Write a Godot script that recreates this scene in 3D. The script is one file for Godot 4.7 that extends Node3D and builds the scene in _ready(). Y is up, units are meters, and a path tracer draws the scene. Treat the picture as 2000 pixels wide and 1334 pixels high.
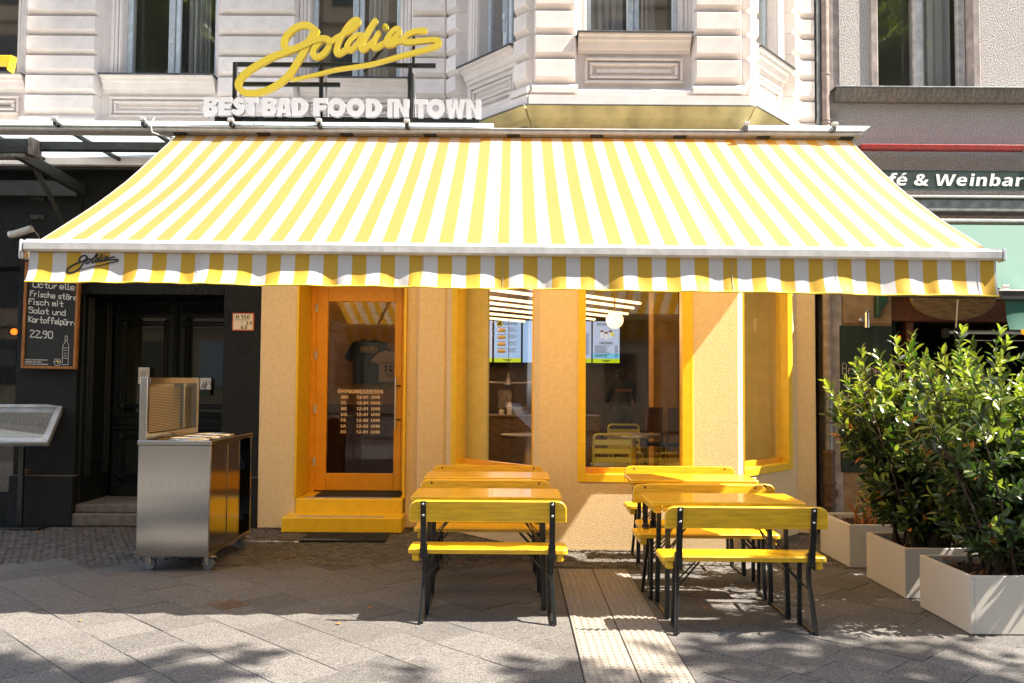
extends Node3D
# A burger shop under a striped awning on a sunny street. Metres, y up; the facade lies near z = 0, the pavement towards +z.

var M := {}
var used := {}
var rng := RandomNumberGenerator.new()


class Sh:
	# Collects triangles, given counter-clockwise as seen from outside, for one mesh.
	var v := PackedVector3Array()
	var n := PackedVector3Array()
	var uv := PackedVector2Array()
	var col := PackedColorArray()
	var ink := Color.WHITE
	var inked := false

	func put(p: Vector3, q: Vector3, at: Vector2) -> void:
		v.append(p)
		n.append(q)
		uv.append(at)
		if inked:
			col.append(ink)

	func flat(p: Vector3, q: Vector3) -> Vector2:
		var a := q.abs()
		if a.y > a.x and a.y > a.z:
			return Vector2(p.x, p.z)
		return Vector2(p.z, -p.y) if a.x > a.z else Vector2(p.x, -p.y)

	func tri(a: Vector3, b: Vector3, c: Vector3) -> void:
		var q := (b - a).cross(c - a).normalized()
		put(a, q, flat(a, q))
		put(c, q, flat(c, q))
		put(b, q, flat(b, q))

	func soft(a: Vector3, b: Vector3, c: Vector3, na: Vector3, nb: Vector3, nc: Vector3) -> void:
		put(a, na, flat(a, na))
		put(c, nc, flat(c, na))
		put(b, nb, flat(b, na))

	func quad(a: Vector3, b: Vector3, c: Vector3, d: Vector3) -> void:
		tri(a, b, c)
		tri(a, c, d)

	func face(p: Array, out: Vector3) -> void:
		var q: Vector3 = (p[1] - p[0]).cross(p[2] - p[0])
		var r := p.duplicate()
		if q.dot(out) < 0.0:
			r.reverse()
		for i in range(1, r.size() - 1):
			tri(r[0], r[i], r[i + 1])

	# A box of size s about c, its edges cut by ch.
	func box(c: Vector3, s: Vector3, ch := 0.0, B := Basis()) -> void:
		var h := s / 2.0
		var e := minf(ch, minf(h.x, minf(h.y, h.z)) * 0.9)
		var at := func(sx: int, sy: int, sz: int, full: int) -> Vector3:
			var p := Vector3(sx * (h.x - e), sy * (h.y - e), sz * (h.z - e))
			p[full] = [sx, sy, sz][full] * h[full]
			return c + B * p
		var sg := [-1, 1]
		for ax in 3:
			for s1 in sg:
				var ring := []
				for k in [[-1, -1], [1, -1], [1, 1], [-1, 1]]:
					var t := [0, 0, 0]
					t[ax] = s1
					t[(ax + 1) % 3] = k[0]
					t[(ax + 2) % 3] = k[1]
					ring.append(at.call(t[0], t[1], t[2], ax))
				var o := Vector3.ZERO
				o[ax] = s1
				face(ring, B * o)
		if e <= 0.0:
			return
		for ax in 3:
			var b := (ax + 1) % 3
			var d := (ax + 2) % 3
			for s1 in sg:
				for s2 in sg:
					var t := [0, 0, 0]
					t[b] = s1
					t[d] = s2
					var ring := []
					for k in [[-1, b], [1, b], [1, d], [-1, d]]:
						t[ax] = k[0]
						ring.append(at.call(t[0], t[1], t[2], k[1]))
					var o := Vector3.ZERO
					o[b] = s1
					o[d] = s2
					face(ring, B * o)
		for sx in sg:
			for sy in sg:
				for sz in sg:
					face([at.call(sx, sy, sz, 0), at.call(sx, sy, sz, 1), at.call(sx, sy, sz, 2)], B * Vector3(sx, sy, sz))

	# A square bar from a to b.
	func bar(a: Vector3, b: Vector3, w: float, h: float, ch := 0.0, up := Vector3.UP) -> void:
		var z := (b - a).normalized()
		var u := up if absf(z.dot(up)) < 0.95 else Vector3.RIGHT
		var x := u.cross(z).normalized()
		box((a + b) / 2.0, Vector3(w, h, a.distance_to(b)), ch, Basis(x, z.cross(x), z))

	# A round tube along pts; r is one radius or one per point.
	func tube(pts: Array, r: Variant, seg := 8, caps := true) -> void:
		var u := Vector3.ZERO
		var last := []
		for i in pts.size():
			var p: Vector3 = pts[i]
			var t: Vector3 = (pts[mini(i + 1, pts.size() - 1)] - pts[maxi(i - 1, 0)]).normalized()
			if u == Vector3.ZERO:
				u = (Vector3.UP if absf(t.y) < 0.9 else Vector3.RIGHT).cross(t).normalized()
			u = (u - t * u.dot(t)).normalized()
			var w := t.cross(u)
			var rad: float = r[i] if r is Array else r
			var ring := []
			for k in seg:
				var a := TAU * k / seg
				var q := u * cos(a) + w * sin(a)
				ring.append([p + q * rad, q])
			if i > 0:
				for k in seg:
					var a = last[k]
					var b = last[(k + 1) % seg]
					var c = ring[(k + 1) % seg]
					var d = ring[k]
					soft(a[0], b[0], c[0], a[1], b[1], c[1])
					soft(a[0], c[0], d[0], a[1], c[1], d[1])
			if caps and (i == 0 or i == pts.size() - 1):
				for k in range(1, seg - 1):
					if i == 0:
						tri(ring[0][0], ring[k + 1][0], ring[k][0])
					else:
						tri(ring[0][0], ring[k][0], ring[k + 1][0])
			last = ring

	# A shape turned about the axis of T: profile of (radius, height) from bottom to top.
	func lathe(prof: Array, seg := 16, T := Transform3D()) -> void:
		for i in prof.size() - 1:
			var p: Vector2 = prof[i]
			var q: Vector2 = prof[i + 1]
			var d := (q - p).normalized()
			for k in seg:
				var a := TAU * k / seg
				var b := TAU * (k + 1) / seg
				var fa := Vector3(cos(a), 0, -sin(a))
				var fb := Vector3(cos(b), 0, -sin(b))
				var na := T.basis * (fa * d.y - Vector3.UP * d.x)
				var nb := T.basis * (fb * d.y - Vector3.UP * d.x)
				var A := T * (fa * p.x + Vector3.UP * p.y)
				var Bp := T * (fb * p.x + Vector3.UP * p.y)
				var C := T * (fb * q.x + Vector3.UP * q.y)
				var D := T * (fa * q.x + Vector3.UP * q.y)
				soft(A, Bp, C, na, nb, nb)
				soft(A, C, D, na, nb, na)

	func ball(c: Vector3, r: Vector3, seg := 16, rows := 10) -> void:
		var at := func(i: int, k: int) -> Vector3:
			var a := PI * i / rows - PI / 2
			var b := TAU * k / seg
			return Vector3(cos(a) * cos(b), sin(a), -cos(a) * sin(b))
		for i in rows:
			for k in seg:
				var q := [at.call(i, k), at.call(i, k + 1), at.call(i + 1, k + 1), at.call(i + 1, k)]
				soft(c + q[0] * r, c + q[1] * r, c + q[2] * r, q[0], q[1], q[2])
				soft(c + q[0] * r, c + q[2] * r, c + q[3] * r, q[0], q[2], q[3])

	# A plate: polygon (counter-clockwise) in T's xy plane, from z = 0 to z = d, front edge cut by ch.
	func plate(poly: PackedVector2Array, d: float, T := Transform3D(), ch := 0.0, back := true) -> void:
		var k := poly.size()
		var inner := PackedVector2Array()
		for i in k:
			var a := (poly[i] - poly[(i + k - 1) % k]).normalized()
			var b := (poly[(i + 1) % k] - poly[i]).normalized()
			var m := (Vector2(-a.y, a.x) + Vector2(-b.y, b.x))
			m = m / maxf(m.length_squared() / 2.0, 0.3)
			inner.append(poly[i] + m * ch)
		var at := func(p: Vector2, z: float) -> Vector3: return T * Vector3(p.x, p.y, z)
		var ix := Geometry2D.triangulate_polygon(inner)
		for i in range(0, ix.size(), 3):
			var a := inner[ix[i]]
			var b := inner[ix[i + 1]]
			var c := inner[ix[i + 2]]
			if (b - a).cross(c - a) < 0.0:
				var s := b
				b = c
				c = s
			tri(at.call(a, d), at.call(b, d), at.call(c, d))
			if back:
				tri(at.call(a, 0.0), at.call(c, 0.0), at.call(b, 0.0))
		for i in k:
			var j := (i + 1) % k
			quad(at.call(poly[i], 0.0), at.call(poly[j], 0.0), at.call(poly[j], d - ch), at.call(poly[i], d - ch))
			if ch > 0.0:
				quad(at.call(poly[i], d - ch), at.call(poly[j], d - ch), at.call(inner[j], d), at.call(inner[i], d))

	# A moulding: profile of (y, z), bottom to top, swept along T's x axis from x0 to x1, both ends closed; lean pulls the ends in where the profile is thick.
	func mould(prof: Array, x0: float, x1: float, T := Transform3D(), lean := 0.0) -> void:
		var A := []
		var C := []
		for p in prof:
			A.append(T * Vector3(x0 - lean * p.y, p.x, p.y))
			C.append(T * Vector3(x1 + lean * p.y, p.x, p.y))
		for i in prof.size() - 1:
			quad(A[i], C[i], C[i + 1], A[i + 1])
		var flatp := PackedVector2Array()
		for p in prof:
			flatp.append(Vector2(p.y, p.x))
		var ix := Geometry2D.triangulate_polygon(flatp)
		for i in range(0, ix.size(), 3):
			face([A[ix[i]], A[ix[i + 1]], A[ix[i + 2]]], T.basis * Vector3.LEFT)
			face([C[ix[i]], C[ix[i + 1]], C[ix[i + 2]]], T.basis * Vector3.RIGHT)

	# A flat stroke with round ends along 2-D points: pts smoothed, radius r (one or per point), from z = 0 to depth; rise lifts it along its length.
	func stroke(pts: Array, r: Variant, depth: float, T := Transform3D(), rise := 0.0, sub := 5, lift := 0.0) -> void:
		var P := []
		var R := []
		var m := pts.size()
		for i in m - 1:
			var a: Vector2 = pts[maxi(i - 1, 0)]
			var b: Vector2 = pts[i]
			var c: Vector2 = pts[i + 1]
			var d: Vector2 = pts[mini(i + 2, m - 1)]
			var ra: float = r[i] if r is Array else r
			var rb: float = r[i + 1] if r is Array else r
			for s in sub:
				var t := float(s) / sub
				P.append(b.cubic_interpolate(c, a, d, t))
				R.append(lerpf(ra, rb, t))
		P.append(pts[m - 1])
		R.append(r[m - 1] if r is Array else r)
		var L := []
		var Q := []
		var Z := []
		var k := P.size()
		for i in k:
			var t: Vector2 = (P[mini(i + 1, k - 1)] - P[maxi(i - 1, 0)]).normalized()
			var o: Vector2 = Vector2(-t.y, t.x) * R[i]
			L.append(P[i] + o)
			Q.append(P[i] - o)
			Z.append(lift + rise * i / k)
		var at := func(p: Vector2, z: float) -> Vector3: return T * Vector3(p.x, p.y, z)
		for i in k - 1:
			var z0: float = Z[i]
			var z1: float = Z[i + 1]
			quad(at.call(Q[i], z0 + depth), at.call(Q[i + 1], z1 + depth), at.call(L[i + 1], z1 + depth), at.call(L[i], z0 + depth))
			if depth > 0.004:
				quad(at.call(L[i], z0), at.call(Q[i], z0), at.call(Q[i + 1], z1), at.call(L[i + 1], z1))
				quad(at.call(Q[i], z0), at.call(Q[i + 1], z1), at.call(Q[i + 1], z1 + depth), at.call(Q[i], z0 + depth))
				quad(at.call(L[i], z0), at.call(L[i], z0 + depth), at.call(L[i + 1], z1 + depth), at.call(L[i + 1], z1))
		for e in [0, k - 1]:
			var t: Vector2 = (P[1] - P[0]).normalized() * -1.0 if e == 0 else (P[k - 1] - P[k - 2]).normalized()
			var steps := 7 if depth > 0.004 else 4
			for s in steps:
				var a: Vector2 = P[e] + t.rotated(-PI / 2 + PI * s / steps) * R[e]
				var b: Vector2 = P[e] + t.rotated(-PI / 2 + PI * (s + 1) / steps) * R[e]
				var zz: float = Z[e]
				tri(at.call(P[e], zz + depth), at.call(a, zz + depth), at.call(b, zz + depth))
				if depth > 0.004:
					quad(at.call(a, zz), at.call(b, zz), at.call(b, zz + depth), at.call(a, zz + depth))

	func mesh(m: Material = null) -> ArrayMesh:
		var am := ArrayMesh.new()
		add_to(am, m)
		return am

	func add_to(am: ArrayMesh, m: Material) -> void:
		var s := []
		s.resize(Mesh.ARRAY_MAX)
		s[Mesh.ARRAY_VERTEX] = v
		s[Mesh.ARRAY_NORMAL] = n
		s[Mesh.ARRAY_TEX_UV] = uv
		if inked:
			s[Mesh.ARRAY_COLOR] = col
		am.add_surface_from_arrays(Mesh.PRIMITIVE_TRIANGLES, s)
		am.surface_set_material(am.get_surface_count() - 1, m)


# ---------------------------------------------------------------- scene helpers
func numbered(called: String) -> String:
	var k: int = used.get(called, 0)
	used[called] = k + 1
	return called if k == 0 else "%s_%03d" % [called, k]


func tag(o: Node, label: String, category: String, group := "") -> Node:
	o.set_meta("label", label)
	o.set_meta("category", category)
	if group:
		o.set_meta("group", group)
	return o


func thing(called: String, label: String, category: String, at := Vector3.ZERO, turn := 0.0, group := "") -> Node3D:
	var o := Node3D.new()
	o.name = numbered(called)
	add_child(o)
	o.position = at
	o.rotation.y = turn
	tag(o, label, category, group)
	return o


func copy(o: Node3D, called: String, label: String, at: Vector3, turn := 0.0, group := "") -> Node3D:
	var c: Node3D = o.duplicate()
	c.name = numbered(called)
	add_child(c)
	c.position = at
	c.rotation.y = turn
	c.set_meta("label", label)
	if group:
		c.set_meta("group", group)
	return c


func part(called: String, what: Variant, m: Material, parent: Node = null) -> MeshInstance3D:
	var o := MeshInstance3D.new()
	o.name = called if parent else numbered(called)
	o.mesh = what.mesh(m) if what is Sh else what
	if not what is Sh and m:
		o.material_override = m
	if parent:
		parent.add_child(o, true)
	else:
		add_child(o)
	return o


func piece(called: String, parent: Node) -> Node3D:
	var o := Node3D.new()
	o.name = called
	parent.add_child(o, true)
	return o


func structure(called: String, what: Variant, m: Material) -> MeshInstance3D:
	var o := part(called, what, m)
	o.set_meta("kind", "structure")
	return o


func slab(c: Vector3, s: Vector3, ch := 0.0) -> Sh:
	var k := Sh.new()
	k.box(c, s, ch)
	return k


# A box between two corners.
func cut(a: Vector3, b: Vector3, ch := 0.0) -> Sh:
	return slab((a + b) / 2.0, (b - a).abs(), ch)


func lettering(called: String, words: String, parent: Node, m: Material, at: Vector3, high: float, deep := 0.002, stretch := 1.0, fnt := "", align := HORIZONTAL_ALIGNMENT_CENTER, turn := Basis(), spacing := 0.0) -> MeshInstance3D:
	var t := TextMesh.new()
	var f := SystemFont.new()
	f.font_names = PackedStringArray(["Droid Serif" if fnt == "serif" else "Droid Sans Mono" if fnt == "mono" else "Droid Sans"])
	f.font_weight = 700 if fnt != "plain" else 400
	t.font = f
	t.text = words
	t.font_size = 32
	t.pixel_size = high / 23.0
	t.depth = deep
	t.curve_step = 1.0
	t.horizontal_alignment = align
	t.line_spacing = spacing
	var o := part(called, t, m, parent)
	o.transform = Transform3D(turn * Basis().scaled(Vector3(stretch, 1, 1)), at)
	return o


# ---------------------------------------------------------------- materials
func lin(r: float, g: float, b: float) -> Color:
	return Color(r, g, b).linear_to_srgb()


func noise(freq: float, octaves := 4, kind := FastNoiseLite.TYPE_SIMPLEX_SMOOTH, size := 512, lo := 0.0, hi := 1.0, sd := 1) -> NoiseTexture2D:
	var f := FastNoiseLite.new()
	f.noise_type = kind
	f.frequency = freq
	f.fractal_octaves = octaves
	f.seed = sd
	var t := NoiseTexture2D.new()
	t.width = size
	t.height = size
	t.seamless = true
	t.noise = f
	var g := Gradient.new()
	g.set_color(0, Color(lo, lo, lo))
	g.set_color(1, Color(hi, hi, hi))
	t.color_ramp = g
	return t


func mat(c: Color, rough := 0.7, o := {}) -> StandardMaterial3D:
	var m := StandardMaterial3D.new()
	m.albedo_color = c
	m.roughness = rough
	m.metallic = o.get("metal", 0.0)
	m.metallic_specular = o.get("spec", 0.5)
	if o.has("tex"):
		m.albedo_texture = o.tex
	if o.has("bump"):
		m.heightmap_enabled = true
		m.heightmap_texture = o.bump
		m.heightmap_scale = o.get("deep", 0.2)
	if o.has("rmap"):
		m.roughness_texture = o.rmap
	if o.has("scale"):
		m.uv1_triplanar = true
		m.uv1_scale = o.scale
		m.uv1_world_triplanar = o.get("world", false)
	if o.has("detail"):
		m.detail_enabled = true
		m.detail_albedo = o.detail
		m.detail_mask = o.mask
		m.detail_blend_mode = o.get("blend", BaseMaterial3D.BLEND_MODE_MIX)
	if o.has("back"):
		m.backlight_enabled = true
		m.backlight = o.back
	if o.has("coat"):
		m.clearcoat_enabled = true
		m.clearcoat = o.coat
		m.clearcoat_roughness = o.get("coat_rough", 0.08)
	if o.has("glow"):
		m.emission_enabled = true
		m.emission = o.glow
		m.emission_energy_multiplier = o.get("power", 1.0)
	if o.has("sheen"):
		m.rim_enabled = true
		m.rim = o.sheen
		m.rim_tint = 0.5
	if o.get("double", false):
		m.cull_mode = BaseMaterial3D.CULL_DISABLED
	return m


func pane_mat(tint: Color, alpha: float, shine := 0.5) -> StandardMaterial3D:
	var m := StandardMaterial3D.new()
	m.transparency = BaseMaterial3D.TRANSPARENCY_ALPHA
	m.albedo_color = Color(tint.r, tint.g, tint.b, alpha)
	m.roughness = 0.02
	m.metallic_specular = shine
	m.cull_mode = BaseMaterial3D.CULL_DISABLED
	return m


func make_materials() -> void:
	var v1 := Vector3.ONE
	var blotch := noise(0.006, 5, FastNoiseLite.TYPE_SIMPLEX_SMOOTH, 512, 0.72, 1.0, 3)
	var soft := noise(0.01, 5, FastNoiseLite.TYPE_SIMPLEX_SMOOTH, 512, 0.86, 1.0, 5)
	var faint := noise(0.012, 4, FastNoiseLite.TYPE_SIMPLEX_SMOOTH, 512, 0.93, 1.0, 6)
	var grain := noise(0.12, 3, FastNoiseLite.TYPE_SIMPLEX_SMOOTH, 512, 0.45, 1.0, 7)
	var speck := noise(0.3, 2, FastNoiseLite.TYPE_VALUE, 512, 0.3, 1.0, 8)
	var bumps := noise(0.05, 4, FastNoiseLite.TYPE_SIMPLEX_SMOOTH, 512, 0.0, 1.0, 9)
	var rubble := noise(0.035, 5, FastNoiseLite.TYPE_SIMPLEX_SMOOTH, 512, 0.0, 1.0, 11)
	var fine := noise(0.2, 2, FastNoiseLite.TYPE_SIMPLEX_SMOOTH, 512, 0.0, 1.0, 13)
	var pits := noise(0.045, 3, FastNoiseLite.TYPE_SIMPLEX_SMOOTH, 512, 0.62, 1.0, 19)
	var scratch := noise(0.02, 5, FastNoiseLite.TYPE_SIMPLEX_SMOOTH, 512, 0.55, 1.0, 15)
	var wood := noise(0.012, 5, FastNoiseLite.TYPE_SIMPLEX_SMOOTH, 512, 0.6, 1.0, 17)
	var bench_grain := noise(0.014, 5, FastNoiseLite.TYPE_SIMPLEX_SMOOTH, 512, 0.8, 1.0, 18)
	var weave := weave_texture()
	var streaks := stain_texture()
	var gum := gum_texture()
	# masonry
	M.plaster = mat(lin(0.79, 0.72, 0.675), 0.9, {"tex": faint, "scale": v1 * 0.9})
	M.stone = []
	for k in 4:
		var t := 0.95 + 0.035 * k
		M.stone.append(mat(lin(0.8 * t, 0.73 * t, 0.685 * t), 0.9, {"tex": faint, "scale": v1 * (0.8 + 0.1 * k), "detail": streaks, "mask": streaks, "blend": BaseMaterial3D.BLEND_MODE_MUL}))
	M.cornice = mat(lin(0.62, 0.52, 0.24), 0.85, {"tex": blotch, "bump": fine, "deep": 0.1, "scale": v1 * 1.1})
	M.stucco = mat(lin(0.74, 0.57, 0.33), 0.9, {"tex": faint, "bump": bumps, "deep": 0.35, "scale": v1 * 3.4})
	M.reveal = mat(lin(0.5, 0.38, 0.27), 0.9, {"tex": soft, "bump": bumps, "deep": 0.5, "scale": v1 * 2.6})
	M.roughcast = mat(lin(0.74, 0.69, 0.67), 0.95, {"tex": pits, "bump": pits, "deep": 3.0, "scale": v1 * 2.6})
	M.smooth_render = mat(lin(0.5, 0.43, 0.4), 0.9, {"tex": blotch, "bump": fine, "deep": 0.1, "scale": v1 * 1.3})
	M.grimy = mat(lin(0.36, 0.33, 0.3), 0.9, {"tex": scratch, "bump": fine, "deep": 0.2, "scale": Vector3(2.5, 0.7, 2.5)})
	M.tan_wall = mat(lin(0.4, 0.27, 0.15), 0.9, {"tex": blotch, "bump": fine, "deep": 0.15, "scale": v1 * 1.4})
	M.black_wall = mat(lin(0.009, 0.011, 0.0115), 0.6, {"tex": soft, "bump": bumps, "deep": 0.9, "scale": v1 * 2.4, "spec": 0.35})
	M.black_wood = mat(lin(0.006, 0.01, 0.011), 0.45, {"spec": 0.38, "tex": soft, "bump": scratch, "deep": 0.05, "scale": Vector3(3, 0.6, 3)})
	M.broken = mat(lin(0.16, 0.07, 0.035), 0.95, {"tex": grain, "bump": bumps, "deep": 0.6, "scale": v1 * 4})
	M.step_stone = mat(lin(0.17, 0.145, 0.12), 0.9, {"tex": blotch, "bump": bumps, "deep": 0.3, "scale": v1 * 2})
	M.zinc = mat(lin(0.3, 0.32, 0.33), 0.5, {"metal": 0.7, "tex": blotch, "scale": v1 * 2})
	M.dark_zinc = mat(lin(0.1, 0.1, 0.105), 0.6, {"metal": 0.3, "tex": blotch, "scale": v1 * 2})
	# ground
	M.asphalt = mat(lin(0.07, 0.069, 0.067), 0.95, {"tex": grain, "scale": v1 * 1.5, "world": true})
	M.joint_sand = mat(lin(0.12, 0.108, 0.096), 1.0, {"tex": grain, "scale": v1 * 3, "world": true})
	M.paver = []
	for k in 5:
		var t: float = [0.9, 1.0, 1.08, 0.8, 0.97][k]
		M.paver.append(mat(lin(0.265 * t, 0.25 * t, 0.236 * t), 0.88, {"tex": speck, "bump": fine, "deep": 0.25, "scale": v1 * (1.4 + 0.05 * k), "world": true, "detail": gum, "mask": gum, "blend": BaseMaterial3D.BLEND_MODE_MUL}))
	M.cobble = []
	for k in 4:
		var t: float = [0.75, 0.9, 1.05, 1.2][k]
		M.cobble.append(mat(lin(0.17 * t, 0.15 * t, 0.13 * t), 0.85, {"tex": grain, "bump": bumps, "deep": 0.3, "scale": v1 * 3.1, "world": true}))
	M.tactile = mat(lin(0.47, 0.41, 0.34), 0.9, {"tex": grain, "bump": fine, "deep": 0.15, "scale": v1 * 2, "world": true})
	# metal, paint, glass
	M.steel = mat(lin(0.6, 0.58, 0.55), 0.18, {"metal": 1.0, "tex": noise(0.03, 5, FastNoiseLite.TYPE_SIMPLEX_SMOOTH, 512, 0.82, 1.0, 21), "rmap": noise(0.05, 5, FastNoiseLite.TYPE_SIMPLEX_SMOOTH, 512, 0.75, 1.0, 22), "scale": Vector3(14, 0.5, 14)})
	M.alu = mat(lin(0.62, 0.62, 0.62), 0.42, {"metal": 0.75, "tex": soft, "scale": v1})
	M.white_metal = mat(lin(0.62, 0.61, 0.6), 0.45, {"tex": soft, "scale": v1 * 2})
	M.chrome = mat(lin(0.75, 0.73, 0.7), 0.15, {"metal": 1.0})
	M.black_metal = mat(lin(0.012, 0.014, 0.014), 0.32, {"tex": soft, "scale": v1 * 3})
	M.dark_steel = mat(lin(0.03, 0.036, 0.034), 0.5, {"tex": blotch, "scale": v1 * 2})
	M.rubber = mat(lin(0.015, 0.015, 0.016), 0.8)
	M.grey_rubber = mat(lin(0.12, 0.13, 0.15), 0.5)
	M.yellow = mat(lin(0.82, 0.51, 0.012), 0.45, {"tex": faint, "bump": fine, "deep": 0.03, "scale": v1 * 1.2})
	M.bench = mat(lin(0.84, 0.49, 0.008), 0.42, {"tex": bench_grain, "bump": wood, "deep": 0.04, "scale": Vector3(0.5, 5, 7), "coat": 0.5, "coat_rough": 0.1})
	M.orange = mat(lin(0.8, 0.35, 0.006), 0.4, {"tex": faint, "scale": v1})
	M.sign_yellow = mat(lin(0.56, 0.43, 0.035), 0.4)
	M.sign_white = mat(lin(0.6, 0.6, 0.62), 0.35)
	M.white_frame = mat(lin(0.62, 0.68, 0.72), 0.4, {"tex": soft, "scale": v1 * 2})
	M.old_white = mat(lin(0.6, 0.57, 0.56), 0.5, {"tex": blotch, "scale": v1 * 2})
	M.print_cream = mat(lin(0.9, 0.68, 0.46), 0.6)
	M.print_black = mat(lin(0.012, 0.018, 0.015), 0.6)
	M.print_white = mat(lin(0.75, 0.75, 0.73), 0.7)
	M.chalk = mat(lin(0.6, 0.6, 0.56), 0.95)
	M.chalk_tan = mat(lin(0.52, 0.42, 0.33), 0.95)
	M.board = mat(lin(0.006, 0.008, 0.008), 0.6, {"tex": blotch, "scale": v1 * 3})
	M.green_board = mat(lin(0.013, 0.034, 0.023), 0.7, {"tex": blotch, "scale": v1 * 3})
	M.frame_wood = mat(lin(0.48, 0.18, 0.03), 0.5, {"tex": wood, "scale": Vector3(6, 0.8, 6)})
	M.brown_wood = mat(lin(0.18, 0.06, 0.02), 0.55, {"tex": wood, "scale": Vector3(8, 1, 8)})
	M.pale_wood = mat(lin(0.3, 0.19, 0.09), 0.6, {"tex": wood, "scale": Vector3(1, 6, 6)})
	M.bark = mat(lin(0.09, 0.06, 0.035), 0.9, {"tex": grain, "bump": bumps, "deep": 1.0, "scale": Vector3(3, 0.8, 3)})
	M.red = mat(lin(0.36, 0.018, 0.015), 0.4, {"tex": blotch, "scale": v1 * 3})
	M.green_metal = mat(lin(0.02, 0.07, 0.05), 0.45)
	M.sign_green = mat(lin(0.03, 0.052, 0.048), 0.4, {"tex": soft, "scale": v1 * 2})
	M.pipe = mat(lin(0.36, 0.28, 0.25), 0.6, {"tex": blotch, "scale": v1 * 2})
	M.cast_iron = mat(lin(0.13, 0.075, 0.04), 0.7, {"tex": blotch, "scale": v1 * 4})
	M.glass = pane_mat(Color(0.3, 0.35, 0.33), 0.012)
	M.roof_glass = mat(lin(0.8, 0.82, 0.83), 0.35, {"bump": bumps, "deep": 0.02, "scale": v1 * 0.7, "back": Color(0.95, 0.98, 1.0)})
	M.shop_glass = pane_mat(Color(0.3, 0.35, 0.33), 0.01, 0.44)
	M.case_glass = pane_mat(Color(0.5, 0.52, 0.52), 0.03)
	M.wired_glass = pane_mat(lin(0.02, 0.024, 0.014), 0.8)
	M.lens = mat(lin(0.05, 0.05, 0.05), 0.1)
	# cloth
	M.cloth_white = mat(lin(0.5, 0.485, 0.48), 0.6, {"spec": 1.0, "coat": 1.0, "coat_rough": 0.55, "bump": weave, "deep": 0.05, "scale": v1 * 1.0, "sheen": 0.8, "back": Color(1.0, 0.9, 0.73)})
	M.cloth_yellow = mat(lin(0.47, 0.285, 0.035), 0.6, {"spec": 1.0, "coat": 1.0, "coat_rough": 0.55, "bump": weave, "deep": 0.05, "scale": v1 * 1.0, "sheen": 0.8, "back": Color(1.0, 0.74, 0.14)})
	M.valance_white = M.cloth_white.duplicate()
	M.valance_white.backlight = Color(0.1, 0.095, 0.08)
	M.valance_yellow = M.cloth_yellow.duplicate()
	M.valance_yellow.backlight = Color(0.1, 0.074, 0.01)
	for m in [M.valance_white, M.valance_yellow]:
		m.rim_enabled = false
		m.metallic_specular = 0.3
		m.clearcoat_enabled = false
	M.hem = mat(lin(0.8, 0.6, 0.06), 0.8)
	M.green_cloth = mat(lin(0.05, 0.115, 0.095), 0.8, {"tex": weave, "scale": v1, "back": Color(0.1, 0.25, 0.2)})
	M.dark_green_cloth = mat(lin(0.012, 0.09, 0.065), 0.8, {"tex": weave, "scale": v1})
	M.curtain = mat(lin(0.5, 0.5, 0.48), 0.9, {"back": Color(0.4, 0.4, 0.4)})
	M.shirt_black = mat(lin(0.009, 0.012, 0.014), 0.9)
	M.shirt_cream = mat(lin(0.45, 0.38, 0.3), 0.9)
	M.mat_black = mat(lin(0.012, 0.012, 0.013), 0.9)
	M.paper = mat(lin(0.7, 0.7, 0.72), 0.8)
	M.menu_paper = mat(lin(0.34, 0.33, 0.29), 0.8, {"tex": scratch, "scale": Vector3(4, 4, 4)})
	# inside
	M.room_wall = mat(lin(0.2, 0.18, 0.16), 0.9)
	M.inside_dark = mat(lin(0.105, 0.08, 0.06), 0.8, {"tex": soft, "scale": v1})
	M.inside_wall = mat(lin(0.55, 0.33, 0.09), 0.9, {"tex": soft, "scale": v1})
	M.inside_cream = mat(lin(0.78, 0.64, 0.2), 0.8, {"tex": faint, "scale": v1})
	M.inside_floor = mat(lin(0.06, 0.05, 0.042), 0.5, {"tex": blotch, "scale": v1})
	M.counter = mat(lin(0.25, 0.16, 0.07), 0.6, {"tex": wood, "scale": Vector3(1, 6, 6)})
	M.tube_glow = mat(Color.WHITE, 0.5, {"glow": Color(1.0, 0.78, 0.55), "power": 0.9})
	M.globe_glow = mat(Color.WHITE, 0.4, {"glow": Color(1.0, 0.82, 0.55), "power": 0.8})
	M.bulb_glow = mat(lin(0.8, 0.2, 0.02), 0.2, {"glow": Color(1.0, 0.4, 0.05), "power": 0.8})
	# plants
	M.soil = mat(lin(0.05, 0.03, 0.02), 1.0, {"tex": grain, "bump": bumps, "deep": 1.5, "scale": v1 * 4})
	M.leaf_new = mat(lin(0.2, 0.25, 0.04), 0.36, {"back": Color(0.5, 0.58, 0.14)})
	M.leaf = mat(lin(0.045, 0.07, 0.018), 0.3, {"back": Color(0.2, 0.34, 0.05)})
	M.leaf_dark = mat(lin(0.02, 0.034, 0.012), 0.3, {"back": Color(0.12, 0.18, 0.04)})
	M.leaf_dead = mat(lin(0.42, 0.16, 0.02), 0.7, {"back": Color(0.6, 0.3, 0.05)})
	M.litter = mat(lin(0.19, 0.085, 0.03), 0.9)
	M.tree_leaf = mat(lin(0.12, 0.15, 0.035), 0.4, {"back": Color(0.5, 0.58, 0.14)})
	M.concrete = mat(lin(0.68, 0.64, 0.57), 0.75, {"tex": noise(0.5, 1, FastNoiseLite.TYPE_CELLULAR, 512, 0.8, 1.0, 31), "bump": fine, "deep": 0.05, "scale": v1 * 2.5})


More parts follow.
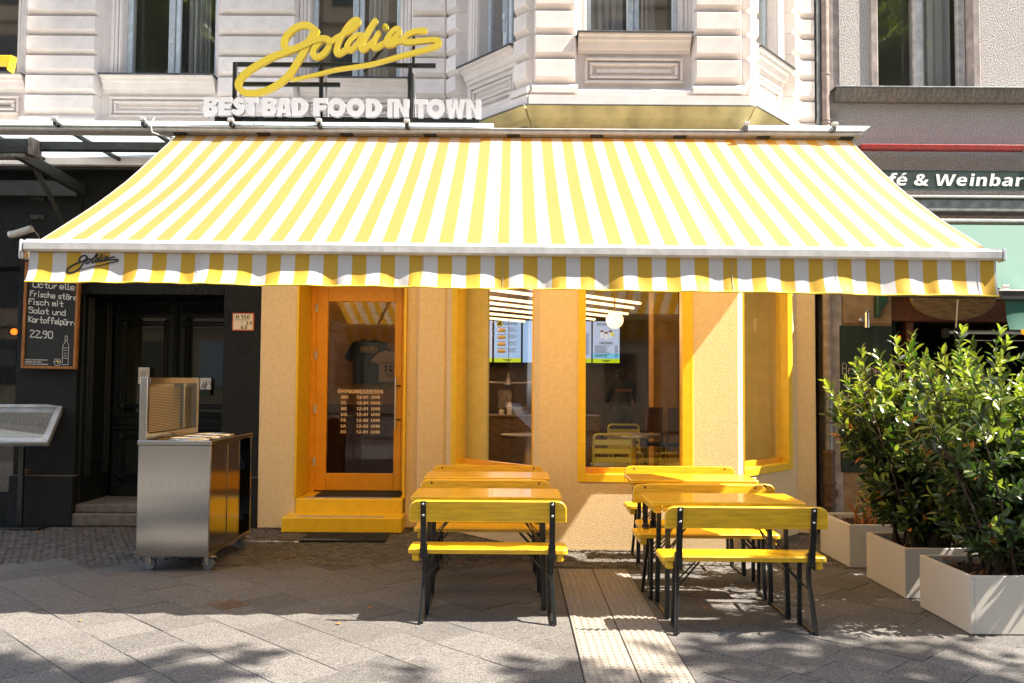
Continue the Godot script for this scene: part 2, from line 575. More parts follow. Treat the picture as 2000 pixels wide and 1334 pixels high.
func stain_texture() -> ImageTexture:
	# chips, hairline cracks and small soot specks on old painted plaster, scattered evenly
	var im := Image.create_empty(512, 512, false, Image.FORMAT_RGBA8)
	im.fill(Color(1, 1, 1, 0))
	var r := RandomNumberGenerator.new()
	r.seed = 12
	for k in 260:
		var c := Vector2i(r.randi_range(4, 500), r.randi_range(4, 500))
		var t := r.randf_range(0.72, 0.92)
		for q in r.randi_range(2, 9):
			im.fill_rect(Rect2i(c.x + r.randi_range(-2, 2), c.y + r.randi_range(-3, 3), r.randi_range(1, 3), r.randi_range(1, 2)), Color(t, t * 0.98, t * 0.95, 1))
	for k in 9:
		var p := Vector2(r.randf_range(0, 512), r.randf_range(0, 512))
		var d := Vector2.from_angle(r.randf() * TAU)
		for q in 60:
			p += d
			d = d.rotated(r.randf_range(-0.35, 0.35))
			im.set_pixel(posmod(int(p.x), 512), posmod(int(p.y), 512), Color(0.75, 0.72, 0.68, 1))
	return ImageTexture.create_from_image(im)


func gum_texture() -> ImageTexture:
	# flattened chewing gum, spots and drips on the slabs
	var im := Image.create_empty(512, 512, false, Image.FORMAT_RGBA8)
	im.fill(Color(1, 1, 1, 0))
	var r := RandomNumberGenerator.new()
	r.seed = 31
	for k in 60:
		var c := Vector2i(r.randi_range(16, 495), r.randi_range(16, 495))
		var t := r.randf_range(0.5, 0.85)
		var rad := r.randi_range(2, 7) if k > 8 else r.randi_range(9, 15)
		if k <= 8:
			t = r.randf_range(0.82, 0.92)
		for y in range(-rad, rad + 1):
			var w := int(sqrt(float(rad * rad - y * y)) * r.randf_range(0.8, 1.1))
			im.fill_rect(Rect2i(c.x - w, c.y + y, 2 * w + 1, 1), Color(t, t * 0.98, t * 0.95, 1))
	return ImageTexture.create_from_image(im)


func weave_texture() -> ImageTexture:
	var im := Image.create_empty(256, 256, false, Image.FORMAT_RGB8)
	var r := RandomNumberGenerator.new()
	r.seed = 5
	var cols := []
	for i in 256:
		cols.append(r.randf_range(0.965, 1.0))
	for y in 256:
		var k := r.randf_range(0.975, 1.0)
		for x in 256:
			var t: float = cols[x] * k * (0.97 + 0.03 * ((x + y) % 2))
			im.set_pixel(x, y, Color(t, t, t))
	return ImageTexture.create_from_image(im)


# ---------------------------------------------------------------- the scene
func _ready() -> void:
	var cam := Camera3D.new()
	cam.name = "camera"
	add_child(cam)
	cam.position = Vector3(0, 1.486, 9.06)
	cam.rotation = Vector3(deg_to_rad(2.55), 0, deg_to_rad(0.4))
	cam.fov = 41.73
	cam.far = 400.0
	cam.current = true
	var sun := DirectionalLight3D.new()
	sun.name = "sun"
	sun.light_color = Color(1.0, 0.955, 0.89)
	sun.light_energy = 1.6
	sun.light_angular_distance = 0.55
	sun.shadow_enabled = true
	add_child(sun)
	sun.look_at_from_position(Vector3(6.6, 9.0, 1.15), Vector3.ZERO, Vector3.UP)
	var env := Environment.new()
	env.background_mode = Environment.BG_SKY
	var sky := Sky.new()
	var ps := ProceduralSkyMaterial.new()
	ps.sky_top_color = Color(0.58, 0.64, 0.74)
	ps.sky_horizon_color = Color(0.92, 0.915, 0.9)
	ps.sky_curve = 0.18
	ps.ground_bottom_color = Color(0.35, 0.33, 0.3)
	ps.ground_horizon_color = Color(0.6, 0.6, 0.6)
	ps.sun_angle_max = 20.0
	sky.sky_material = ps
	env.sky = sky
	env.background_energy_multiplier = 0.85
	env.tonemap_mode = Environment.TONE_MAPPER_LINEAR
	env.tonemap_exposure = 4.2
	env.sdfgi_enabled = true
	env.ssao_enabled = true
	env.ssil_enabled = true
	var we := WorldEnvironment.new()
	we.name = "environment"
	we.environment = env
	add_child(we)
	rng.seed = 42
	make_materials()
	ground()
	var house := thing("apartment_building", "cream apartment house with banded stone blocks and a bay above the burger shop", "building")
	upper_floor(house)
	shop_front(house)
	black_front(house)
	shop_room(house)
	neighbour()
	opposite()
	awning()
	canopy()
	sign_on_frame()
	furniture()
	cart()
	left_things()
	right_things()
	planters()
	room_things()
	trees()


func ground() -> void:
	structure("street", cut(Vector3(-90, -0.4, -60), Vector3(90, -0.06, 120)), M.asphalt)
	var bed := structure("pavement", cut(Vector3(-14, -0.05, -1.2), Vector3(14, -0.012, 10.5)), M.joint_sand)
	# square slabs laid on the diagonal
	var side := 0.335
	var stones := []
	for k in 3:
		stones.append(slab(Vector3.ZERO, Vector3(side - 0.0035 - 0.0007 * k, 0.06, side - 0.0035), 0.0018).mesh())
	var d := Vector2(1, 1).normalized()
	var e := Vector2(1, -1).normalized()
	var spots := []
	for i in range(-40, 60):
		for j in range(-40, 40):
			var p := d * (i * side + (j % 2) * 0.06) + e * (j * side + 0.12)
			if p.y < 1.78 or p.y > 10.2 or absf(p.x) > 9.0:
				continue
			if p.x > 0.13 and p.x < 1.17:
				continue
			spots.append(p)
	spots.sort_custom(func(a, b): return a.distance_to(Vector2(-0.4, 3.2)) < b.distance_to(Vector2(-0.4, 3.2)))
	var rest := Sh.new()
	var turn := Basis(Vector3.UP, PI / 4)
	for k in spots.size():
		var p: Vector2 = spots[k]
		var y := -0.03 + rng.randf_range(-0.002, 0.002)
		if k < 300:
			var o := part("paving_slab", stones[k % 3], M.paver[rng.randi() % 5], bed)
			o.transform = Transform3D(turn * Basis(Vector3(rng.randf_range(-1, 1), 0, rng.randf_range(-1, 1)).normalized(), rng.randf_range(0, 0.004)), Vector3(p.x, y, p.y))
		else:
			rest.box(Vector3(p.x, y, p.y), Vector3(side - 0.0035, 0.06, side - 0.0035), 0.0018, turn)
	part("far_paving_slabs", rest, M.paver[1], bed).set_meta("kind", "stuff")
	# slabs cut straight along the two columns of ribbed tiles, and two rows of filler behind
	for k in 9:
		for s in [0.205, 1.095]:
			part("cut_slab", cut(Vector3(s - 0.165, -0.06, 1.86 + 0.335 * k), Vector3(s + 0.165, -0.005, 1.86 + 0.335 * (k + 1) - 0.004), 0.002), M.paver[(k * 3) % 5], bed)
	# guide tiles with small studs
	var tile := Sh.new()
	tile.box(Vector3(0, -0.025, 0), Vector3(0.268, 0.06, 0.268), 0.003)
	for i in 6:
		for j in 6:
			var c := Vector3((i - 2.5) * 0.043, 0.005, (j - 2.5) * 0.043)
			tile.lathe([Vector2(0.0155, -0.001), Vector2(0.0105, 0.0052), Vector2(0.0, 0.0056)], 8, Transform3D(Basis(), c))
	var tm := tile.mesh()
	for i in 12:
		for j in 2:
			var o := part("guide_tile", tm, M.tactile, bed)
			o.position = Vector3(0.512 + 0.275 * j, rng.randf_range(-0.001, 0.001), 2.02 + 0.275 * i)
	# small setts between the slabs and the houses
	var setts := []
	for k in 6:
		var s := Sh.new()
		var a := []
		for q in 4:
			a.append(Vector2(0.029, 0.029).rotated(PI / 2 * q) + Vector2(rng.randf_range(-0.006, 0.004), rng.randf_range(-0.006, 0.004)))
		s.plate(PackedVector2Array(a), 0.05, Transform3D(Basis(Vector3.RIGHT, -PI / 2), Vector3.ZERO), 0.006, false)
		setts.append(s)
	var many := []
	var row := 0
	var z := -0.16
	while z < 1.8:
		var x := -6.4 + 0.03 * (row % 2)
		while x < 4.6:
			var wave := 0.03 * sin(x * 3.1)
			if z + wave < 1.77:
				many.append(Vector2(x, z + wave))
			x += 0.064
		z += 0.062
		row += 1
	many.sort_custom(func(a, b): return a.distance_to(Vector2(-0.9, 2.0)) < b.distance_to(Vector2(-0.9, 2.0)))
	var lots := [Sh.new(), Sh.new(), Sh.new(), Sh.new()]
	var made := []
	for s in setts:
		made.append(s.mesh())
	for k in many.size():
		var p: Vector2 = many[k]
		var T := Transform3D(Basis(Vector3.UP, rng.randf_range(-0.2, 0.2)) * Basis(Vector3.RIGHT, rng.randf_range(-0.06, 0.06)), Vector3(p.x, -0.052 + rng.randf_range(-0.005, 0.004), p.y))
		if k < 300:
			part("sett", made[k % 6], M.cobble[rng.randi() % 4], bed).transform = T
		else:
			var s: Sh = setts[k % 6]
			var to: Sh = lots[rng.randi() % 4]
			for i in s.v.size():
				to.put(T * s.v[i], T.basis * s.n[i], s.uv[i])
	var am := ArrayMesh.new()
	for k in 4:
		lots[k].add_to(am, M.cobble[k])
	part("far_setts", am, null, bed).set_meta("kind", "stuff")
	# a band of grit along the foot of the walls
	structure("wall_foot_grit", cut(Vector3(-6.4, -0.05, -0.9), Vector3(4.8, -0.004, -0.12)), M.joint_sand)
	var cover := tag(drain(), "small dark square iron cover set in the slabs left of the benches", "drain cover")
	cover.position = Vector3(-1.86, 0.003, 3.08)


func drain() -> MeshInstance3D:
	var s := Sh.new()
	s.box(Vector3(0, -0.01, 0), Vector3(0.2, 0.024, 0.2), 0.003)
	for k in 5:
		s.box(Vector3(-0.07 + 0.035 * k, 0.003, 0), Vector3(0.015, 0.006, 0.16), 0.002)
	var o := part("drain_cover", s, M.cast_iron)
	o.rotation.y = PI / 4
	return o


# ---------------------------------------------------------------- the house above the shop
func run(a: Vector3, b: Vector3) -> Transform3D:
	# A facade seen from outside: x along it from a (left) to b, y up, z outward.
	var x := (b - a).normalized()
	return Transform3D(Basis(x, Vector3.UP, x.cross(Vector3.UP)), a)


func blocks(house: Node3D, T: Transform3D, s0: float, s1: float, first: float, pitch: float, count: int, deep := 0.12) -> void:
	var w := (s1 - s0) / 2
	var half := pitch / 2
	var b := Sh.new()
	b.mould([Vector2(-half, -0.03), Vector2(-half, deep - 0.06), Vector2(-half + 0.052, deep), Vector2(half - 0.022, deep), Vector2(half - 0.003, deep - 0.035), Vector2(half - 0.003, -0.03)], -w, w, Transform3D(), -0.3)
	var m := b.mesh()
	for k in count:
		var o := part("stone_block", m, M.stone[rng.randi() % 4], house)
		o.transform = T * Transform3D(Basis(), Vector3((s0 + s1) / 2, first + pitch * (k + 0.5), 0))
	# foot of the pilaster
	var f := Sh.new()
	f.mould([Vector2(first - 0.1, -0.02), Vector2(first - 0.1, deep + 0.015), Vector2(first - 0.05, deep + 0.015), Vector2(first - 0.035, deep - 0.01), Vector2(first - 0.004, deep - 0.045), Vector2(first - 0.004, -0.02)], s0, s1, T, 0.0)
	part("pilaster_foot", f, M.plaster, house)


func wall_round(house: Node3D, T: Transform3D, s0: float, s1: float, w0: float, w1: float, sill: float, bottom: float, top: float) -> void:
	var w := Sh.new()
	for c in [[s0, w0, bottom, top], [w1, s1, bottom, top], [w0, w1, bottom, sill]]:
		w.box(Vector3((c[0] + c[1]) / 2, (c[2] + c[3]) / 2, -0.16), Vector3(c[1] - c[0], c[3] - c[2], 0.32))
	part("upper_wall", w, M.plaster, house).transform = T


func upper_window(house: Node3D, T: Transform3D, w0: float, w1: float, sill: float, top: float, drape: int, left_edge := 0.0, right_edge := 0.0) -> void:
	var o := piece("window", house)
	o.transform = T
	var z := -0.13
	var f := Sh.new()
	var b := 0.05
	var mid := (w0 + w1) / 2
	f.box(Vector3(w0 + b / 2, (sill + top) / 2, z), Vector3(b, top - sill, 0.06), 0.008)
	f.box(Vector3(w1 - b / 2, (sill + top) / 2, z), Vector3(b, top - sill, 0.06), 0.008)
	f.box(Vector3(mid, sill + 0.025, z), Vector3(w1 - w0 - 2 * b, 0.05, 0.058), 0.008)
	part("frame", f, M.white_frame, o)
	var g := Sh.new()
	g.box(Vector3(mid - 0.015, (sill + top) / 2 + 0.03, z + 0.01), Vector3(0.06, top - sill, 0.075), 0.01)
	g.box(Vector3(mid + 0.045, (sill + top) / 2 + 0.03, z), Vector3(0.05, top - sill, 0.05), 0.008)
	for k in 3:
		g.box(Vector3(mid - 0.033 + 0.018 * k, (sill + top) / 2 + 0.12, z + 0.05), Vector3(0.007, top - sill - 0.3, 0.01), 0.002)
	g.box(Vector3(mid - 0.015, sill + 0.42, z + 0.05), Vector3(0.045, 0.06, 0.014), 0.004)
	part("mullion", g, M.white_frame, o)
	part("pane", cut(Vector3(w0 + b, sill + 0.05, z - 0.003), Vector3(mid - 0.045, top, z + 0.003)), M.glass, o)
	part("pane", cut(Vector3(mid + 0.07, sill + 0.05, z - 0.003), Vector3(w1 - b, top, z + 0.003)), M.glass, o)
	# inner panes as in an old double window, added to strengthen the reflections
	part("inner_pane", cut(Vector3(w0 + b, sill + 0.05, z - 0.123), Vector3(mid - 0.045, top, z - 0.117)), M.glass, o)
	part("inner_pane", cut(Vector3(mid + 0.07, sill + 0.05, z - 0.123), Vector3(w1 - b, top, z - 0.117)), M.glass, o)
	# architrave and side cheeks
	var a := Sh.new()
	for s in [w0, w1]:
		var k := -1.0 if s == w0 else 1.0
		for q in 3:
			a.box(Vector3(s + k * (0.022 + 0.036 * q), (sill + top) / 2, 0.004 + 0.007 * q), Vector3(0.028 + 0.004 * q, top - sill, 0.03), 0.006)
	part("architrave", a, M.plaster, o)
	# what hangs inside
	for k in 2:
		var want := drape & (1 << k)
		if not want:
			continue
		var x0 := w0 + b + 0.01 if k == 0 else mid + 0.08
		var x1 := (mid - 0.06) if k == 0 else w1 - b - 0.12
		part("curtain", drape_shape(x0, x1, sill + 0.05, top, z - 0.22), M.curtain, o)
	var back := Sh.new()
	var rim := 0.03 if w1 - w0 < 0.9 else 0.5
	var deep := 0.75 if w1 - w0 < 0.9 else 1.45
	back.box(Vector3(mid, (sill + top) / 2, -deep), Vector3(w1 - w0 + 2 * rim, top - sill + 0.2, 0.05))
	for s in [w0 - rim, w1 + rim]:
		back.box(Vector3(s, (sill + top) / 2, -deep / 2 - 0.15), Vector3(0.05, top - sill + 0.2, deep - 0.3))
	back.box(Vector3(mid, sill - 0.08, -deep / 2 - 0.15), Vector3(w1 - w0 + 2 * rim, 0.05, deep - 0.3))
	back.box(Vector3(mid, top + 0.08, -deep / 2 - 0.15), Vector3(w1 - w0 + 2 * rim, 0.05, deep - 0.3))
	part("room", back, M.room_wall, o)


func drape_shape(x0: float, x1: float, y0: float, y1: float, z: float) -> Sh:
	var s := Sh.new()
	var k := 28
	for i in k:
		var a := float(i) / k
		var b := float(i + 1) / k
		var f := func(t: float) -> Vector3: return Vector3(lerpf(x0, x1, t), 0, z + 0.035 * sin(t * 26.0) + 0.015 * sin(t * 57.0))
		var p: Vector3 = f.call(a)
		var q: Vector3 = f.call(b)
		s.quad(p + Vector3.UP * y0, q + Vector3.UP * y0, q + Vector3.UP * y1, p + Vector3.UP * y1)
	return s


func apron(house: Node3D, T: Transform3D, w0: float, w1: float, sill: float, bottom: float, tall := 0.5) -> void:
	var o := piece("window_apron", house)
	o.transform = T
	part("sill_flashing", cut(Vector3(w0 - 0.015, sill - 0.012, -0.12), Vector3(w1 + 0.015, sill + 0.004, 0.145), 0.003), M.dark_zinc, o)
	var m := Sh.new()
	m.mould([Vector2(sill - 0.165, -0.02), Vector2(sill - 0.165, 0.02), Vector2(sill - 0.135, 0.025), Vector2(sill - 0.125, 0.045), Vector2(sill - 0.075, 0.065), Vector2(sill - 0.06, 0.09), Vector2(sill - 0.035, 0.095), Vector2(sill - 0.028, 0.125), Vector2(sill - 0.0125, 0.13), Vector2(sill - 0.0125, -0.02)], w0, w1)
	part("moulding", m, M.plaster, o)
	var y1 := sill - 0.2
	var y0 := bottom + 0.05
	var f := Sh.new()
	for q in 2:
		var g := 0.045 * q
		var h := 0.014 - 0.004 * q
		f.box(Vector3((w0 + w1) / 2, y1 - 0.015 - g, h), Vector3(w1 - w0 - 0.12 - 2 * g, 0.026, 0.05), 0.01)
		f.box(Vector3((w0 + w1) / 2, y0 + 0.015 + g, h), Vector3(w1 - w0 - 0.12 - 2 * g, 0.026, 0.05), 0.01)
		f.box(Vector3(w0 + 0.075 + g, (y0 + y1) / 2, h), Vector3(0.026, y1 - y0 - 0.058 - 2 * g, 0.05), 0.01)
		f.box(Vector3(w1 - 0.075 - g, (y0 + y1) / 2, h), Vector3(0.026, y1 - y0 - 0.058 - 2 * g, 0.05), 0.01)
	part("panel_frame", f, M.plaster, o)
	part("panel", cut(Vector3(w0 + 0.165, y0 + 0.1, -0.02), Vector3(w1 - 0.165, y1 - 0.1, 0.016), 0.006), M.plaster, o)


func upper_floor(house: Node3D) -> void:
	var top := 6.9
	var low := 3.62
	var flat := run(Vector3(-7.2, 0, 0), Vector3(0, 0, 0))
	var o := 7.2
	# the flat stretch, left to right: dark window, blocks, window, blocks, window, blocks
	wall_round(house, flat, 0.4, o - 4.4, o - 6.1, o - 5.1, 4.57, low, top)
	wall_round(house, flat, o - 4.4, o - 2.6, o - 4.02, o - 3.06, 4.57, low, top)
	wall_round(house, flat, o - 2.6, o - 0.6, o - 2.09, o - 1.17, 4.55, low, top)
	blocks(house, flat, o - 4.98, o - 4.22, 4.16, 0.2035, 13)
	blocks(house, flat, o - 3.03, o - 2.2, 4.13, 0.2125, 13)
	blocks(house, flat, o - 1.06, o - 0.67, 4.13, 0.2125, 13)
	upper_window(house, flat, o - 6.1, o - 5.1, 4.57, top, 0)
	upper_window(house, flat, o - 4.02, o - 3.06, 4.57, top, 2)
	upper_window(house, flat, o - 2.09, o - 1.17, 4.55, top, 2)
	apron(house, flat, o - 6.1, o - 4.99, 4.57, 4.12)
	apron(house, flat, o - 4.19, o - 3.05, 4.57, 4.1)
	apron(house, flat, o - 2.18, o - 1.08, 4.55, 4.1)
	var foot := Sh.new()
	foot.mould([Vector2(3.62, -0.02), Vector2(3.62, 0.2), Vector2(3.98, 0.2), Vector2(4.0, 0.17), Vector2(4.03, 0.15), Vector2(4.03, -0.02)], 0.4, o - 0.66, flat)
	part("string_course", foot, M.plaster, house)
	# the bay: three faces
	var A := Vector3(-0.62, 0, 0)
	var B := Vector3(0.192, 0, 1.0)
	var C := Vector3(2.054, 0, 1.0)
	var D := Vector3(2.87, 0, 0)
	var L := run(A, B)
	var F := run(B, C)
	var R := run(C, D)
	var ll := A.distance_to(B)
	wall_round(house, L, 0.0, ll, 0.43, 1.06, 4.6, low, top)
	wall_round(house, F, 0.0, 1.862, 0.47, 1.32, 4.62, low, top)
	wall_round(house, R, 0.0, ll, 0.24, 0.86, 4.6, low, top)
	upper_window(house, L, 0.43, 1.06, 4.6, top, 3)
	upper_window(house, F, 0.47, 1.32, 4.64, top, 3)
	upper_window(house, R, 0.24, 0.86, 4.6, top, 3)
	blocks(house, L, -0.02, 0.24, 4.13, 0.2125, 13)
	blocks(house, L, 1.09, ll + 0.05, 4.18, 0.222, 12)
	blocks(house, F, -0.03, 0.385, 4.18, 0.222, 12)
	blocks(house, F, 1.42, 1.89, 4.18, 0.222, 12)
	blocks(house, R, -0.05, 0.2, 4.18, 0.222, 12)
	blocks(house, R, 1.0, ll + 0.02, 4.13, 0.2125, 13)
	blocks(house, run(Vector3(2.83, 0, 0), Vector3(3.1, 0, 0)), 0.0, 0.25, 4.13, 0.2125, 13)
	apron(house, L, 0.26, 1.08, 4.6, 4.13)
	apron(house, F, 0.39, 1.41, 4.64, 4.15)
	apron(house, R, 0.21, 0.98, 4.6, 4.13)
	part("upper_wall", cut(Vector3(2.86, low, -0.32), Vector3(3.1, top, 0)), M.plaster, house)
	# foot of the bay and the yellow cornice under it
	for t in [[L, 0.0, ll], [F, 0.0, 1.862], [R, 0.0, ll]]:
		var s := Sh.new()
		s.mould([Vector2(3.95, -0.1), Vector2(3.95, 0.14), Vector2(4.055, 0.14), Vector2(4.06, 0.1), Vector2(4.1, 0.11), Vector2(4.12, 0.08), Vector2(4.15, 0.03), Vector2(4.15, -0.1)], t[1], t[2], t[0], 0.42)
		part("bay_plinth", s, M.plaster, house)
		var y := Sh.new()
		y.mould([Vector2(3.55, -0.3), Vector2(3.55, -0.02), Vector2(3.735, 0.02), Vector2(3.77, 0.06), Vector2(3.83, 0.1), Vector2(3.85, 0.13), Vector2(3.94, 0.2), Vector2(3.94, -0.3)], t[1], t[2], t[0], 0.42)
		part("bay_cornice", y, M.cornice, house)
		var z := Sh.new()
		z.mould([Vector2(3.942, -0.05), Vector2(3.942, 0.22), Vector2(3.948, 0.22), Vector2(3.949, -0.05)], t[1], t[2], t[0], 0.42)
		part("bay_flashing", z, M.zinc, house)
	# broken plaster and brick along the lower edge of the cornice
	for k in 26:
		var b := Sh.new()
		b.box(Vector3.ZERO, Vector3(rng.randf_range(0.05, 0.14), rng.randf_range(0.015, 0.04), 0.06), 0.01)
		var w := part("broken_brick", b, M.broken, house)
		w.position = F * Vector3(-0.1 + 1.95 * k / 25.0, 3.742 + rng.randf_range(-0.012, 0.01) + (0.02 if k < 4 else 0.0), 0.03)
		w.rotation = Vector3(rng.randf_range(-0.3, 0.3), rng.randf_range(-0.3, 0.3), rng.randf_range(-0.25, 0.25))
	# plain storeys above, which keep the low sun off the wall to the left of the bay
	var upper := Sh.new()
	upper.box(Vector3(-2.1, 11.0, -4.0), Vector3(10.4, 8.2, 8.0))
	var plan := PackedVector2Array([Vector2(-0.62, 0.1), Vector2(-0.62, 0.0), Vector2(0.192, -1.0), Vector2(2.054, -1.0), Vector2(2.87, 0.0), Vector2(2.87, 0.1)])
	upper.plate(plan, 6.2, Transform3D(Basis(Vector3.RIGHT, -PI / 2), Vector3(0, 6.9, 0)))
	part("upper_storeys", upper, M.plaster, house)
	part("house_body", cut(Vector3(-7.2, 3.62, -8.0), Vector3(3.1, 6.9, -1.5)), M.inside_dark, house)


# ---------------------------------------------------------------- the shop on the ground floor
func shop_front(house: Node3D) -> void:
	var top := 3.6
	# left of the door, and the pier between door and bay
	part("shop_wall", cut(Vector3(-2.545, 0, -0.3), Vector3(-2.165, top, 0.0), 0.006), M.stucco, house)
	part("shop_wall", cut(Vector3(-1.075, 0, -0.3), Vector3(-0.93, top, -0.05), 0.01), M.stucco, house)
	part("shop_wall", cut(Vector3(-0.95, 0, -0.3), Vector3(-0.665, top, 0.02), 0.02), M.stucco, house)
	part("shop_wall", cut(Vector3(-2.18, 2.62, -0.3), Vector3(-1.06, top, -0.02), 0.006), M.stucco, house)
	part("shop_wall", cut(Vector3(2.84, 0, -0.3), Vector3(3.04, top, 0.1), 0.01), M.stucco, house)
	var A := Vector3(-0.667, 0, 0.0)
	var B := Vector3(0.25, 0, 1.05)
	var C := Vector3(2.02, 0, 1.05)
	var D := Vector3(2.86, 0, 0.09)
	var L := run(A, B)
	var F := run(B, C)
	var R := run(C, D)
	var ll := A.distance_to(B)
	var rl := C.distance_to(D)
	bay_face(house, L, ll, 0.1, ll - 0.085, 0.595, 0.08, 0.008)
	bay_face(house, F, 1.77, 0.34, 1.37, 0.595, 0.07, 0.1)
	bay_face(house, R, rl, 0.1, rl - 0.14, 0.64, 0.008, 0.1)
	# ceiling of the bay
	part("bay_soffit", bay_plan(2.86, 2.92), M.inside_wall, house)
	# door steps
	var st := piece("door_steps", house)
	part("step", cut(Vector3(-2.235, 0, -0.1), Vector3(-1.06, 0.15, 0.27), 0.01), M.yellow, st)
	part("step", cut(Vector3(-2.16, 0.02, -0.62), Vector3(-1.085, 0.3, 0.02), 0.01), M.yellow, st)
	part("step_edge", cut(Vector3(-2.09, 0.1505, 0.2), Vector3(-1.24, 0.157, 0.256), 0.002), M.alu, st)
	part("step_edge", cut(Vector3(-2.07, 0.3005, -0.06), Vector3(-1.2, 0.307, 0.005), 0.002), M.alu, st)
	part("door_mat", cut(Vector3(-2.0, 0.3005, -0.52), Vector3(-1.13, 0.312, -0.1), 0.003), M.mat_black, st)
	# reveal boards
	part("reveal_board", cut(Vector3(-2.18, 0.3, -0.6), Vector3(-2.158, 2.64, 0.012), 0.003), M.yellow, house)
	part("reveal_board", cut(Vector3(-1.092, 0.3, -0.6), Vector3(-1.07, 2.64, 0.012), 0.003), M.yellow, house)
	part("reveal_board", cut(Vector3(-2.158, 2.6, -0.6), Vector3(-1.092, 2.622, 0.01), 0.003), M.yellow, house)
	# the door
	var d := piece("shop_door", house)
	d.set_meta("label", "orange glazed shop door with printed opening hours")
	var z0 := -0.58
	var z1 := -0.53
	var jm := Sh.new()
	jm.box(Vector3(-2.128, 1.44, -0.57), Vector3(0.06, 2.3, 0.07), 0.004)
	jm.box(Vector3(-1.135, 1.44, -0.57), Vector3(0.088, 2.3, 0.07), 0.004)
	jm.box(Vector3(-1.63, 2.565, -0.57), Vector3(0.93, 0.06, 0.069), 0.004)
	part("door_frame", jm, M.orange, d)
	part("stile", cut(Vector3(-2.098, 0.315, z0), Vector3(-1.976, 2.52, z1), 0.005), M.orange, d)
	part("stile", cut(Vector3(-1.255, 0.315, z0), Vector3(-1.18, 2.52, z1), 0.005), M.orange, d)
	part("rail", cut(Vector3(-1.976, 0.315, z0), Vector3(-1.255, 0.495, z1 - 0.002), 0.005), M.orange, d)
	part("rail", cut(Vector3(-1.976, 2.33, z0), Vector3(-1.255, 2.52, z1 - 0.002), 0.005), M.orange, d)
	# the pane does not sit quite square in the leaf, so it mirrors the left end of the awning
	var skew := Basis(Vector3.UP, -0.05)
	var mid := Vector3(-1.615, 1.4125, -0.553)
	part("pane", slab(Vector3.ZERO, Vector3(0.728, 1.845, 0.006)), M.shop_glass, d).transform = Transform3D(skew, mid)
	var h := Sh.new()
	h.tube([Vector3(-1.232, 0.98, -0.47), Vector3(-1.232, 1.52, -0.47)], 0.011, 10)
	part("handle", h, M.chrome, d)
	for y in [1.07, 1.43]:
		var k := Sh.new()
		k.tube([Vector3(-1.232, y, -0.47), Vector3(-1.19, y, -0.535)], 0.009, 8)
		part("handle_post", k, M.dark_steel, d)
	for y in [0.62, 1.18, 1.75, 2.26]:
		var k := Sh.new()
		k.box(Vector3(-2.098, y, -0.522), Vector3(0.03, 0.085, 0.012), 0.003)
		k.tube([Vector3(-2.098, y - 0.045, -0.517), Vector3(-2.098, y + 0.045, -0.517)], 0.008, 8)
		part("hinge", k, M.white_metal, d)
	lettering("opening_hours", "ÖFFNUNGSZEITEN", d, M.print_cream, mid + skew * Vector3(-0.005, -0.0475, 0.0045), 0.04, 0.001, 1.02, "", HORIZONTAL_ALIGNMENT_CENTER, skew)
	lettering("opening_hours", "MO\nDI\nMI\nDO\nFR\nSA\nSO", d, M.print_cream, mid + skew * Vector3(-0.215, -0.2925, 0.0045), 0.033, 0.001, 1.1, "", HORIZONTAL_ALIGNMENT_LEFT, skew, 5.0)
	lettering("opening_hours", "12–01  UHR\n12–01  UHR\n12–01  UHR\n12–01  UHR\n12–03  UHR\n12–03  UHR\n12–01  UHR", d, M.print_cream, mid + skew * Vector3(-0.045, -0.2925, 0.0045), 0.033, 0.001, 1.06, "", HORIZONTAL_ALIGNMENT_LEFT, skew, 5.0)


func bay_plan(y0: float, y1: float, grow := 0.0) -> Sh:
	var s := Sh.new()
	s.plate(PackedVector2Array([Vector2(-0.62, 0.25), Vector2(-0.62, -0.02), Vector2(0.23, -1.0), Vector2(2.0, -1.0), Vector2(2.82, -0.1), Vector2(2.82, 0.25)]), y1 - y0, Transform3D(Basis(Vector3.RIGHT, -PI / 2), Vector3(0, y0, 0)))
	return s


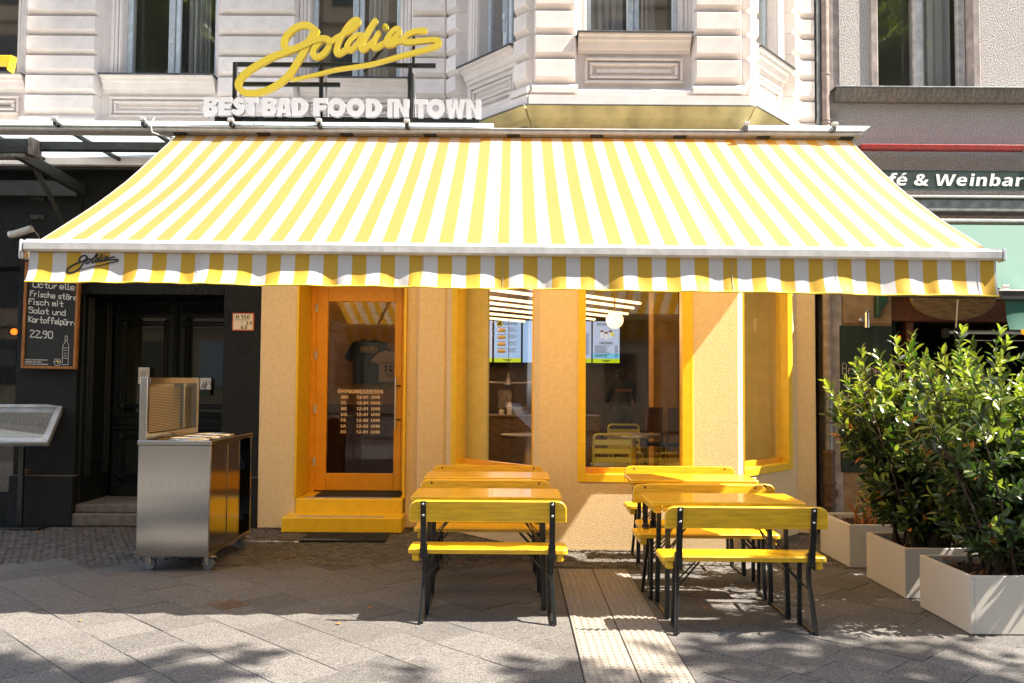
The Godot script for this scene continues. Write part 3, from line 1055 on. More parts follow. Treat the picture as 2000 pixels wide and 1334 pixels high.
func bay_face(house: Node3D, T: Transform3D, width: float, w0: float, w1: float, sill: float, left_board: float, right_board: float) -> void:
	var top := 3.6
	var head := 2.78
	var thick := 0.18
	var list := [[0.0, w0, 0.0, top], [w1, width, 0.0, top], [w0, w1, 0.0, sill], [w0, w1, head, top]]
	var s := Sh.new()
	for c in list:
		s.box(Vector3((c[0] + c[1]) / 2, (c[2] + c[3]) / 2, -thick / 2), Vector3(c[1] - c[0], c[3] - c[2], thick))
	part("bay_wall", s, M.stucco, house).transform = T
	var w := piece("shop_window", house)
	w.transform = T
	var z := -0.07
	# frame boards, of unequal width as the joiner left them
	part("frame", cut(Vector3(w0, sill, z - 0.05), Vector3(w0 + left_board, head, 0.012), 0.006), M.yellow, w)
	part("frame", cut(Vector3(w1 - right_board, sill, z - 0.05), Vector3(w1, head, 0.012), 0.006), M.yellow, w)
	part("sill", cut(Vector3(w0 + left_board, sill, z - 0.05), Vector3(w1 - right_board, sill + 0.075, 0.014), 0.006), M.yellow, w)
	part("frame", cut(Vector3(w0 + left_board, head - 0.06, z - 0.05), Vector3(w1 - right_board, head, 0.011), 0.006), M.yellow, w)
	var inner := Sh.new()
	inner.box(Vector3((w0 + left_board + w1 - right_board) / 2, sill + 0.1, z - 0.02), Vector3(w1 - right_board - w0 - left_board - 0.002, 0.05, 0.05), 0.004)
	part("glazing_bead", inner, M.orange, w)
	var pane := part("pane", slab(Vector3.ZERO, Vector3(w1 - right_board - w0 - left_board + 0.02, head - sill - 0.11, 0.008)), M.shop_glass, w)
	# the pane leans back a hair in its frame
	pane.transform = Transform3D(Basis(Vector3.RIGHT, -0.009), Vector3((w0 + left_board + w1 - right_board) / 2, (sill + head) / 2 + 0.005, z - 0.004))


# ---------------------------------------------------------------- the black front with the house door
func black_front(house: Node3D) -> void:
	var top := 3.62
	var z := -0.05
	# piers, lintel and plinths
	part("black_wall", cut(Vector3(-5.03, 0, -0.9), Vector3(-4.42, top, z), 0.008), M.black_wall, house)
	part("black_wall", cut(Vector3(-7.2, 0, -0.9), Vector3(-5.62, top, z), 0.008), M.black_wall, house)
	part("black_wall", cut(Vector3(-5.62, 2.62, -0.9), Vector3(-5.03, top, z - 0.01), 0.004), M.black_wall, house)
	part("black_wall", cut(Vector3(-2.93, 0, -0.9), Vector3(-2.545, top, z + 0.03), 0.008), M.black_wall, house)
	var lt := Sh.new()
	for c in [[-4.42, -2.93, 2.35, 2.62], [-4.42, -4.08, 2.62, 3.13], [-3.2, -2.93, 2.62, 3.13], [-4.42, -2.93, 3.13, 3.62]]:
		lt.box(Vector3((c[0] + c[1]) / 2, (c[2] + c[3]) / 2, -0.48), Vector3(c[1] - c[0], c[3] - c[2], 0.83))
	part("black_wall", lt, M.black_wall, house)
	part("transom_board", cut(Vector3(-4.08, 2.62, -0.5), Vector3(-3.2, 3.13, -0.2)), M.black_wood, house)
	for c in [[-5.05, -4.4], [-2.95, -2.543]]:
		part("plinth", cut(Vector3(c[0], 0, -0.9), Vector3(c[1], 0.5, z + 0.06), 0.012), M.black_wall, house)
		part("plinth_ledge", cut(Vector3(c[0] + 0.01, 0.5, -0.3), Vector3(c[1] - 0.01, 0.509, z + 0.05), 0.003), M.step_stone, house)
	part("hall_wall", cut(Vector3(-7.2, 0, -5.3), Vector3(-2.75, 3.62, -5.2)), M.room_wall, house)
	part("hall_wall", cut(Vector3(-5.04, 0, -5.2), Vector3(-4.95, 3.62, -0.88)), M.room_wall, house)
	part("hall_wall", cut(Vector3(-4.5, 0.2, -1.0), Vector3(-2.75, 3.62, -0.9)), M.room_wall, house)
	part("hall_wall", cut(Vector3(-7.3, 0, -5.3), Vector3(-7.2, 3.62, -0.9)), M.room_wall, house)
	part("hall_ceiling", cut(Vector3(-7.2, 3.5, -5.3), Vector3(-2.75, 3.61, -0.9)), M.room_wall, house)
	part("hall_floor", cut(Vector3(-7.2, -0.05, -5.3), Vector3(-2.75, 0.02, -0.5)), M.room_wall, house)
	# shop window at the far left
	var w := piece("dark_window", house)
	part("frame", cut(Vector3(-5.62, 0, -0.35), Vector3(-5.56, 2.62, -0.16), 0.005), M.black_wood, w)
	part("frame", cut(Vector3(-5.1, 0, -0.35), Vector3(-5.03, 2.62, -0.16), 0.005), M.black_wood, w)
	part("frame", cut(Vector3(-5.56, 1.6, -0.35), Vector3(-5.1, 1.78, -0.16), 0.005), M.black_wood, w)
	part("pane", cut(Vector3(-5.56, 1.78, -0.27), Vector3(-5.1, 2.62, -0.264)), M.glass, w)
	part("pane", cut(Vector3(-5.56, 0, -0.27), Vector3(-5.1, 1.6, -0.264)), M.glass, w)
	part("sill_board", cut(Vector3(-5.56, 0, -0.35), Vector3(-5.1, 0.3, -0.17), 0.004), M.black_wood, w)
	var bulb := Sh.new()
	bulb.ball(Vector3(-5.32, 1.98, -0.5), Vector3.ONE * 0.035, 10, 8)
	tag(part("light_bulb", bulb, M.bulb_glow), "small orange glowing light bulb behind the dark window", "light bulb")
	# reveal panelling left of the door
	var rv := piece("door_reveal", house)
	part("panel", cut(Vector3(-4.42, 0.2, -0.78), Vector3(-4.385, 2.35, -0.1), 0.005), M.black_wood, rv)
	var rm := Sh.new()
	for k in 3:
		rm.box(Vector3(-4.382, 1.4, -0.2 - 0.05 * k), Vector3(0.02, 1.86, 0.02), 0.007)
		rm.box(Vector3(-4.382, 1.4, -0.72 + 0.05 * k), Vector3(0.02, 1.86, 0.02), 0.007)
	rm.box(Vector3(-4.38, 0.62, -0.46), Vector3(0.026, 0.045, 0.36), 0.009)
	part("moulding", rm, M.black_wood, rv)
	# threshold
	var st := piece("threshold", house)
	part("step", cut(Vector3(-4.44, 0.0, -0.9), Vector3(-2.91, 0.13, 0.0), 0.015), M.step_stone, st)
	part("step", cut(Vector3(-4.42, 0.13, -0.9), Vector3(-2.93, 0.215, -0.06), 0.012), M.step_stone, st)
	# two leaves
	var d := piece("house_door", house)
	d.set_meta("label", "black panelled double door of the house")
	for k in 2:
		door_leaf(d, -4.35 + 0.685 * k, 0.675)
	part("meeting_bead", cut(Vector3(-3.695, 0.22, -0.74), Vector3(-3.645, 2.33, -0.7), 0.012), M.black_wood, d)
	var fl := Sh.new()
	for k in 5:
		fl.box(Vector3(-3.684 + 0.01 * k, 1.35, -0.7), Vector3(0.005, 1.8, 0.012), 0.002)
	part("fluting", fl, M.black_wood, d)


func door_leaf(d: Node3D, x: float, w: float) -> void:
	var z := -0.76
	var y0 := 0.215
	var st := 0.11
	var s := Sh.new()
	s.box(Vector3(x + st / 2, 1.28, z), Vector3(st, 2.13, 0.06), 0.006)
	s.box(Vector3(x + w - st / 2, 1.28, z), Vector3(st, 2.13, 0.06), 0.006)
	for r in [[y0, 0.34], [0.93, 1.1], [2.16, 2.345]]:
		s.box(Vector3(x + w / 2, (r[0] + r[1]) / 2, z - 0.001), Vector3(w - 2 * st + 0.004, r[1] - r[0], 0.058), 0.006)
	part("door_leaf", s, M.black_wood, d)
	var b := Sh.new()
	b.box(Vector3(x + w / 2, 0.275, z + 0.045), Vector3(w - 0.02, 0.13, 0.035), 0.012)
	for y in [0.945, 1.0, 1.075]:
		b.box(Vector3(x + w / 2, y, z + 0.045), Vector3(w - 0.03, 0.026, 0.04), 0.01)
	b.box(Vector3(x + w / 2, 2.2, z + 0.045), Vector3(w - 0.05, 0.022, 0.035), 0.008)
	b.box(Vector3(x + w / 2, 2.31, z + 0.045), Vector3(w - 0.05, 0.022, 0.035), 0.008)
	part("moulding", b, M.black_wood, d)
	var f := Sh.new()
	for k in 26:
		f.box(Vector3(x + 0.06 + (w - 0.12) * k / 25.0, 2.255, z + 0.04), Vector3(0.012, 0.075, 0.02), 0.004)
	part("fluted_frieze", f, M.black_wood, d)
	part("door_glass", cut(Vector3(x + st, 1.1, z - 0.012), Vector3(x + w - st, 2.16, z - 0.004)), M.wired_glass, d)
	part("glass_backing", cut(Vector3(x + st - 0.01, 1.08, z - 0.1), Vector3(x + w - st + 0.01, 2.18, z - 0.09)), M.inside_dark, d)
	part("lower_panel", cut(Vector3(x + st - 0.01, 0.33, z - 0.03), Vector3(x + w - st + 0.01, 0.94, z + 0.005), 0.02), M.black_wood, d)
	# mouldings round both fields, with stepped ears at the corners
	for c in [[1.16, 2.12], [0.4, 0.89]]:
		var m := Sh.new()
		for q in 2:
			var g := 0.012 + 0.03 * q
			var a := x + st - 0.03 + g
			var e := x + w - st + 0.03 - g
			var lo: float = c[0] + g
			var hi: float = c[1] - g
			for sx in [a, e]:
				m.box(Vector3(sx, (lo + hi) / 2, z + 0.035), Vector3(0.016, hi - lo, 0.03), 0.006)
			for sy in [lo, hi]:
				m.box(Vector3((a + e) / 2, sy, z + 0.036), Vector3(e - a, 0.016, 0.03), 0.006)
		for sx in [x + st - 0.012, x + w - st + 0.012]:
			for sy in [c[0] + 0.03, c[1] - 0.03]:
				m.box(Vector3(sx, sy, z + 0.04), Vector3(0.075, 0.075, 0.03), 0.012)
				m.ball(Vector3(sx, sy, z + 0.055), Vector3(0.026, 0.026, 0.014), 8, 6)
		part("panel_moulding", m, M.black_wood, d)


# ---------------------------------------------------------------- the room behind the shop windows
func shop_room(house: Node3D) -> void:
	part("interior_floor", cut(Vector3(-2.7, 0.05, -9.6), Vector3(3.1, 0.13, -0.25)), M.inside_floor, house)
	part("interior_floor", bay_plan(0.02, 0.13), M.inside_floor, house)
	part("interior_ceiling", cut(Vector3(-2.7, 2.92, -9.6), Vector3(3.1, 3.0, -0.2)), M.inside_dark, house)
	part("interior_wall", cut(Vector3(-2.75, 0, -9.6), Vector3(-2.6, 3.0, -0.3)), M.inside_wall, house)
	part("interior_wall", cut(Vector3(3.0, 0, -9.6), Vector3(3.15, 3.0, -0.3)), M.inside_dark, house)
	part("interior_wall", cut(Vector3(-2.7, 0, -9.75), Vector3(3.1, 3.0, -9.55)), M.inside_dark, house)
	# painted piers left and right of the opening into the bay
	part("interior_pier", cut(Vector3(-0.9, 0.13, -0.3), Vector3(-0.235, 2.92, -0.06), 0.01), M.inside_cream, house)
	part("interior_pier", cut(Vector3(2.26, 0.13, -0.3), Vector3(3.0, 2.92, -0.06), 0.01), M.inside_cream, house)
	part("interior_wall", cut(Vector3(-1.05, 0.13, -3.7), Vector3(-0.9, 2.92, -0.3)), M.inside_wall, house)
	# wall of shirts behind the door
	part("interior_wall", cut(Vector3(-2.6, 1.15, -3.8), Vector3(-0.9, 2.92, -3.6)), M.inside_wall, house)
	part("wainscot", cut(Vector3(-2.6, 0.13, -3.78), Vector3(-0.9, 1.15, -3.56)), M.brown_wood, house)
	part("reflection_column", cut(Vector3(1.98, 0.13, -3.9), Vector3(2.34, 2.92, -3.5), 0.01), M.inside_wall, house)  # column added in place of a tan reflection on the wide window
	# low window seat that runs round the bay
	var b := piece("window_seat", house)
	part("cushion", cut(Vector3(-0.45, 0.42, 0.02), Vector3(0.1, 0.58, 0.28), 0.03), M.rubber, b)
	part("cushion", cut(Vector3(2.0, 0.42, 0.02), Vector3(2.62, 0.62, 0.28), 0.03), M.rubber, b)
	part("bench_board", cut(Vector3(0.32, 0.55, 0.6), Vector3(1.9, 0.6, 0.86), 0.01), M.brown_wood, b)


# ---------------------------------------------------------------- the house to the right
func neighbour() -> void:
	var o := thing("neighbour_building", "pink rough cast house with a dark cafe front right of the awning", "building")
	var z := 0.0
	# rough cast above, with a smooth band at the left edge and round the window
	var w := Sh.new()
	for c in [[3.34, 3.66, 4.5, 7.5], [4.78, 7.5, 4.5, 7.5]]:
		w.box(Vector3((c[0] + c[1]) / 2, (c[2] + c[3]) / 2, -0.15), Vector3(c[1] - c[0], c[3] - c[2], 0.3))
	w.box(Vector3(5.42, 3.44, -0.17), Vector3(4.16, 2.12, 0.3))
	part("rough_wall", w, M.roughcast, o)
	var e := Sh.new()
	e.box(Vector3(3.28, 3.75, -0.2), Vector3(0.13, 7.5, 0.38), 0.006)
	part("edge_strip", e, M.smooth_render, o)
	var f := Sh.new()
	f.box(Vector3(3.695, 6.0, -0.13), Vector3(0.075, 3.0, 0.3), 0.008)
	f.box(Vector3(4.745, 6.0, -0.13), Vector3(0.075, 3.0, 0.3), 0.008)
	part("window_surround", f, M.smooth_render, o)
	var s := Sh.new()
	s.mould([Vector2(4.36, -0.02), Vector2(4.36, 0.05), Vector2(4.43, 0.11), Vector2(4.475, 0.125), Vector2(4.475, -0.02)], 3.27, 7.5, Transform3D(), 0.0)
	part("long_sill", s, M.grimy, o)
	part("sill_flashing", cut(Vector3(3.25, 4.476, -0.2), Vector3(7.5, 4.49, 0.15), 0.003), M.zinc, o)
	var win := piece("window", o)
	var wf := Sh.new()
	for c in [[3.735, 3.785, 4.52, 7.5], [4.165, 4.265, 4.52, 7.5], [4.62, 4.705, 4.52, 7.5]]:
		wf.box(Vector3((c[0] + c[1]) / 2, (c[2] + c[3]) / 2, -0.16), Vector3(c[1] - c[0], c[3] - c[2], 0.07), 0.01)
	wf.box(Vector3(3.975, 4.535, -0.16), Vector3(0.378, 0.06, 0.066), 0.01)
	wf.box(Vector3(4.442, 4.535, -0.16), Vector3(0.352, 0.06, 0.066), 0.01)
	part("frame", wf, M.old_white, win)
	part("pane", cut(Vector3(3.785, 4.56, -0.17), Vector3(4.165, 7.5, -0.164)), M.glass, win)
	part("pane", cut(Vector3(4.265, 4.56, -0.17), Vector3(4.62, 7.5, -0.164)), M.glass, win)
	part("inner_pane", cut(Vector3(3.785, 4.56, -0.28), Vector3(4.165, 7.5, -0.274)), M.glass, win)  # second pane, added for a stronger reflection
	part("curtain", drape_shape(4.22, 4.64, 4.5, 7.4, -0.36), M.curtain, win)
	part("dark_room", cut(Vector3(3.5, 4.4, -1.4), Vector3(5.0, 7.5, -1.3)), M.room_wall, win)
	# ground floor: tan pier, dark opening, beam
	part("tan_pier", cut(Vector3(3.22, 0, -0.3), Vector3(3.86, 2.4, -0.03), 0.008), M.tan_wall, o)
	part("tan_panel", cut(Vector3(3.36, 2.1, -0.03), Vector3(3.85, 2.4, -0.012), 0.004), M.tan_wall, o)
	part("cafe_lintel", cut(Vector3(3.86, 2.13, -0.3), Vector3(7.5, 2.4, -0.08), 0.006), M.brown_wood, o)
	part("cafe_wall", cut(Vector3(3.22, 0, -7.1), Vector3(7.5, 2.6, -7.0)), M.inside_dark, o)
	part("cafe_wall", cut(Vector3(3.2, 0, -7.0), Vector3(3.3, 2.6, -0.3)), M.inside_dark, o)
	part("cafe_ceiling", cut(Vector3(3.2, 2.4, -7.0), Vector3(7.5, 2.5, -0.02)), M.inside_dark, o)
	part("cafe_floor", cut(Vector3(3.2, 0.0, -7.0), Vector3(7.5, 0.05, -0.02)), M.inside_dark, o)
	part("door_post", cut(Vector3(3.87, 0.05, -0.28), Vector3(3.93, 2.13, -0.1), 0.006), M.black_wood, o)
	part("door_post", cut(Vector3(4.06, 0.05, -0.3), Vector3(4.13, 2.13, -0.14), 0.006), M.brown_wood, o)
	part("cafe_end_wall", cut(Vector3(7.4, 0, -7.0), Vector3(7.5, 2.6, -0.1)), M.inside_dark, o)
	part("upper_storeys", cut(Vector3(3.22, 7.5, -8.0), Vector3(9.5, 14.0, 0.0)), M.roughcast, o)
	part("house_body", cut(Vector3(3.22, 2.5, -8.0), Vector3(9.5, 7.5, -1.45)), M.inside_dark, o)
	# rain pipe between the houses
	var p := thing("drainpipe", "brown rain pipe running down the joint between the two houses", "drainpipe", Vector3(3.155, 0, 0.1))
	var a := Sh.new()
	a.tube([Vector3(0, 1.42, 0), Vector3(0, 7.4, 0)], 0.043, 14, false)
	part("pipe", a, M.pipe, p)
	var c := Sh.new()
	for y in [4.12, 4.15, 4.62]:
		c.lathe([Vector2(0.043, -0.012), Vector2(0.05, -0.008), Vector2(0.05, 0.008), Vector2(0.043, 0.012)], 14, Transform3D(Basis(), Vector3(0, y, 0)))
	c.box(Vector3(0.07, 4.14, -0.02), Vector3(0.05, 0.02, 0.02), 0.003)
	part("collar", c, M.pipe, p)
	var m := Sh.new()
	m.tube([Vector3(0.01, 0.82, 0), Vector3(0.01, 1.44, 0)], 0.04, 14, false)
	part("bare_sleeve", m, M.zinc, p)
	var i := Sh.new()
	i.tube([Vector3(0.01, 0.0, 0), Vector3(0.01, 0.83, 0)], 0.055, 14, false)
	for y in [0.28, 0.5, 0.8]:
		i.lathe([Vector2(0.055, -0.02), Vector2(0.064, -0.014), Vector2(0.064, 0.014), Vector2(0.055, 0.02)], 14, Transform3D(Basis(), Vector3(0.01, y, 0)))
	i.tube([Vector3(0.02, 0.4, 0.03), Vector3(0.02, 0.4, 0.08)], 0.05, 16)
	i.box(Vector3(0.02, 0.4, 0.085), Vector3(0.06, 0.012, 0.012), 0.003)
	part("cast_iron_foot", i, M.cast_iron, p)
	var st := Sh.new()
	st.box(Vector3(0.03, 1.1, 0.0), Vector3(0.14, 0.018, 0.1), 0.004)
	part("pipe_clip", st, M.cast_iron, p)
	var fl := tag(part("flashing_strip", cut(Vector3(3.065, 3.7, -0.2), Vector3(3.1, 7.4, 0.13), 0.004), M.zinc), "grey zinc strip covering the joint between the two houses", "flashing")


func opposite() -> void:
	# across the street, seen only as a reflection in the upper windows
	var o := thing("opposite_building", "tan house across the street mirrored in the upper windows", "building", Vector3(0, 0, 30))
	var wall := mat(lin(0.6, 0.46, 0.3), 0.9)
	var s := Sh.new()
	s.box(Vector3(0, 11, 4), Vector3(70, 22, 8))
	for f in 6:
		s.box(Vector3(0, 3.9 + 3.4 * f, -0.1), Vector3(70, 0.25, 0.35))
	part("wall", s, wall, o)
	var g := cut(Vector3(-0.65, 0, -0.08), Vector3(0.65, 2.0, -0.02)).mesh()
	for f in 6:
		for k in 20:
			var w := part("window", g, M.white_frame if k % 5 == 0 else M.lens, o)
			w.position = Vector3(-28.5 + 3 * k, 1.2 + 3.4 * f, 0)


# ---------------------------------------------------------------- the striped awning
func strip_sheet(x0: float, x1: float, f: Callable, nx: int, ny: int) -> Sh:
	# f(x, t) gives the point of the cloth at x and at t from the upper edge (0) to the lower (1)
	var s := Sh.new()
	for i in nx:
		for j in ny:
			var a := lerpf(x0, x1, float(i) / nx)
			var b := lerpf(x0, x1, float(i + 1) / nx)
			var t := float(j) / ny
			var u := float(j + 1) / ny
			var P := [f.call(a, u), f.call(b, u), f.call(b, t), f.call(a, t)]
			var N := []
			for q in [[a, u], [b, u], [b, t], [a, t]]:
				var dx: Vector3 = f.call(q[0] + 0.004, q[1]) - f.call(q[0] - 0.004, q[1])
				var dt: Vector3 = f.call(q[0], q[1] - 0.004) - f.call(q[0], q[1] + 0.004)
				N.append(dx.cross(dt).normalized())
			s.soft(P[0], P[1], P[2], N[0], N[1], N[2])
			s.soft(P[0], P[2], P[3], N[0], N[2], N[3])
	return s


func joined(list: Array) -> Sh:
	var s := Sh.new()
	for k in list:
		s.v.append_array(k.v)
		s.n.append_array(k.n)
		s.uv.append_array(k.uv)
	return s


func awning() -> void:
	var o := thing("shop_awning", "large yellow and white striped shop awning stretched out over the tables", "awning")
	var wob := FastNoiseLite.new()
	wob.seed = 3
	wob.frequency = 1.0
	# roof cloth: rear edge at t = 0, front at t = 1
	var roof := func(x: float, t: float) -> Vector3:
		var y := lerpf(3.615, 2.345 - 0.0018 * x, t)
		var sag := 0.045 * sin(PI * t) * (0.6 + 0.4 * cos(x * 2.13)) + 0.012 * sin(PI * t) * sin(x * 4.4 + 1.3 * t)
		var near := smoothstep(0.82, 1.0, t)
		sag += near * (1.0 - t) * 0.14 * wob.get_noise_2d(x * 2.6, 3.0)
		sag += 0.01 * (wob.get_noise_2d(x * 0.9, t * 2.0) + 0.5) * sin(PI * t)
		return Vector3(x, y - sag, lerpf(1.31, 3.5, t))
	var half := 2.947
	var pitch := 0.0885
	var whites := []
	var yellows := []
	var hems := [[], []]
	var x := -3.0 + 0.058 - pitch
	var k := 0
	while x < half:
		var a := maxf(x, -half)
		var b := minf(x + pitch, half)
		if b - a > 0.004:
			(yellows if k % 2 == 1 else whites).append(strip_sheet(a, b, roof, 2, 26))
		x += pitch
		k += 1
	var am := ArrayMesh.new()
	joined(whites).add_to(am, M.cloth_white)
	joined(yellows).add_to(am, M.cloth_yellow)
	var seam := Sh.new()
	for sx in [-2.94, -1.53, -0.1, 1.32, 2.94]:
		for q in 26:
			seam.bar(roof.call(sx, q / 26.0) + Vector3(0, 0.0015, 0), roof.call(sx, (q + 1) / 26.0) + Vector3(0, 0.0015, 0), 0.012, 0.001)
	seam.add_to(am, M.cloth_white)
	part("roof_cloth", am, null, o)
	# valance
	var hang := func(x2: float, t: float) -> Vector3:
		var y0 := 2.262 - 0.0013 * x2
		var y1 := 2.056 - 0.0085 * x2 + 0.006 * sin(x2 * 5.0) * 0.5
		var w := wob.get_noise_2d(x2 * 1.5, 9.0) * 0.02 + 0.008 * sin(x2 * 17.0 + 2.0 * sin(x2 * 2.0)) + 0.005 * sin(x2 * 29.0)
		var z := 3.528 + t * t * t * (0.052 + 2.4 * w)
		return Vector3(x2, lerpf(y0, y1, t), z)
	whites = []
	yellows = []
	x = -3.0 + 0.058 - pitch
	k = 0
	while x < 3.0:
		var a := maxf(x, -3.0)
		var b := minf(x + pitch, 3.0)
		if b - a > 0.004:
			(yellows if k % 2 == 1 else whites).append(strip_sheet(a, b, hang, 3, 12))
		x += pitch
		k += 1
	var vm := ArrayMesh.new()
	joined(whites).add_to(vm, M.valance_white)
	joined(yellows).add_to(vm, M.valance_yellow)
	part("valance", vm, null, o)
	var pts := []
	for i in 121:
		pts.append(hang.call(lerpf(-3.0, 3.0, i / 120.0), 1.0))
	var hem := Sh.new()
	hem.tube(pts, 0.0055, 6)
	part("hem", hem, M.hem, o)
	var st := Sh.new()
	for sx in [-1.95, -0.56, -0.06, 1.36, 2.0, 2.88]:
		for q in 8:
			st.bar(hang.call(sx, q / 8.0) + Vector3(0, 0, 0.002), hang.call(sx, (q + 1) / 8.0) + Vector3(0, 0, 0.002), 0.003, 0.002)
	part("seam", st, M.valance_white, o)
	# black lettering printed on the valance
	var lg := Sh.new()
	var to := func(p: Vector2) -> Vector2: return p * 0.178
	var c: Vector3 = hang.call(-2.6, 0.4)
	script_strokes(lg, 0.178, 0.0012, Transform3D(Basis(), Vector3(-2.602, 2.18, 0.0012)), 0.0, 1.15)
	for i in lg.v.size():
		var p := lg.v[i]
		var y0 := 2.262 - 0.0013 * p.x
		var h: Vector3 = hang.call(p.x, clampf((y0 - p.y) / (y0 - 2.078), 0.0, 1.0))
		lg.v[i] = Vector3(p.x, p.y, h.z + p.z)
	part("printed_lettering", lg, M.print_black, o)
	# front bar, end caps, cassette
	var B := Basis(Vector3.BACK, -0.0028)
	var fb := Sh.new()
	fb.box(Vector3(0, 2.297, 3.518), Vector3(6.07, 0.065, 0.075), 0.012, B)
	fb.box(Vector3(0, 2.334, 3.51), Vector3(6.05, 0.012, 0.045), 0.004, B)
	part("front_bar", fb, M.white_metal, o)
	for s in [-1, 1]:
		part("end_cap", slab(Vector3(s * 3.043, 2.297 - 0.0028 * 3.04 * s, 3.515), Vector3(0.018, 0.078, 0.086), 0.008), M.alu, o)
	part("end_bracket", cut(Vector3(-3.062, 2.225, 3.45), Vector3(-3.035, 2.29, 3.54), 0.006), M.alu, o)
	var cs := Sh.new()
	cs.box(Vector3(-1.4, 3.645, 1.31), Vector3(8.85, 0.032, 0.18), 0.012)  # made deeper to shut out sun slipping through the gap behind it
	cs.box(Vector3(-1.4, 3.668, 1.38), Vector3(8.85, 0.012, 0.05), 0.004)
	part("cover_profile", cs, M.white_metal, o)
	var ro := Sh.new()
	ro.tube([Vector3(-2.97, 3.6, 1.24), Vector3(2.97, 3.6, 1.24)], 0.042, 14)
	part("roller", ro, M.dark_steel, o)
	for i in 9:
		part("roller_bracket", slab(Vector3(-2.9 + 0.725 * i, 3.622, 1.345), Vector3(0.11, 0.02, 0.06), 0.003), M.dark_steel, o)
	for s in [-1, 1]:
		var arm := Sh.new()
		arm.bar(Vector3(s * 2.5, 3.42, 1.2), Vector3(s * 1.9, 2.85, 2.4), 0.05, 0.04, 0.01)
		arm.bar(Vector3(s * 1.9, 2.85, 2.4), Vector3(s * 2.5, 2.27, 3.48), 0.045, 0.035, 0.01)
		arm.ball(Vector3(s * 1.9, 2.85, 2.4), Vector3.ONE * 0.045, 10, 8)
		part("folding_arm", arm, M.alu, o)


func script_strokes(s: Sh, k: float, depth: float, T: Transform3D, lift := 0.0, thin := 1.0) -> void:
	# the shop's handwritten name as centre lines (x, y pairs, metres on the roof sign) with the half width of the stroke
	var lines := [
		[0.028, -0.216, 0.333, -0.261, 0.368, -0.303, 0.378, -0.364, 0.367, -0.424, 0.325, -0.47, 0.267, -0.487, 0.212, -0.47, 0.173, -0.424, 0.158, -0.37, 0.171, -0.309, 0.202, -0.261, 0.245, -0.231, 0.3, -0.205, 0.326],
		[0.028, -0.205, 0.326, -0.249, 0.251, -0.303, 0.153, -0.364, 0.049, -0.43, -0.055, -0.515, -0.138, -0.624, -0.2, -0.739, -0.229, -0.824, -0.22, -0.873, -0.172, -0.863, -0.111, -0.8, -0.04, -0.703, 0.025, -0.588, 0.09, -0.467, 0.139, -0.364, 0.177, -0.273, 0.22, -0.194, 0.25, -0.128, 0.258],
		[0.024, -0.131, 0.257, -0.182, 0.215, -0.225, 0.16, -0.228, 0.111, -0.198, 0.093, -0.146, 0.118, -0.104, 0.167, -0.086, 0.216, -0.098, 0.25, -0.128, 0.255, -0.073, 0.232, -0.019, 0.269],
		[0.023, -0.026, 0.265, 0.053, 0.309, 0.113, 0.352, 0.156, 0.398, 0.156, 0.424, 0.125, 0.422, 0.077, 0.376, 0.035, 0.309, -0.002, 0.235, -0.023, 0.174, -0.026, 0.132, -0.002, 0.125, 0.041, 0.151, 0.077, 0.175],
		[0.022, 0.195, 0.289, 0.156, 0.29, 0.107, 0.255, 0.071, 0.206, 0.066, 0.169, 0.095, 0.158, 0.143, 0.194, 0.18, 0.249, 0.196, 0.288],
		[0.023, 0.308, 0.417, 0.265, 0.35, 0.228, 0.28, 0.198, 0.219, 0.187, 0.176, 0.204, 0.161, 0.24, 0.183, 0.289, 0.232],
		[0.023, 0.343, 0.309, 0.313, 0.26, 0.292, 0.214, 0.295, 0.182, 0.325, 0.181, 0.373, 0.209, 0.422, 0.233],
		[0.022, 0.422, 0.227, 0.47, 0.258, 0.513, 0.307, 0.516, 0.341, 0.494, 0.347, 0.452, 0.313, 0.416, 0.258, 0.404, 0.221, 0.422, 0.202, 0.464, 0.21, 0.507, 0.233, 0.543, 0.238],
		[0.023, 0.741, 0.333, 0.67, 0.327, 0.609, 0.307, 0.567, 0.271, 0.557, 0.241, 0.585, 0.229, 0.652, 0.233, 0.73, 0.243, 0.815, 0.249, 0.859, 0.241, 0.856, 0.207, 0.809, 0.183, 0.7, 0.151, 0.519, 0.101, 0.277, 0.031, -0.026, -0.019, -0.207, -0.066, -0.41, -0.112],
		[0.029, 0.396, 0.359, 0.3975, 0.36],
	]
	for i in lines.size():
		var a: Array = lines[i]
		var pts := []
		var r := []
		var m := (a.size() - 1) / 2
		for q in m:
			pts.append(Vector2(a[1 + 2 * q], a[2 + 2 * q]) * k)
			var w: float = a[0]
			if i == 8:
				w = lerpf(0.0235, 0.011, maxf(0.0, (q - 10.0) / 7.0)) + (0.004 if q == 9 or q == 10 else 0.0)
			r.append(w * k * thin)
		s.stroke(pts, r, depth, T, 0.004 * k, 5, lift + 0.0014 * k * i)


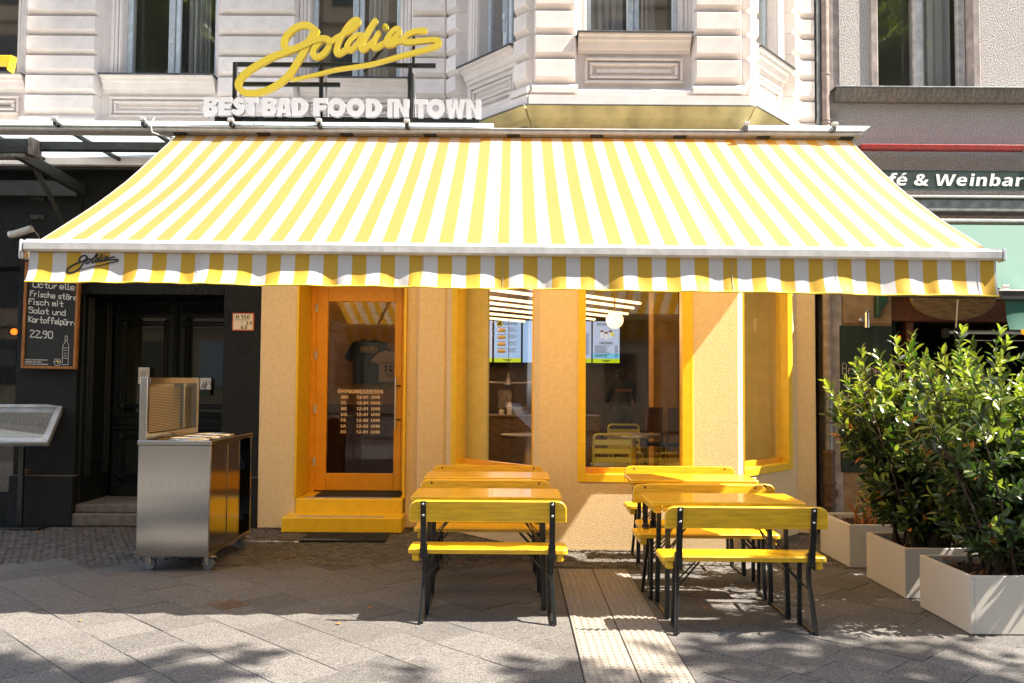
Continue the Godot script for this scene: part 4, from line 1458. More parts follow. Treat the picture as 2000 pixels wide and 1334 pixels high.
# ---------------------------------------------------------------- sign above the awning
func glyph(c: String) -> Array:
	# outlines of the heavy capitals on a field 1 high: [width, outline, hole, hole]
	match c:
		"E": return [0.78, [0, 0, 0.78, 0, 0.78, 0.27, 0.36, 0.27, 0.36, 0.37, 0.7, 0.37, 0.7, 0.63, 0.36, 0.63, 0.36, 0.73, 0.78, 0.73, 0.78, 1, 0, 1]]
		"T": return [0.84, [0.26, 0, 0.6, 0, 0.6, 0.72, 0.84, 0.72, 0.84, 1, 0, 1, 0, 0.72, 0.26, 0.72]]
		"F": return [0.76, [0, 0, 0.36, 0, 0.36, 0.33, 0.7, 0.33, 0.7, 0.6, 0.36, 0.6, 0.36, 0.72, 0.76, 0.72, 0.76, 1, 0, 1]]
		"I": return [0.36, [0, 0, 0.36, 0, 0.36, 1, 0, 1]]
		"N": return [0.86, [0, 0, 0.31, 0, 0.31, 0.56, 0.56, 0, 0.86, 0, 0.86, 1, 0.55, 1, 0.55, 0.46, 0.3, 1, 0, 1]]
		"W": return [1.2, [0.2, 0, 0.5, 0, 0.61, 0.48, 0.72, 0, 1.0, 0, 1.2, 1, 0.87, 1, 0.8, 0.46, 0.7, 1, 0.5, 1, 0.4, 0.46, 0.34, 1, 0, 1]]
		"A": return [0.9, [0, 0, 0.3, 0, 0.34, 0.16, 0.56, 0.16, 0.6, 0, 0.9, 0, 0.68, 1, 0.24, 1], [0.39, 0.38, 0.45, 0.7, 0.51, 0.38]]
	return []


func arc(c: Vector2, rx: float, ry: float, a0: float, a1: float, k: int) -> Array:
	var o := []
	for i in k + 1:
		var a := deg_to_rad(lerpf(a0, a1, float(i) / k))
		o.append(c + Vector2(cos(a) * rx, sin(a) * ry))
	return o


func with_hole(outer: Array, hole: Array) -> Array:
	# cuts a hair-fine slit from the outline to a hole, so that the outline stays one polygon
	var bi := 0
	var bj := 0
	var best := 1e9
	for i in outer.size():
		for j in hole.size():
			var d: float = outer[i].distance_to(hole[j])
			if d < best:
				best = d
				bi = i
				bj = j
	var r := []
	for i in outer.size():
		r.append(outer[(bi + i) % outer.size()])
	r.append(outer[bi] + (outer[(bi + outer.size() - 1) % outer.size()] - outer[bi]).normalized() * 0.0008)
	var h := []
	for j in hole.size():
		h.append(hole[(bj + j) % hole.size()])
	var first: Vector2 = h[0]
	h.append(first + (h[h.size() - 1] - first).normalized() * 0.0008)
	r.append_array([h[h.size() - 1]])
	for j in range(h.size() - 2, -1, -1):
		r.append(h[j])
	return r


func capital(c: String, w: float, h: float, depth: float) -> Sh:
	var s := Sh.new()
	var out := []
	var holes := []
	var wide := 1.0
	if c == "O":
		wide = 1.06
		out = arc(Vector2(0.53, 0.5), 0.53, 0.52, 0, 345, 23)
		holes = [arc(Vector2(0.53, 0.5), 0.2, 0.2, 0, 330, 11)]
	elif c == "D":
		wide = 0.9
		out = [Vector2(0, 0)]
		out.append_array(arc(Vector2(0.4, 0.5), 0.5, 0.5, -90, 90, 16))
		out.append(Vector2(0, 1))
		holes = [[Vector2(0.34, 0.27)]]
		holes[0].append_array(arc(Vector2(0.36, 0.5), 0.18, 0.23, -90, 90, 8))
		holes[0].append(Vector2(0.34, 0.73))
	elif c == "B":
		# two bowls, one above the other, each with its own hole
		wide = 0.84
		for q in 2:
			var o2 := [Vector2(0, 0.5 * q), Vector2(0.5, 0.5 * q)] if q == 1 else [Vector2(0, 0)]
			if q == 0:
				o2.append_array(arc(Vector2(0.55, 0.28), 0.29, 0.28, -90, 80, 10))
				o2.append_array([Vector2(0.55, 0.5), Vector2(0, 0.5)])
			else:
				o2.append_array(arc(Vector2(0.52, 0.75), 0.27, 0.25, -75, 90, 10))
				o2.append(Vector2(0, 1))
			var h2 := [Vector2(0.33, 0.24 + 0.42 * q)]
			h2.append_array(arc(Vector2(0.43, 0.31 + 0.405 * q), 0.08, 0.065, -90, 90, 5))
			h2.append(Vector2(0.33, 0.38 + 0.39 * q))
			var pb := PackedVector2Array()
			for v2 in with_hole(o2, h2):
				pb.append(Vector2(v2.x / wide * w, v2.y * h))
			s.plate(pb, depth)
		return s
	elif c == "S":
		wide = 0.76
		s.stroke([Vector2(0.66, 0.8), Vector2(0.5, 0.855), Vector2(0.32, 0.83), Vector2(0.22, 0.7), Vector2(0.32, 0.57), Vector2(0.48, 0.47), Vector2(0.58, 0.3), Vector2(0.46, 0.17), Vector2(0.27, 0.15), Vector2(0.1, 0.22)].map(func(p): return Vector2(p.x / wide * w, p.y * h)), [0.13 * h, 0.145 * h, 0.15 * h, 0.15 * h, 0.15 * h, 0.15 * h, 0.15 * h, 0.15 * h, 0.145 * h, 0.13 * h], depth, Transform3D(), 0.001, 4)
		return s
	else:
		var g := glyph(c)
		wide = g[0]
		for q in g[1].size() / 2:
			out.append(Vector2(g[1][2 * q], g[1][2 * q + 1]))
		if g.size() > 2:
			var hh := []
			for q in g[2].size() / 2:
				hh.append(Vector2(g[2][2 * q], g[2][2 * q + 1]))
			hh.reverse()
			holes = [hh]
	for hole in holes:
		out = with_hole(out, hole)
	var p := PackedVector2Array()
	for q in out:
		p.append(Vector2(q.x / wide * w, q.y * h))
	s.plate(p, depth, Transform3D(), 0.0)
	return s


func sign_on_frame() -> void:
	var fr := thing("sign_stand", "black square tube frame that carries the yellow script sign and white capitals", "sign frame", Vector3(0, 0, 1.3))
	var t := 0.034
	for b in [[-2.45, 3.72, -2.45, 4.27], [-1.69, 3.72, -1.69, 4.26], [-0.91, 3.72, -0.91, 4.25]]:
		part("post", cut(Vector3(b[0] - t / 2, b[1], -t / 2), Vector3(b[2] + t / 2, b[3], t / 2), 0.003), M.black_metal, fr)
	part("post", cut(Vector3(-0.935, 3.72, -0.055), Vector3(-0.885, 4.2, -0.02), 0.003), M.black_metal, fr)
	part("post", cut(Vector3(-0.895, 4.26, -t / 2), Vector3(-0.87, 4.52, t / 2), 0.003), M.black_metal, fr)
	part("rail", cut(Vector3(-2.475, 4.245, -0.05), Vector3(-0.69, 4.283, -t / 2), 0.003), M.black_metal, fr)
	part("rail", cut(Vector3(-2.475, 4.07, -0.05), Vector3(-1.53, 4.106, -t / 2), 0.003), M.black_metal, fr)
	part("rail", cut(Vector3(-2.62, 3.722, -0.03), Vector3(-0.3, 3.79, 0.01), 0.003), M.black_metal, fr)
	for k in 3:
		var x: float = [-2.42, -1.66, -0.88][k]
		var s := Sh.new()
		s.bar(Vector3(x, 3.76, -0.15), Vector3(x, 4.2, -0.03), 0.02, 0.02, 0.003)
		part("rear_strut", s, M.white_metal, fr)
	var br := Sh.new()
	br.bar(Vector3(-1.32, 4.2, -0.03), Vector3(-1.1, 4.5, -0.03), 0.02, 0.03, 0.003)
	part("brace", br, M.black_metal, fr)
	# yellow script
	var sc := Sh.new()
	script_strokes(sc, 1.0, 0.045, Transform3D(), 0.0)
	var o := thing("script_sign", "yellow handwritten script sign with a long underline above the white capitals", "sign", Vector3(-1.52, 4.2, 1.34))
	part("lettering", sc, M.sign_yellow, o)
	# white capitals, each a block of its own
	var words := "BEST BAD FOOD IN TOWN".replace(" ", "")
	var xs := [-2.687, -2.562, -2.558, -2.442, -2.438, -2.335, -2.335, -2.215, -2.179, -2.055, -2.055, -1.925, -1.921, -1.781, -1.738, -1.618, -1.613, -1.455, -1.449, -1.288, -1.282, -1.141, -1.094, -1.048, -1.039, -0.907, -0.861, -0.749, -0.754, -0.593, -0.589, -0.415, -0.411, -0.281]
	var cs := thing("capitals_sign", "white block capital sign reading best bad food in town", "sign", Vector3(0, 0, 1.345))
	for i in words.length():
		var w: float = xs[2 * i + 1] - xs[2 * i] - 0.002
		var l := part("letter", capital(words[i], w, 0.158, 0.05), M.sign_white, cs)
		l.position = Vector3(xs[2 * i], 3.773 - 0.007 * (i / 16.0), 0.0)
	var wr := Sh.new()
	for q in [[-2.41, 0.0], [-2.32, 0.14], [-1.67, -0.1]]:
		var p := [Vector3(q[0], 3.74, 0.05)]
		for i in 14:
			p.append(Vector3(q[0] + q[1] * i / 14.0 + 0.05 * sin(i * 1.3 + q[0]), 3.70 - 0.01 * cos(i * 2.1), 0.08 + 0.03 * sin(i * 0.9)))
		wr.tube(p, 0.004, 5)
	tag(part("sign_cables", wr, M.rubber), "loose black cables lying in loops on the glass roof under the capitals", "cables").position = Vector3(0, 0, 1.33)


# ---------------------------------------------------------------- glass roof along the facade
func canopy() -> void:
	var o := thing("glass_canopy", "flat glass canopy on dark steel beams along the house front, behind the awning", "canopy")
	var y := 3.69
	for side in 2:
		var x0: float = -6.2 if side == 0 else 2.0
		var n := 8 if side == 0 else 2
		for k in n:
			var a := x0 + 0.755 * k
			if side == 1 and k == 1:
				a += 0.0
			var p := cut(Vector3(a + 0.012, y, 0.12), Vector3(minf(a + 0.743, 3.06), y + 0.008, 1.46))
			if side == 1 and k == 0:
				p = cut(Vector3(a + 0.012, y, 1.1), Vector3(a + 0.743, y + 0.008, 1.46))
			part("pane", p, M.roof_glass, o)
			var r := Sh.new()
			var back := 0.12 if side == 0 or k == 1 else 1.1
			r.box(Vector3(a, y - 0.018, (back + 1.47) / 2), Vector3(0.032, 0.03, 1.47 - back), 0.003)
			r.box(Vector3(a, y + 0.016, (back + 1.47) / 2), Vector3(0.022, 0.014, 1.47 - back), 0.003)
			part("rafter", r, M.dark_steel if side == 0 else M.zinc, o)
			part("clip", slab(Vector3(a, y + 0.02, 1.47), Vector3(0.05, 0.03, 0.03), 0.004), M.white_metal, o)
	part("beam", cut(Vector3(-6.2, y - 0.115, 0.86), Vector3(-0.3, y - 0.035, 0.94), 0.006), M.dark_steel, o)
	part("wall_beam", cut(Vector3(-6.2, y - 0.1, 0.0), Vector3(-0.7, y - 0.01, 0.12), 0.006), M.dark_steel, o)
	part("lower_wall_beam", cut(Vector3(-6.2, y - 0.36, -0.04), Vector3(-4.42, y - 0.2, 0.06), 0.006), M.dark_steel, o)
	for x in [-4.38, -7.0]:
		var b := Sh.new()
		b.bar(Vector3(x, y - 0.29, 0.0), Vector3(x - 0.12, y - 0.16, 1.05), 0.05, 0.11, 0.006)
		part("bracket", b, M.dark_steel, o)
		var s := Sh.new()
		s.bar(Vector3(x + 0.05, y - 1.05, -0.03), Vector3(x - 0.11, y - 0.22, 0.75), 0.03, 0.045, 0.004)
		part("strut", s, M.dark_steel, o)
	for k in 2:
		var pl := Sh.new()
		pl.box(Vector3(-4.86, 3.33 - 0.2 * k, -0.035), Vector3(0.14, 0.06 - 0.01 * k, 0.012), 0.003)
		for q in 2 - k:
			pl.ball(Vector3(-4.84 + 0.045 * q, 3.33 - 0.2 * k, -0.025), Vector3(0.014, 0.014, 0.01), 8, 6)
		part("bolt_plate", pl, M.dark_steel, o)
	var w := Sh.new()
	w.tube([Vector3(-3.1, 3.74, 1.42), Vector3(-3.11, 3.66, 1.47), Vector3(-3.1, 3.6, 1.46), Vector3(-3.04, 3.58, 1.44), Vector3(-2.98, 3.6, 1.3)], 0.006, 6)
	w.tube([Vector3(-3.02, 3.62, 1.3), Vector3(-3.0, 3.5, 1.0), Vector3(-2.96, 3.45, 0.9)], 0.006, 6)
	part("white_cable", w, M.white_metal, o)
	var g := thing("folded_awning_box", "dark awning box with a folded green cloth at the left edge under the glass canopy", "awning", Vector3(-5.0, 3.6, 1.0))
	part("box", cut(Vector3(-0.9, -0.09, -0.1), Vector3(0.62, 0.05, 0.06), 0.01), M.dark_steel, g)
	part("end_plate", cut(Vector3(0.62, -0.1, -0.11), Vector3(0.66, 0.06, 0.07), 0.008), M.grimy, g)
	part("bottom_rail", cut(Vector3(-0.9, -0.125, -0.06), Vector3(0.6, -0.092, 0.07), 0.008), M.grimy, g)
	part("folded_cloth", cut(Vector3(-0.9, -0.05, 0.06), Vector3(0.3, 0.03, 0.1), 0.02), M.green_cloth, g)


# ---------------------------------------------------------------- tables and benches
func make_bench() -> Node3D:
	# a folding beer bench, its backrest on the +z side
	var o := thing("beer_bench", "", "bench", Vector3.ZERO, 0.0, "yellow folding benches at the shop tables")
	var r := 0.05
	var outline := func(hx: float, hz: float, rr: float) -> PackedVector2Array:
		var a := []
		for q in [[hx, -hz, -90], [hx, hz, 0], [-hx, hz, 90], [-hx, -hz, 180]]:
			a.append_array(arc(Vector2(q[0] - signf(q[0]) * rr, q[1] - signf(q[1]) * rr), rr, rr, q[2], q[2] + 90, 4))
		return PackedVector2Array(a)
	var s := Sh.new()
	s.plate(outline.call(0.495, 0.125, 0.03), 0.03, Transform3D(Basis(Vector3.RIGHT, -PI / 2), Vector3(0, 0.422, 0)), 0.008)
	part("seat", s, M.bench, o)
	for x in [-0.445, 0.445]:
		part("batten", cut(Vector3(x - 0.022, 0.375, -0.115), Vector3(x + 0.022, 0.4215, 0.118), 0.006), M.bench, o)
	var b := Sh.new()
	var bp := [Vector2(-0.482, -0.066), Vector2(0.482, -0.066)]
	bp.append_array(arc(Vector2(0.427, 0.011), 0.055, 0.055, 0, 90, 6))
	bp.append_array(arc(Vector2(-0.427, 0.011), 0.055, 0.055, 90, 180, 6))
	var tilt := Basis(Vector3.RIGHT, 0.12)
	b.plate(PackedVector2Array(bp), 0.012, Transform3D(tilt, Vector3(0, 0.69, 0.165)), 0.005, false)
	b.plate(PackedVector2Array(bp), 0.012, Transform3D(tilt * Basis(Vector3.UP, PI), Vector3(0, 0.69, 0.165)), 0.005, false)
	part("backrest", b, M.bench, o)
	for x in [-0.395, 0.395]:
		var p := Sh.new()
		p.bar(Vector3(x, 0.455, 0.142), Vector3(x, 0.752, 0.19), 0.034, 0.01, 0.002, Vector3.BACK)
		for e in [-0.016, 0.016]:
			p.bar(Vector3(x + e, 0.455, 0.137), Vector3(x + e, 0.625, 0.163), 0.003, 0.024, 0.0, Vector3.BACK)
		part("back_post", p, M.black_metal, o)
		var h := Sh.new()
		h.box(Vector3(x, 0.44, 0.13), Vector3(0.046, 0.085, 0.016), 0.003)
		h.box(Vector3(x, 0.46, 0.1), Vector3(0.04, 0.008, 0.06), 0.002)
		h.box(Vector3(x + 0.02, 0.405, 0.11), Vector3(0.006, 0.06, 0.05), 0.002)
		part("hinge", h, M.black_metal, o)
		for y in [0.665, 0.735]:
			for f in [1.0, -1.0]:
				var n := Sh.new()
				n.ball(Vector3(x, y, 0.1655 + (y - 0.69) * 0.12 + (0.021 if f > 0 else -0.012)), Vector3(0.009, 0.009, 0.005), 8, 6)
				part("bolt", n, M.chrome if f > 0 else M.cast_iron, o)
		var k := signf(x)
		var l := Sh.new()
		l.bar(Vector3(x, 0.42, 0.075), Vector3(x, 0.29, 0.08), 0.032, 0.024, 0.003, Vector3.RIGHT)
		l.bar(Vector3(x, 0.295, 0.08), Vector3(x + 0.02 * k, 0.0, 0.155), 0.03, 0.022, 0.003, Vector3.RIGHT)
		part("leg", l, M.black_metal, o)
		var q := Sh.new()
		q.bar(Vector3(x - 0.012 * k, 0.42, -0.06), Vector3(x - 0.004 * k, 0.0, -0.09), 0.03, 0.024, 0.003, Vector3.RIGHT)
		part("leg", q, M.black_metal, o)
		part("foot_rail", cut(Vector3(x + 0.006 * k - 0.01, 0.004, -0.085), Vector3(x + 0.006 * k + 0.01, 0.016, 0.15), 0.002), M.black_metal, o)
		for z in [-0.045, 0.06]:
			var e := Sh.new()
			e.bar(Vector3(x, 0.25, z), Vector3(x - 0.15 * k, 0.412, z * 0.6), 0.013, 0.008, 0.001)
			part("brace", e, M.black_metal, o)
		part("brace_plate", cut(Vector3(x - 0.24 * k - 0.035, 0.409, -0.05), Vector3(x - 0.15 * k + 0.035, 0.4215, 0.05), 0.001), M.alu, o)
	return o


func make_table() -> Node3D:
	var o := thing("beer_table", "", "table", Vector3.ZERO, 0.0, "yellow folding tables outside the shop")
	var a := []
	for q in [[0.495, -0.23, -90], [0.495, 0.23, 0], [-0.495, 0.23, 90], [-0.495, -0.23, 180]]:
		a.append_array(arc(Vector2(q[0] - signf(q[0]) * 0.02, q[1] - signf(q[1]) * 0.02), 0.02, 0.02, q[2], q[2] + 90, 3))
	var s := Sh.new()
	s.plate(PackedVector2Array(a), 0.026, Transform3D(Basis(Vector3.RIGHT, -PI / 2), Vector3(0, 0.709, 0)), 0.006)
	part("table_top", s, M.bench, o)
	for x in [-0.44, 0.44]:
		part("batten", cut(Vector3(x - 0.025, 0.66, -0.2), Vector3(x + 0.025, 0.7085, 0.2), 0.006), M.bench, o)
	for z in [-0.208, 0.208]:
		part("apron_rail", cut(Vector3(-0.41, 0.672, z - 0.012), Vector3(0.41, 0.7085, z + 0.012), 0.004), M.bench, o)
	for k in [-1, 1]:
		var x := 0.37 * float(k)
		for z in [-0.17, 0.17]:
			var l := Sh.new()
			l.bar(Vector3(x, 0.7, z), Vector3(x + 0.012 * k, 0.0, z * 1.12), 0.034, 0.03, 0.003, Vector3.RIGHT)
			part("leg", l, M.black_metal, o)
			var e := Sh.new()
			e.bar(Vector3(x, 0.42, z * 0.9), Vector3(x - 0.24 * k, 0.7, z * 0.75), 0.024, 0.006, 0.001)
			e.bar(Vector3(x, 0.36, z * 0.8), Vector3(x - 0.18 * k, 0.7, z * 0.6), 0.014, 0.006, 0.001)
			part("brace", e, M.black_metal, o)
		part("foot_rail", cut(Vector3(x + 0.012 * k - 0.01, 0.005, -0.185), Vector3(x + 0.012 * k + 0.01, 0.017, 0.185), 0.002), M.black_metal, o)
		part("cross_rail", cut(Vector3(x - 0.01, 0.3, -0.17), Vector3(x + 0.01, 0.315, 0.17), 0.002), M.black_metal, o)
	return o


func furniture() -> void:
	var near := "yellow folding bench nearest the camera in the row "
	var g := "yellow folding benches at the shop tables"
	var b := make_bench()
	b.set_meta("label", near + "left of the ribbed strip")
	b.position = Vector3(-0.14, 0, 3.36)
	# x of the row, z of the bench, turned about
	var list := [
		[-0.19, 2.57, true, "yellow bench facing the camera across the front table of the left row"],
		[-0.19, 2.17, false, "yellow bench standing back to back behind the middle bench of the left row"],
		[-0.2, 1.42, true, "rearmost yellow bench of the left row, facing the camera by the narrow window"],
		[1.395, 3.55, false, near + "right of the ribbed strip"],
		[1.355, 2.76, true, "yellow bench facing the camera across the front table of the right row"],
		[1.43, 2.36, false, "yellow bench standing back to back behind the middle bench of the right row"],
		[1.47, 1.36, true, "rearmost yellow bench of the right row, facing the camera below the wide window"],
	]
	for q in list:
		copy(b, "beer_bench", q[3], Vector3(q[0], 0, q[1]), PI if q[2] else 0.0, g)
	var t := make_table()
	var tg := "yellow folding tables outside the shop"
	t.set_meta("label", "front yellow folding table of the left row between two benches")
	t.position = Vector3(-0.16, 0, 2.96)
	copy(t, "beer_table", "rear yellow folding table of the left row near the house wall", Vector3(-0.19, 0, 1.79), 0.0, tg)
	copy(t, "beer_table", "front yellow folding table of the right row, half in the sun", Vector3(1.37, 0, 3.15), 0.0, tg)
	copy(t, "beer_table", "rear yellow folding table of the right row under the wide window", Vector3(1.42, 0, 1.88), 0.0, tg)


# ---------------------------------------------------------------- stainless tray trolley
func cart() -> void:
	var o := thing("tray_trolley", "stainless steel tray and waste trolley on castors in front of the black door", "trolley")
	var x0 := -2.885
	var x1 := -2.325
	var z0 := 1.0
	var z1 := 2.1
	var y0 := 0.118
	var y1 := 0.975
	part("end_panel", cut(Vector3(x0, y0, z1 - 0.02), Vector3(x1, y1, z1), 0.004), M.steel, o)
	part("back_panel", cut(Vector3(x0, y0, z0), Vector3(x0 + 0.02, y1, z1 - 0.02), 0.003), M.steel, o)
	part("far_end_panel", cut(Vector3(x0 + 0.02, y0, z0), Vector3(x1, y1, z0 + 0.02), 0.003), M.steel, o)
	part("base", cut(Vector3(x0 + 0.02, y0, z0 + 0.02), Vector3(x1, y0 + 0.03, z1 - 0.02), 0.003), M.steel, o)
	part("divider", cut(Vector3(x0 + 0.02, y0 + 0.03, 1.34), Vector3(x1, y1, 1.36), 0.002), M.steel, o)
	part("door", cut(Vector3(x1 - 0.02, y0 + 0.034, 1.73), Vector3(x1 - 0.001, y1 - 0.01, z1 - 0.024), 0.003), M.steel, o)
	part("door", cut(Vector3(x1 - 0.02, y0 + 0.034, 1.365), Vector3(x1 - 0.001, y1 - 0.01, 1.66), 0.003), M.steel, o)
	part("door_strip", cut(Vector3(x1 - 0.018, y0 + 0.034, 1.665), Vector3(x1 - 0.006, y1 - 0.01, 1.715), 0.002), M.steel, o)
	# worktop with three raised rings round the waste holes
	part("worktop", cut(Vector3(x0 - 0.006, y1, z0 - 0.006), Vector3(x1 + 0.008, y1 + 0.034, z1 + 0.006), 0.003), M.steel, o)
	for k in 3:
		var r := Sh.new()
		var a := []
		for i in 21:
			var t := TAU * i / 20
			a.append(Vector3(-2.57 + 0.17 * cos(t), y1 + 0.036, 1.87 - 0.29 * k + 0.1 * sin(t)))
		r.tube(a, 0.008, 6, false)
		part("hole_rim", r, M.chrome, o)
		var h := Sh.new()
		var hp := []
		for i in 20:
			var t := TAU * i / 20
			hp.append(Vector2(0.165 * cos(t), 0.095 * sin(t)))
		h.plate(PackedVector2Array(hp), 0.002, Transform3D(Basis(Vector3.RIGHT, -PI / 2), Vector3(-2.57, y1 + 0.0345, 1.87 - 0.29 * k)))
		part("waste_hole", h, M.rubber, o)
	# upright louvred screen along the far edge
	var s := piece("screen", o)
	var sx := x0 + 0.06
	var sz := 0.95
	part("post", cut(Vector3(x0, y1 + 0.034, z1 - 0.05), Vector3(sx, 1.5, z1 - 0.002), 0.003), M.steel, s)
	part("post", cut(Vector3(x0, y1 + 0.034, sz), Vector3(sx, 1.5, sz + 0.05), 0.003), M.steel, s)
	part("post", cut(Vector3(x0 + 0.01, y1 + 0.09, 1.28), Vector3(sx - 0.004, 1.45, 1.31), 0.002), M.steel, s)
	part("rail", cut(Vector3(x0 + 0.002, 1.447, sz + 0.05), Vector3(sx - 0.001, 1.498, z1 - 0.05), 0.003), M.steel, s)
	part("rail", cut(Vector3(x0 + 0.002, y1 + 0.034, sz + 0.05), Vector3(sx - 0.001, y1 + 0.085, z1 - 0.05), 0.003), M.steel, s)
	var slat := slab(Vector3.ZERO, Vector3(0.004, 0.0085, z1 - sz - 0.1), 0.0, ).mesh()
	for k in 28:
		var l := part("slat", slat, M.steel, s)
		l.transform = Transform3D(Basis(Vector3.BACK, 0.5), Vector3(sx - 0.02, y1 + 0.095 + 0.0128 * k, (sz + z1) / 2))
	part("screen_back", cut(Vector3(x0 + 0.004, y1 + 0.085, sz + 0.05), Vector3(x0 + 0.012, 1.447, z1 - 0.05)), M.steel, s)
	# castors
	for q in [[x0 + 0.08, z1 - 0.1], [x1 - 0.03, z1 - 0.1], [x0 + 0.08, z0 + 0.1], [x1 - 0.05, z0 + 0.1]]:
		var c := piece("castor", o)
		c.position = Vector3(q[0], 0, q[1])
		var w := Sh.new()
		w.lathe([Vector2(0.0, -0.016), Vector2(0.044, -0.016), Vector2(0.05, -0.011), Vector2(0.05, 0.011), Vector2(0.044, 0.016), Vector2(0.0, 0.016)], 20, Transform3D(Basis(Vector3.BACK, PI / 2) * Basis(Vector3.RIGHT, 0.0), Vector3(0, 0.05, 0)))
		part("tyre", w, M.grey_rubber, c).rotation.y = 1.25
		var f := Sh.new()
		f.box(Vector3(0, 0.112, 0), Vector3(0.08, 0.01, 0.07), 0.002)
		f.bar(Vector3(-0.012, 0.11, 0.025), Vector3(-0.004, 0.045, 0.025), 0.03, 0.004, 0.001, Vector3.BACK)
		f.bar(Vector3(0.012, 0.11, -0.025), Vector3(0.004, 0.045, -0.025), 0.03, 0.004, 0.001, Vector3.BACK)
		f.tube([Vector3(0, 0.05, 0.032), Vector3(0, 0.05, -0.03)], 0.009, 8)
		f.bar(Vector3(0.02, 0.1, 0.01), Vector3(0.065, 0.108, 0.01), 0.035, 0.006, 0.001)
		part("fork", f, M.chrome, c)
	# blue trays leaning in the open bay
	var tb := mat(lin(0.012, 0.03, 0.1), 0.4)
	for k in 2:
		var b := Sh.new()
		b.box(Vector3.ZERO, Vector3(0.34, 0.012, 0.22), 0.005)
		b.box(Vector3(0, 0.01, 0.11), Vector3(0.34, 0.02, 0.012), 0.004)
		var w := tag(part("serving_tray", b, tb), ["dark blue tray leaning in the upper half of the trolley bay", "dark blue tray leaning low in the trolley bay"][k], "tray", "blue trays in the trolley")
		w.transform = Transform3D(Basis(Vector3.RIGHT, -0.75), Vector3(-2.5, 0.78 - 0.44 * k, 1.255))


# ---------------------------------------------------------------- hand lettering with chalk
func chalk(words: String) -> Array:
	var shapes := {
		"F": "02-09|09-59|06-36", "r": "02-06|04-15-26-36", "i": "02-06|08-09", "s": "46-26-05-24-43-32-02", "c": "45-36-16-05-03-12-32-43", "h": "02-09|05-16-36-45-42",
		"e": "04-44-45-36-16-05-03-12-42", "t": "29-23-32-42|06-46", "ö": "16-05-03-12-32-43-45-36-16|08-48", "o": "16-05-03-12-32-43-45-36-16", "m": "02-06|05-16-25-22|25-36-45-42",
		"S": "58-49-19-08-07-46-55-54-42-12-03", "a": "45-36-16-05-03-12-32-43|46-42", "l": "09-03-12-22", "u": "06-03-12-32-43|46-42", "n": "02-06|05-16-36-45-42",
		"d": "45-36-16-05-03-12-32-43|49-42", "K": "02-09|58-05|05-52", "f": "48-39-29-18-12|06-36", "p": "06-00|05-16-36-45-43-32-12-03", "ü": "06-03-12-32-43|46-42|08-48",
		"2": "08-19-39-48-47-02-52", "9": "47-36-16-07-08-19-39-48-46-32-12", "0": "19-08-03-12-32-43-48-39-19", ",": "13-01", "B": "02-09-39-48-47-36-06|36-45-43-32-02", "I": "02-09", "C": "58-49-19-08-03-12-42-53", "O": "19-08-03-12-42-53-58-49-19",
	}
	var out := []
	var x := 0.0
	for ch in words:
		if ch == " ":
			x += 3.5
			continue
		var wide := 2.0 if ch in "il,I" else 5.5 if ch in "FSKBmO" else 5.0
		for line in shapes[ch].split("|"):
			var pts := []
			for p in line.split("-"):
				pts.append(Vector2(x + float(p[0]) + rng.randf_range(-0.25, 0.25), float(p[1]) - 2.0 + rng.randf_range(-0.25, 0.25)))
			out.append(pts)
		x += wide + rng.randf_range(0.3, 1.0)
	return out


func write_chalk(s: Sh, words: String, at: Vector2, high: float, z: float, width := 1.0, slope := 0.0, w := 0.0045) -> void:
	var k := high / 7.0
	for line in chalk(words):
		var pts := []
		for p in line:
			var q: Vector2 = p * k
			pts.append(at + Vector2(q.x * width, q.y + q.x * slope))
		if pts.size() > 1:
			s.stroke(pts, w, 0.001, Transform3D(Basis(), Vector3(0, 0, z)), 0.0006, 3, rng.randf_range(0.0, 0.0006))


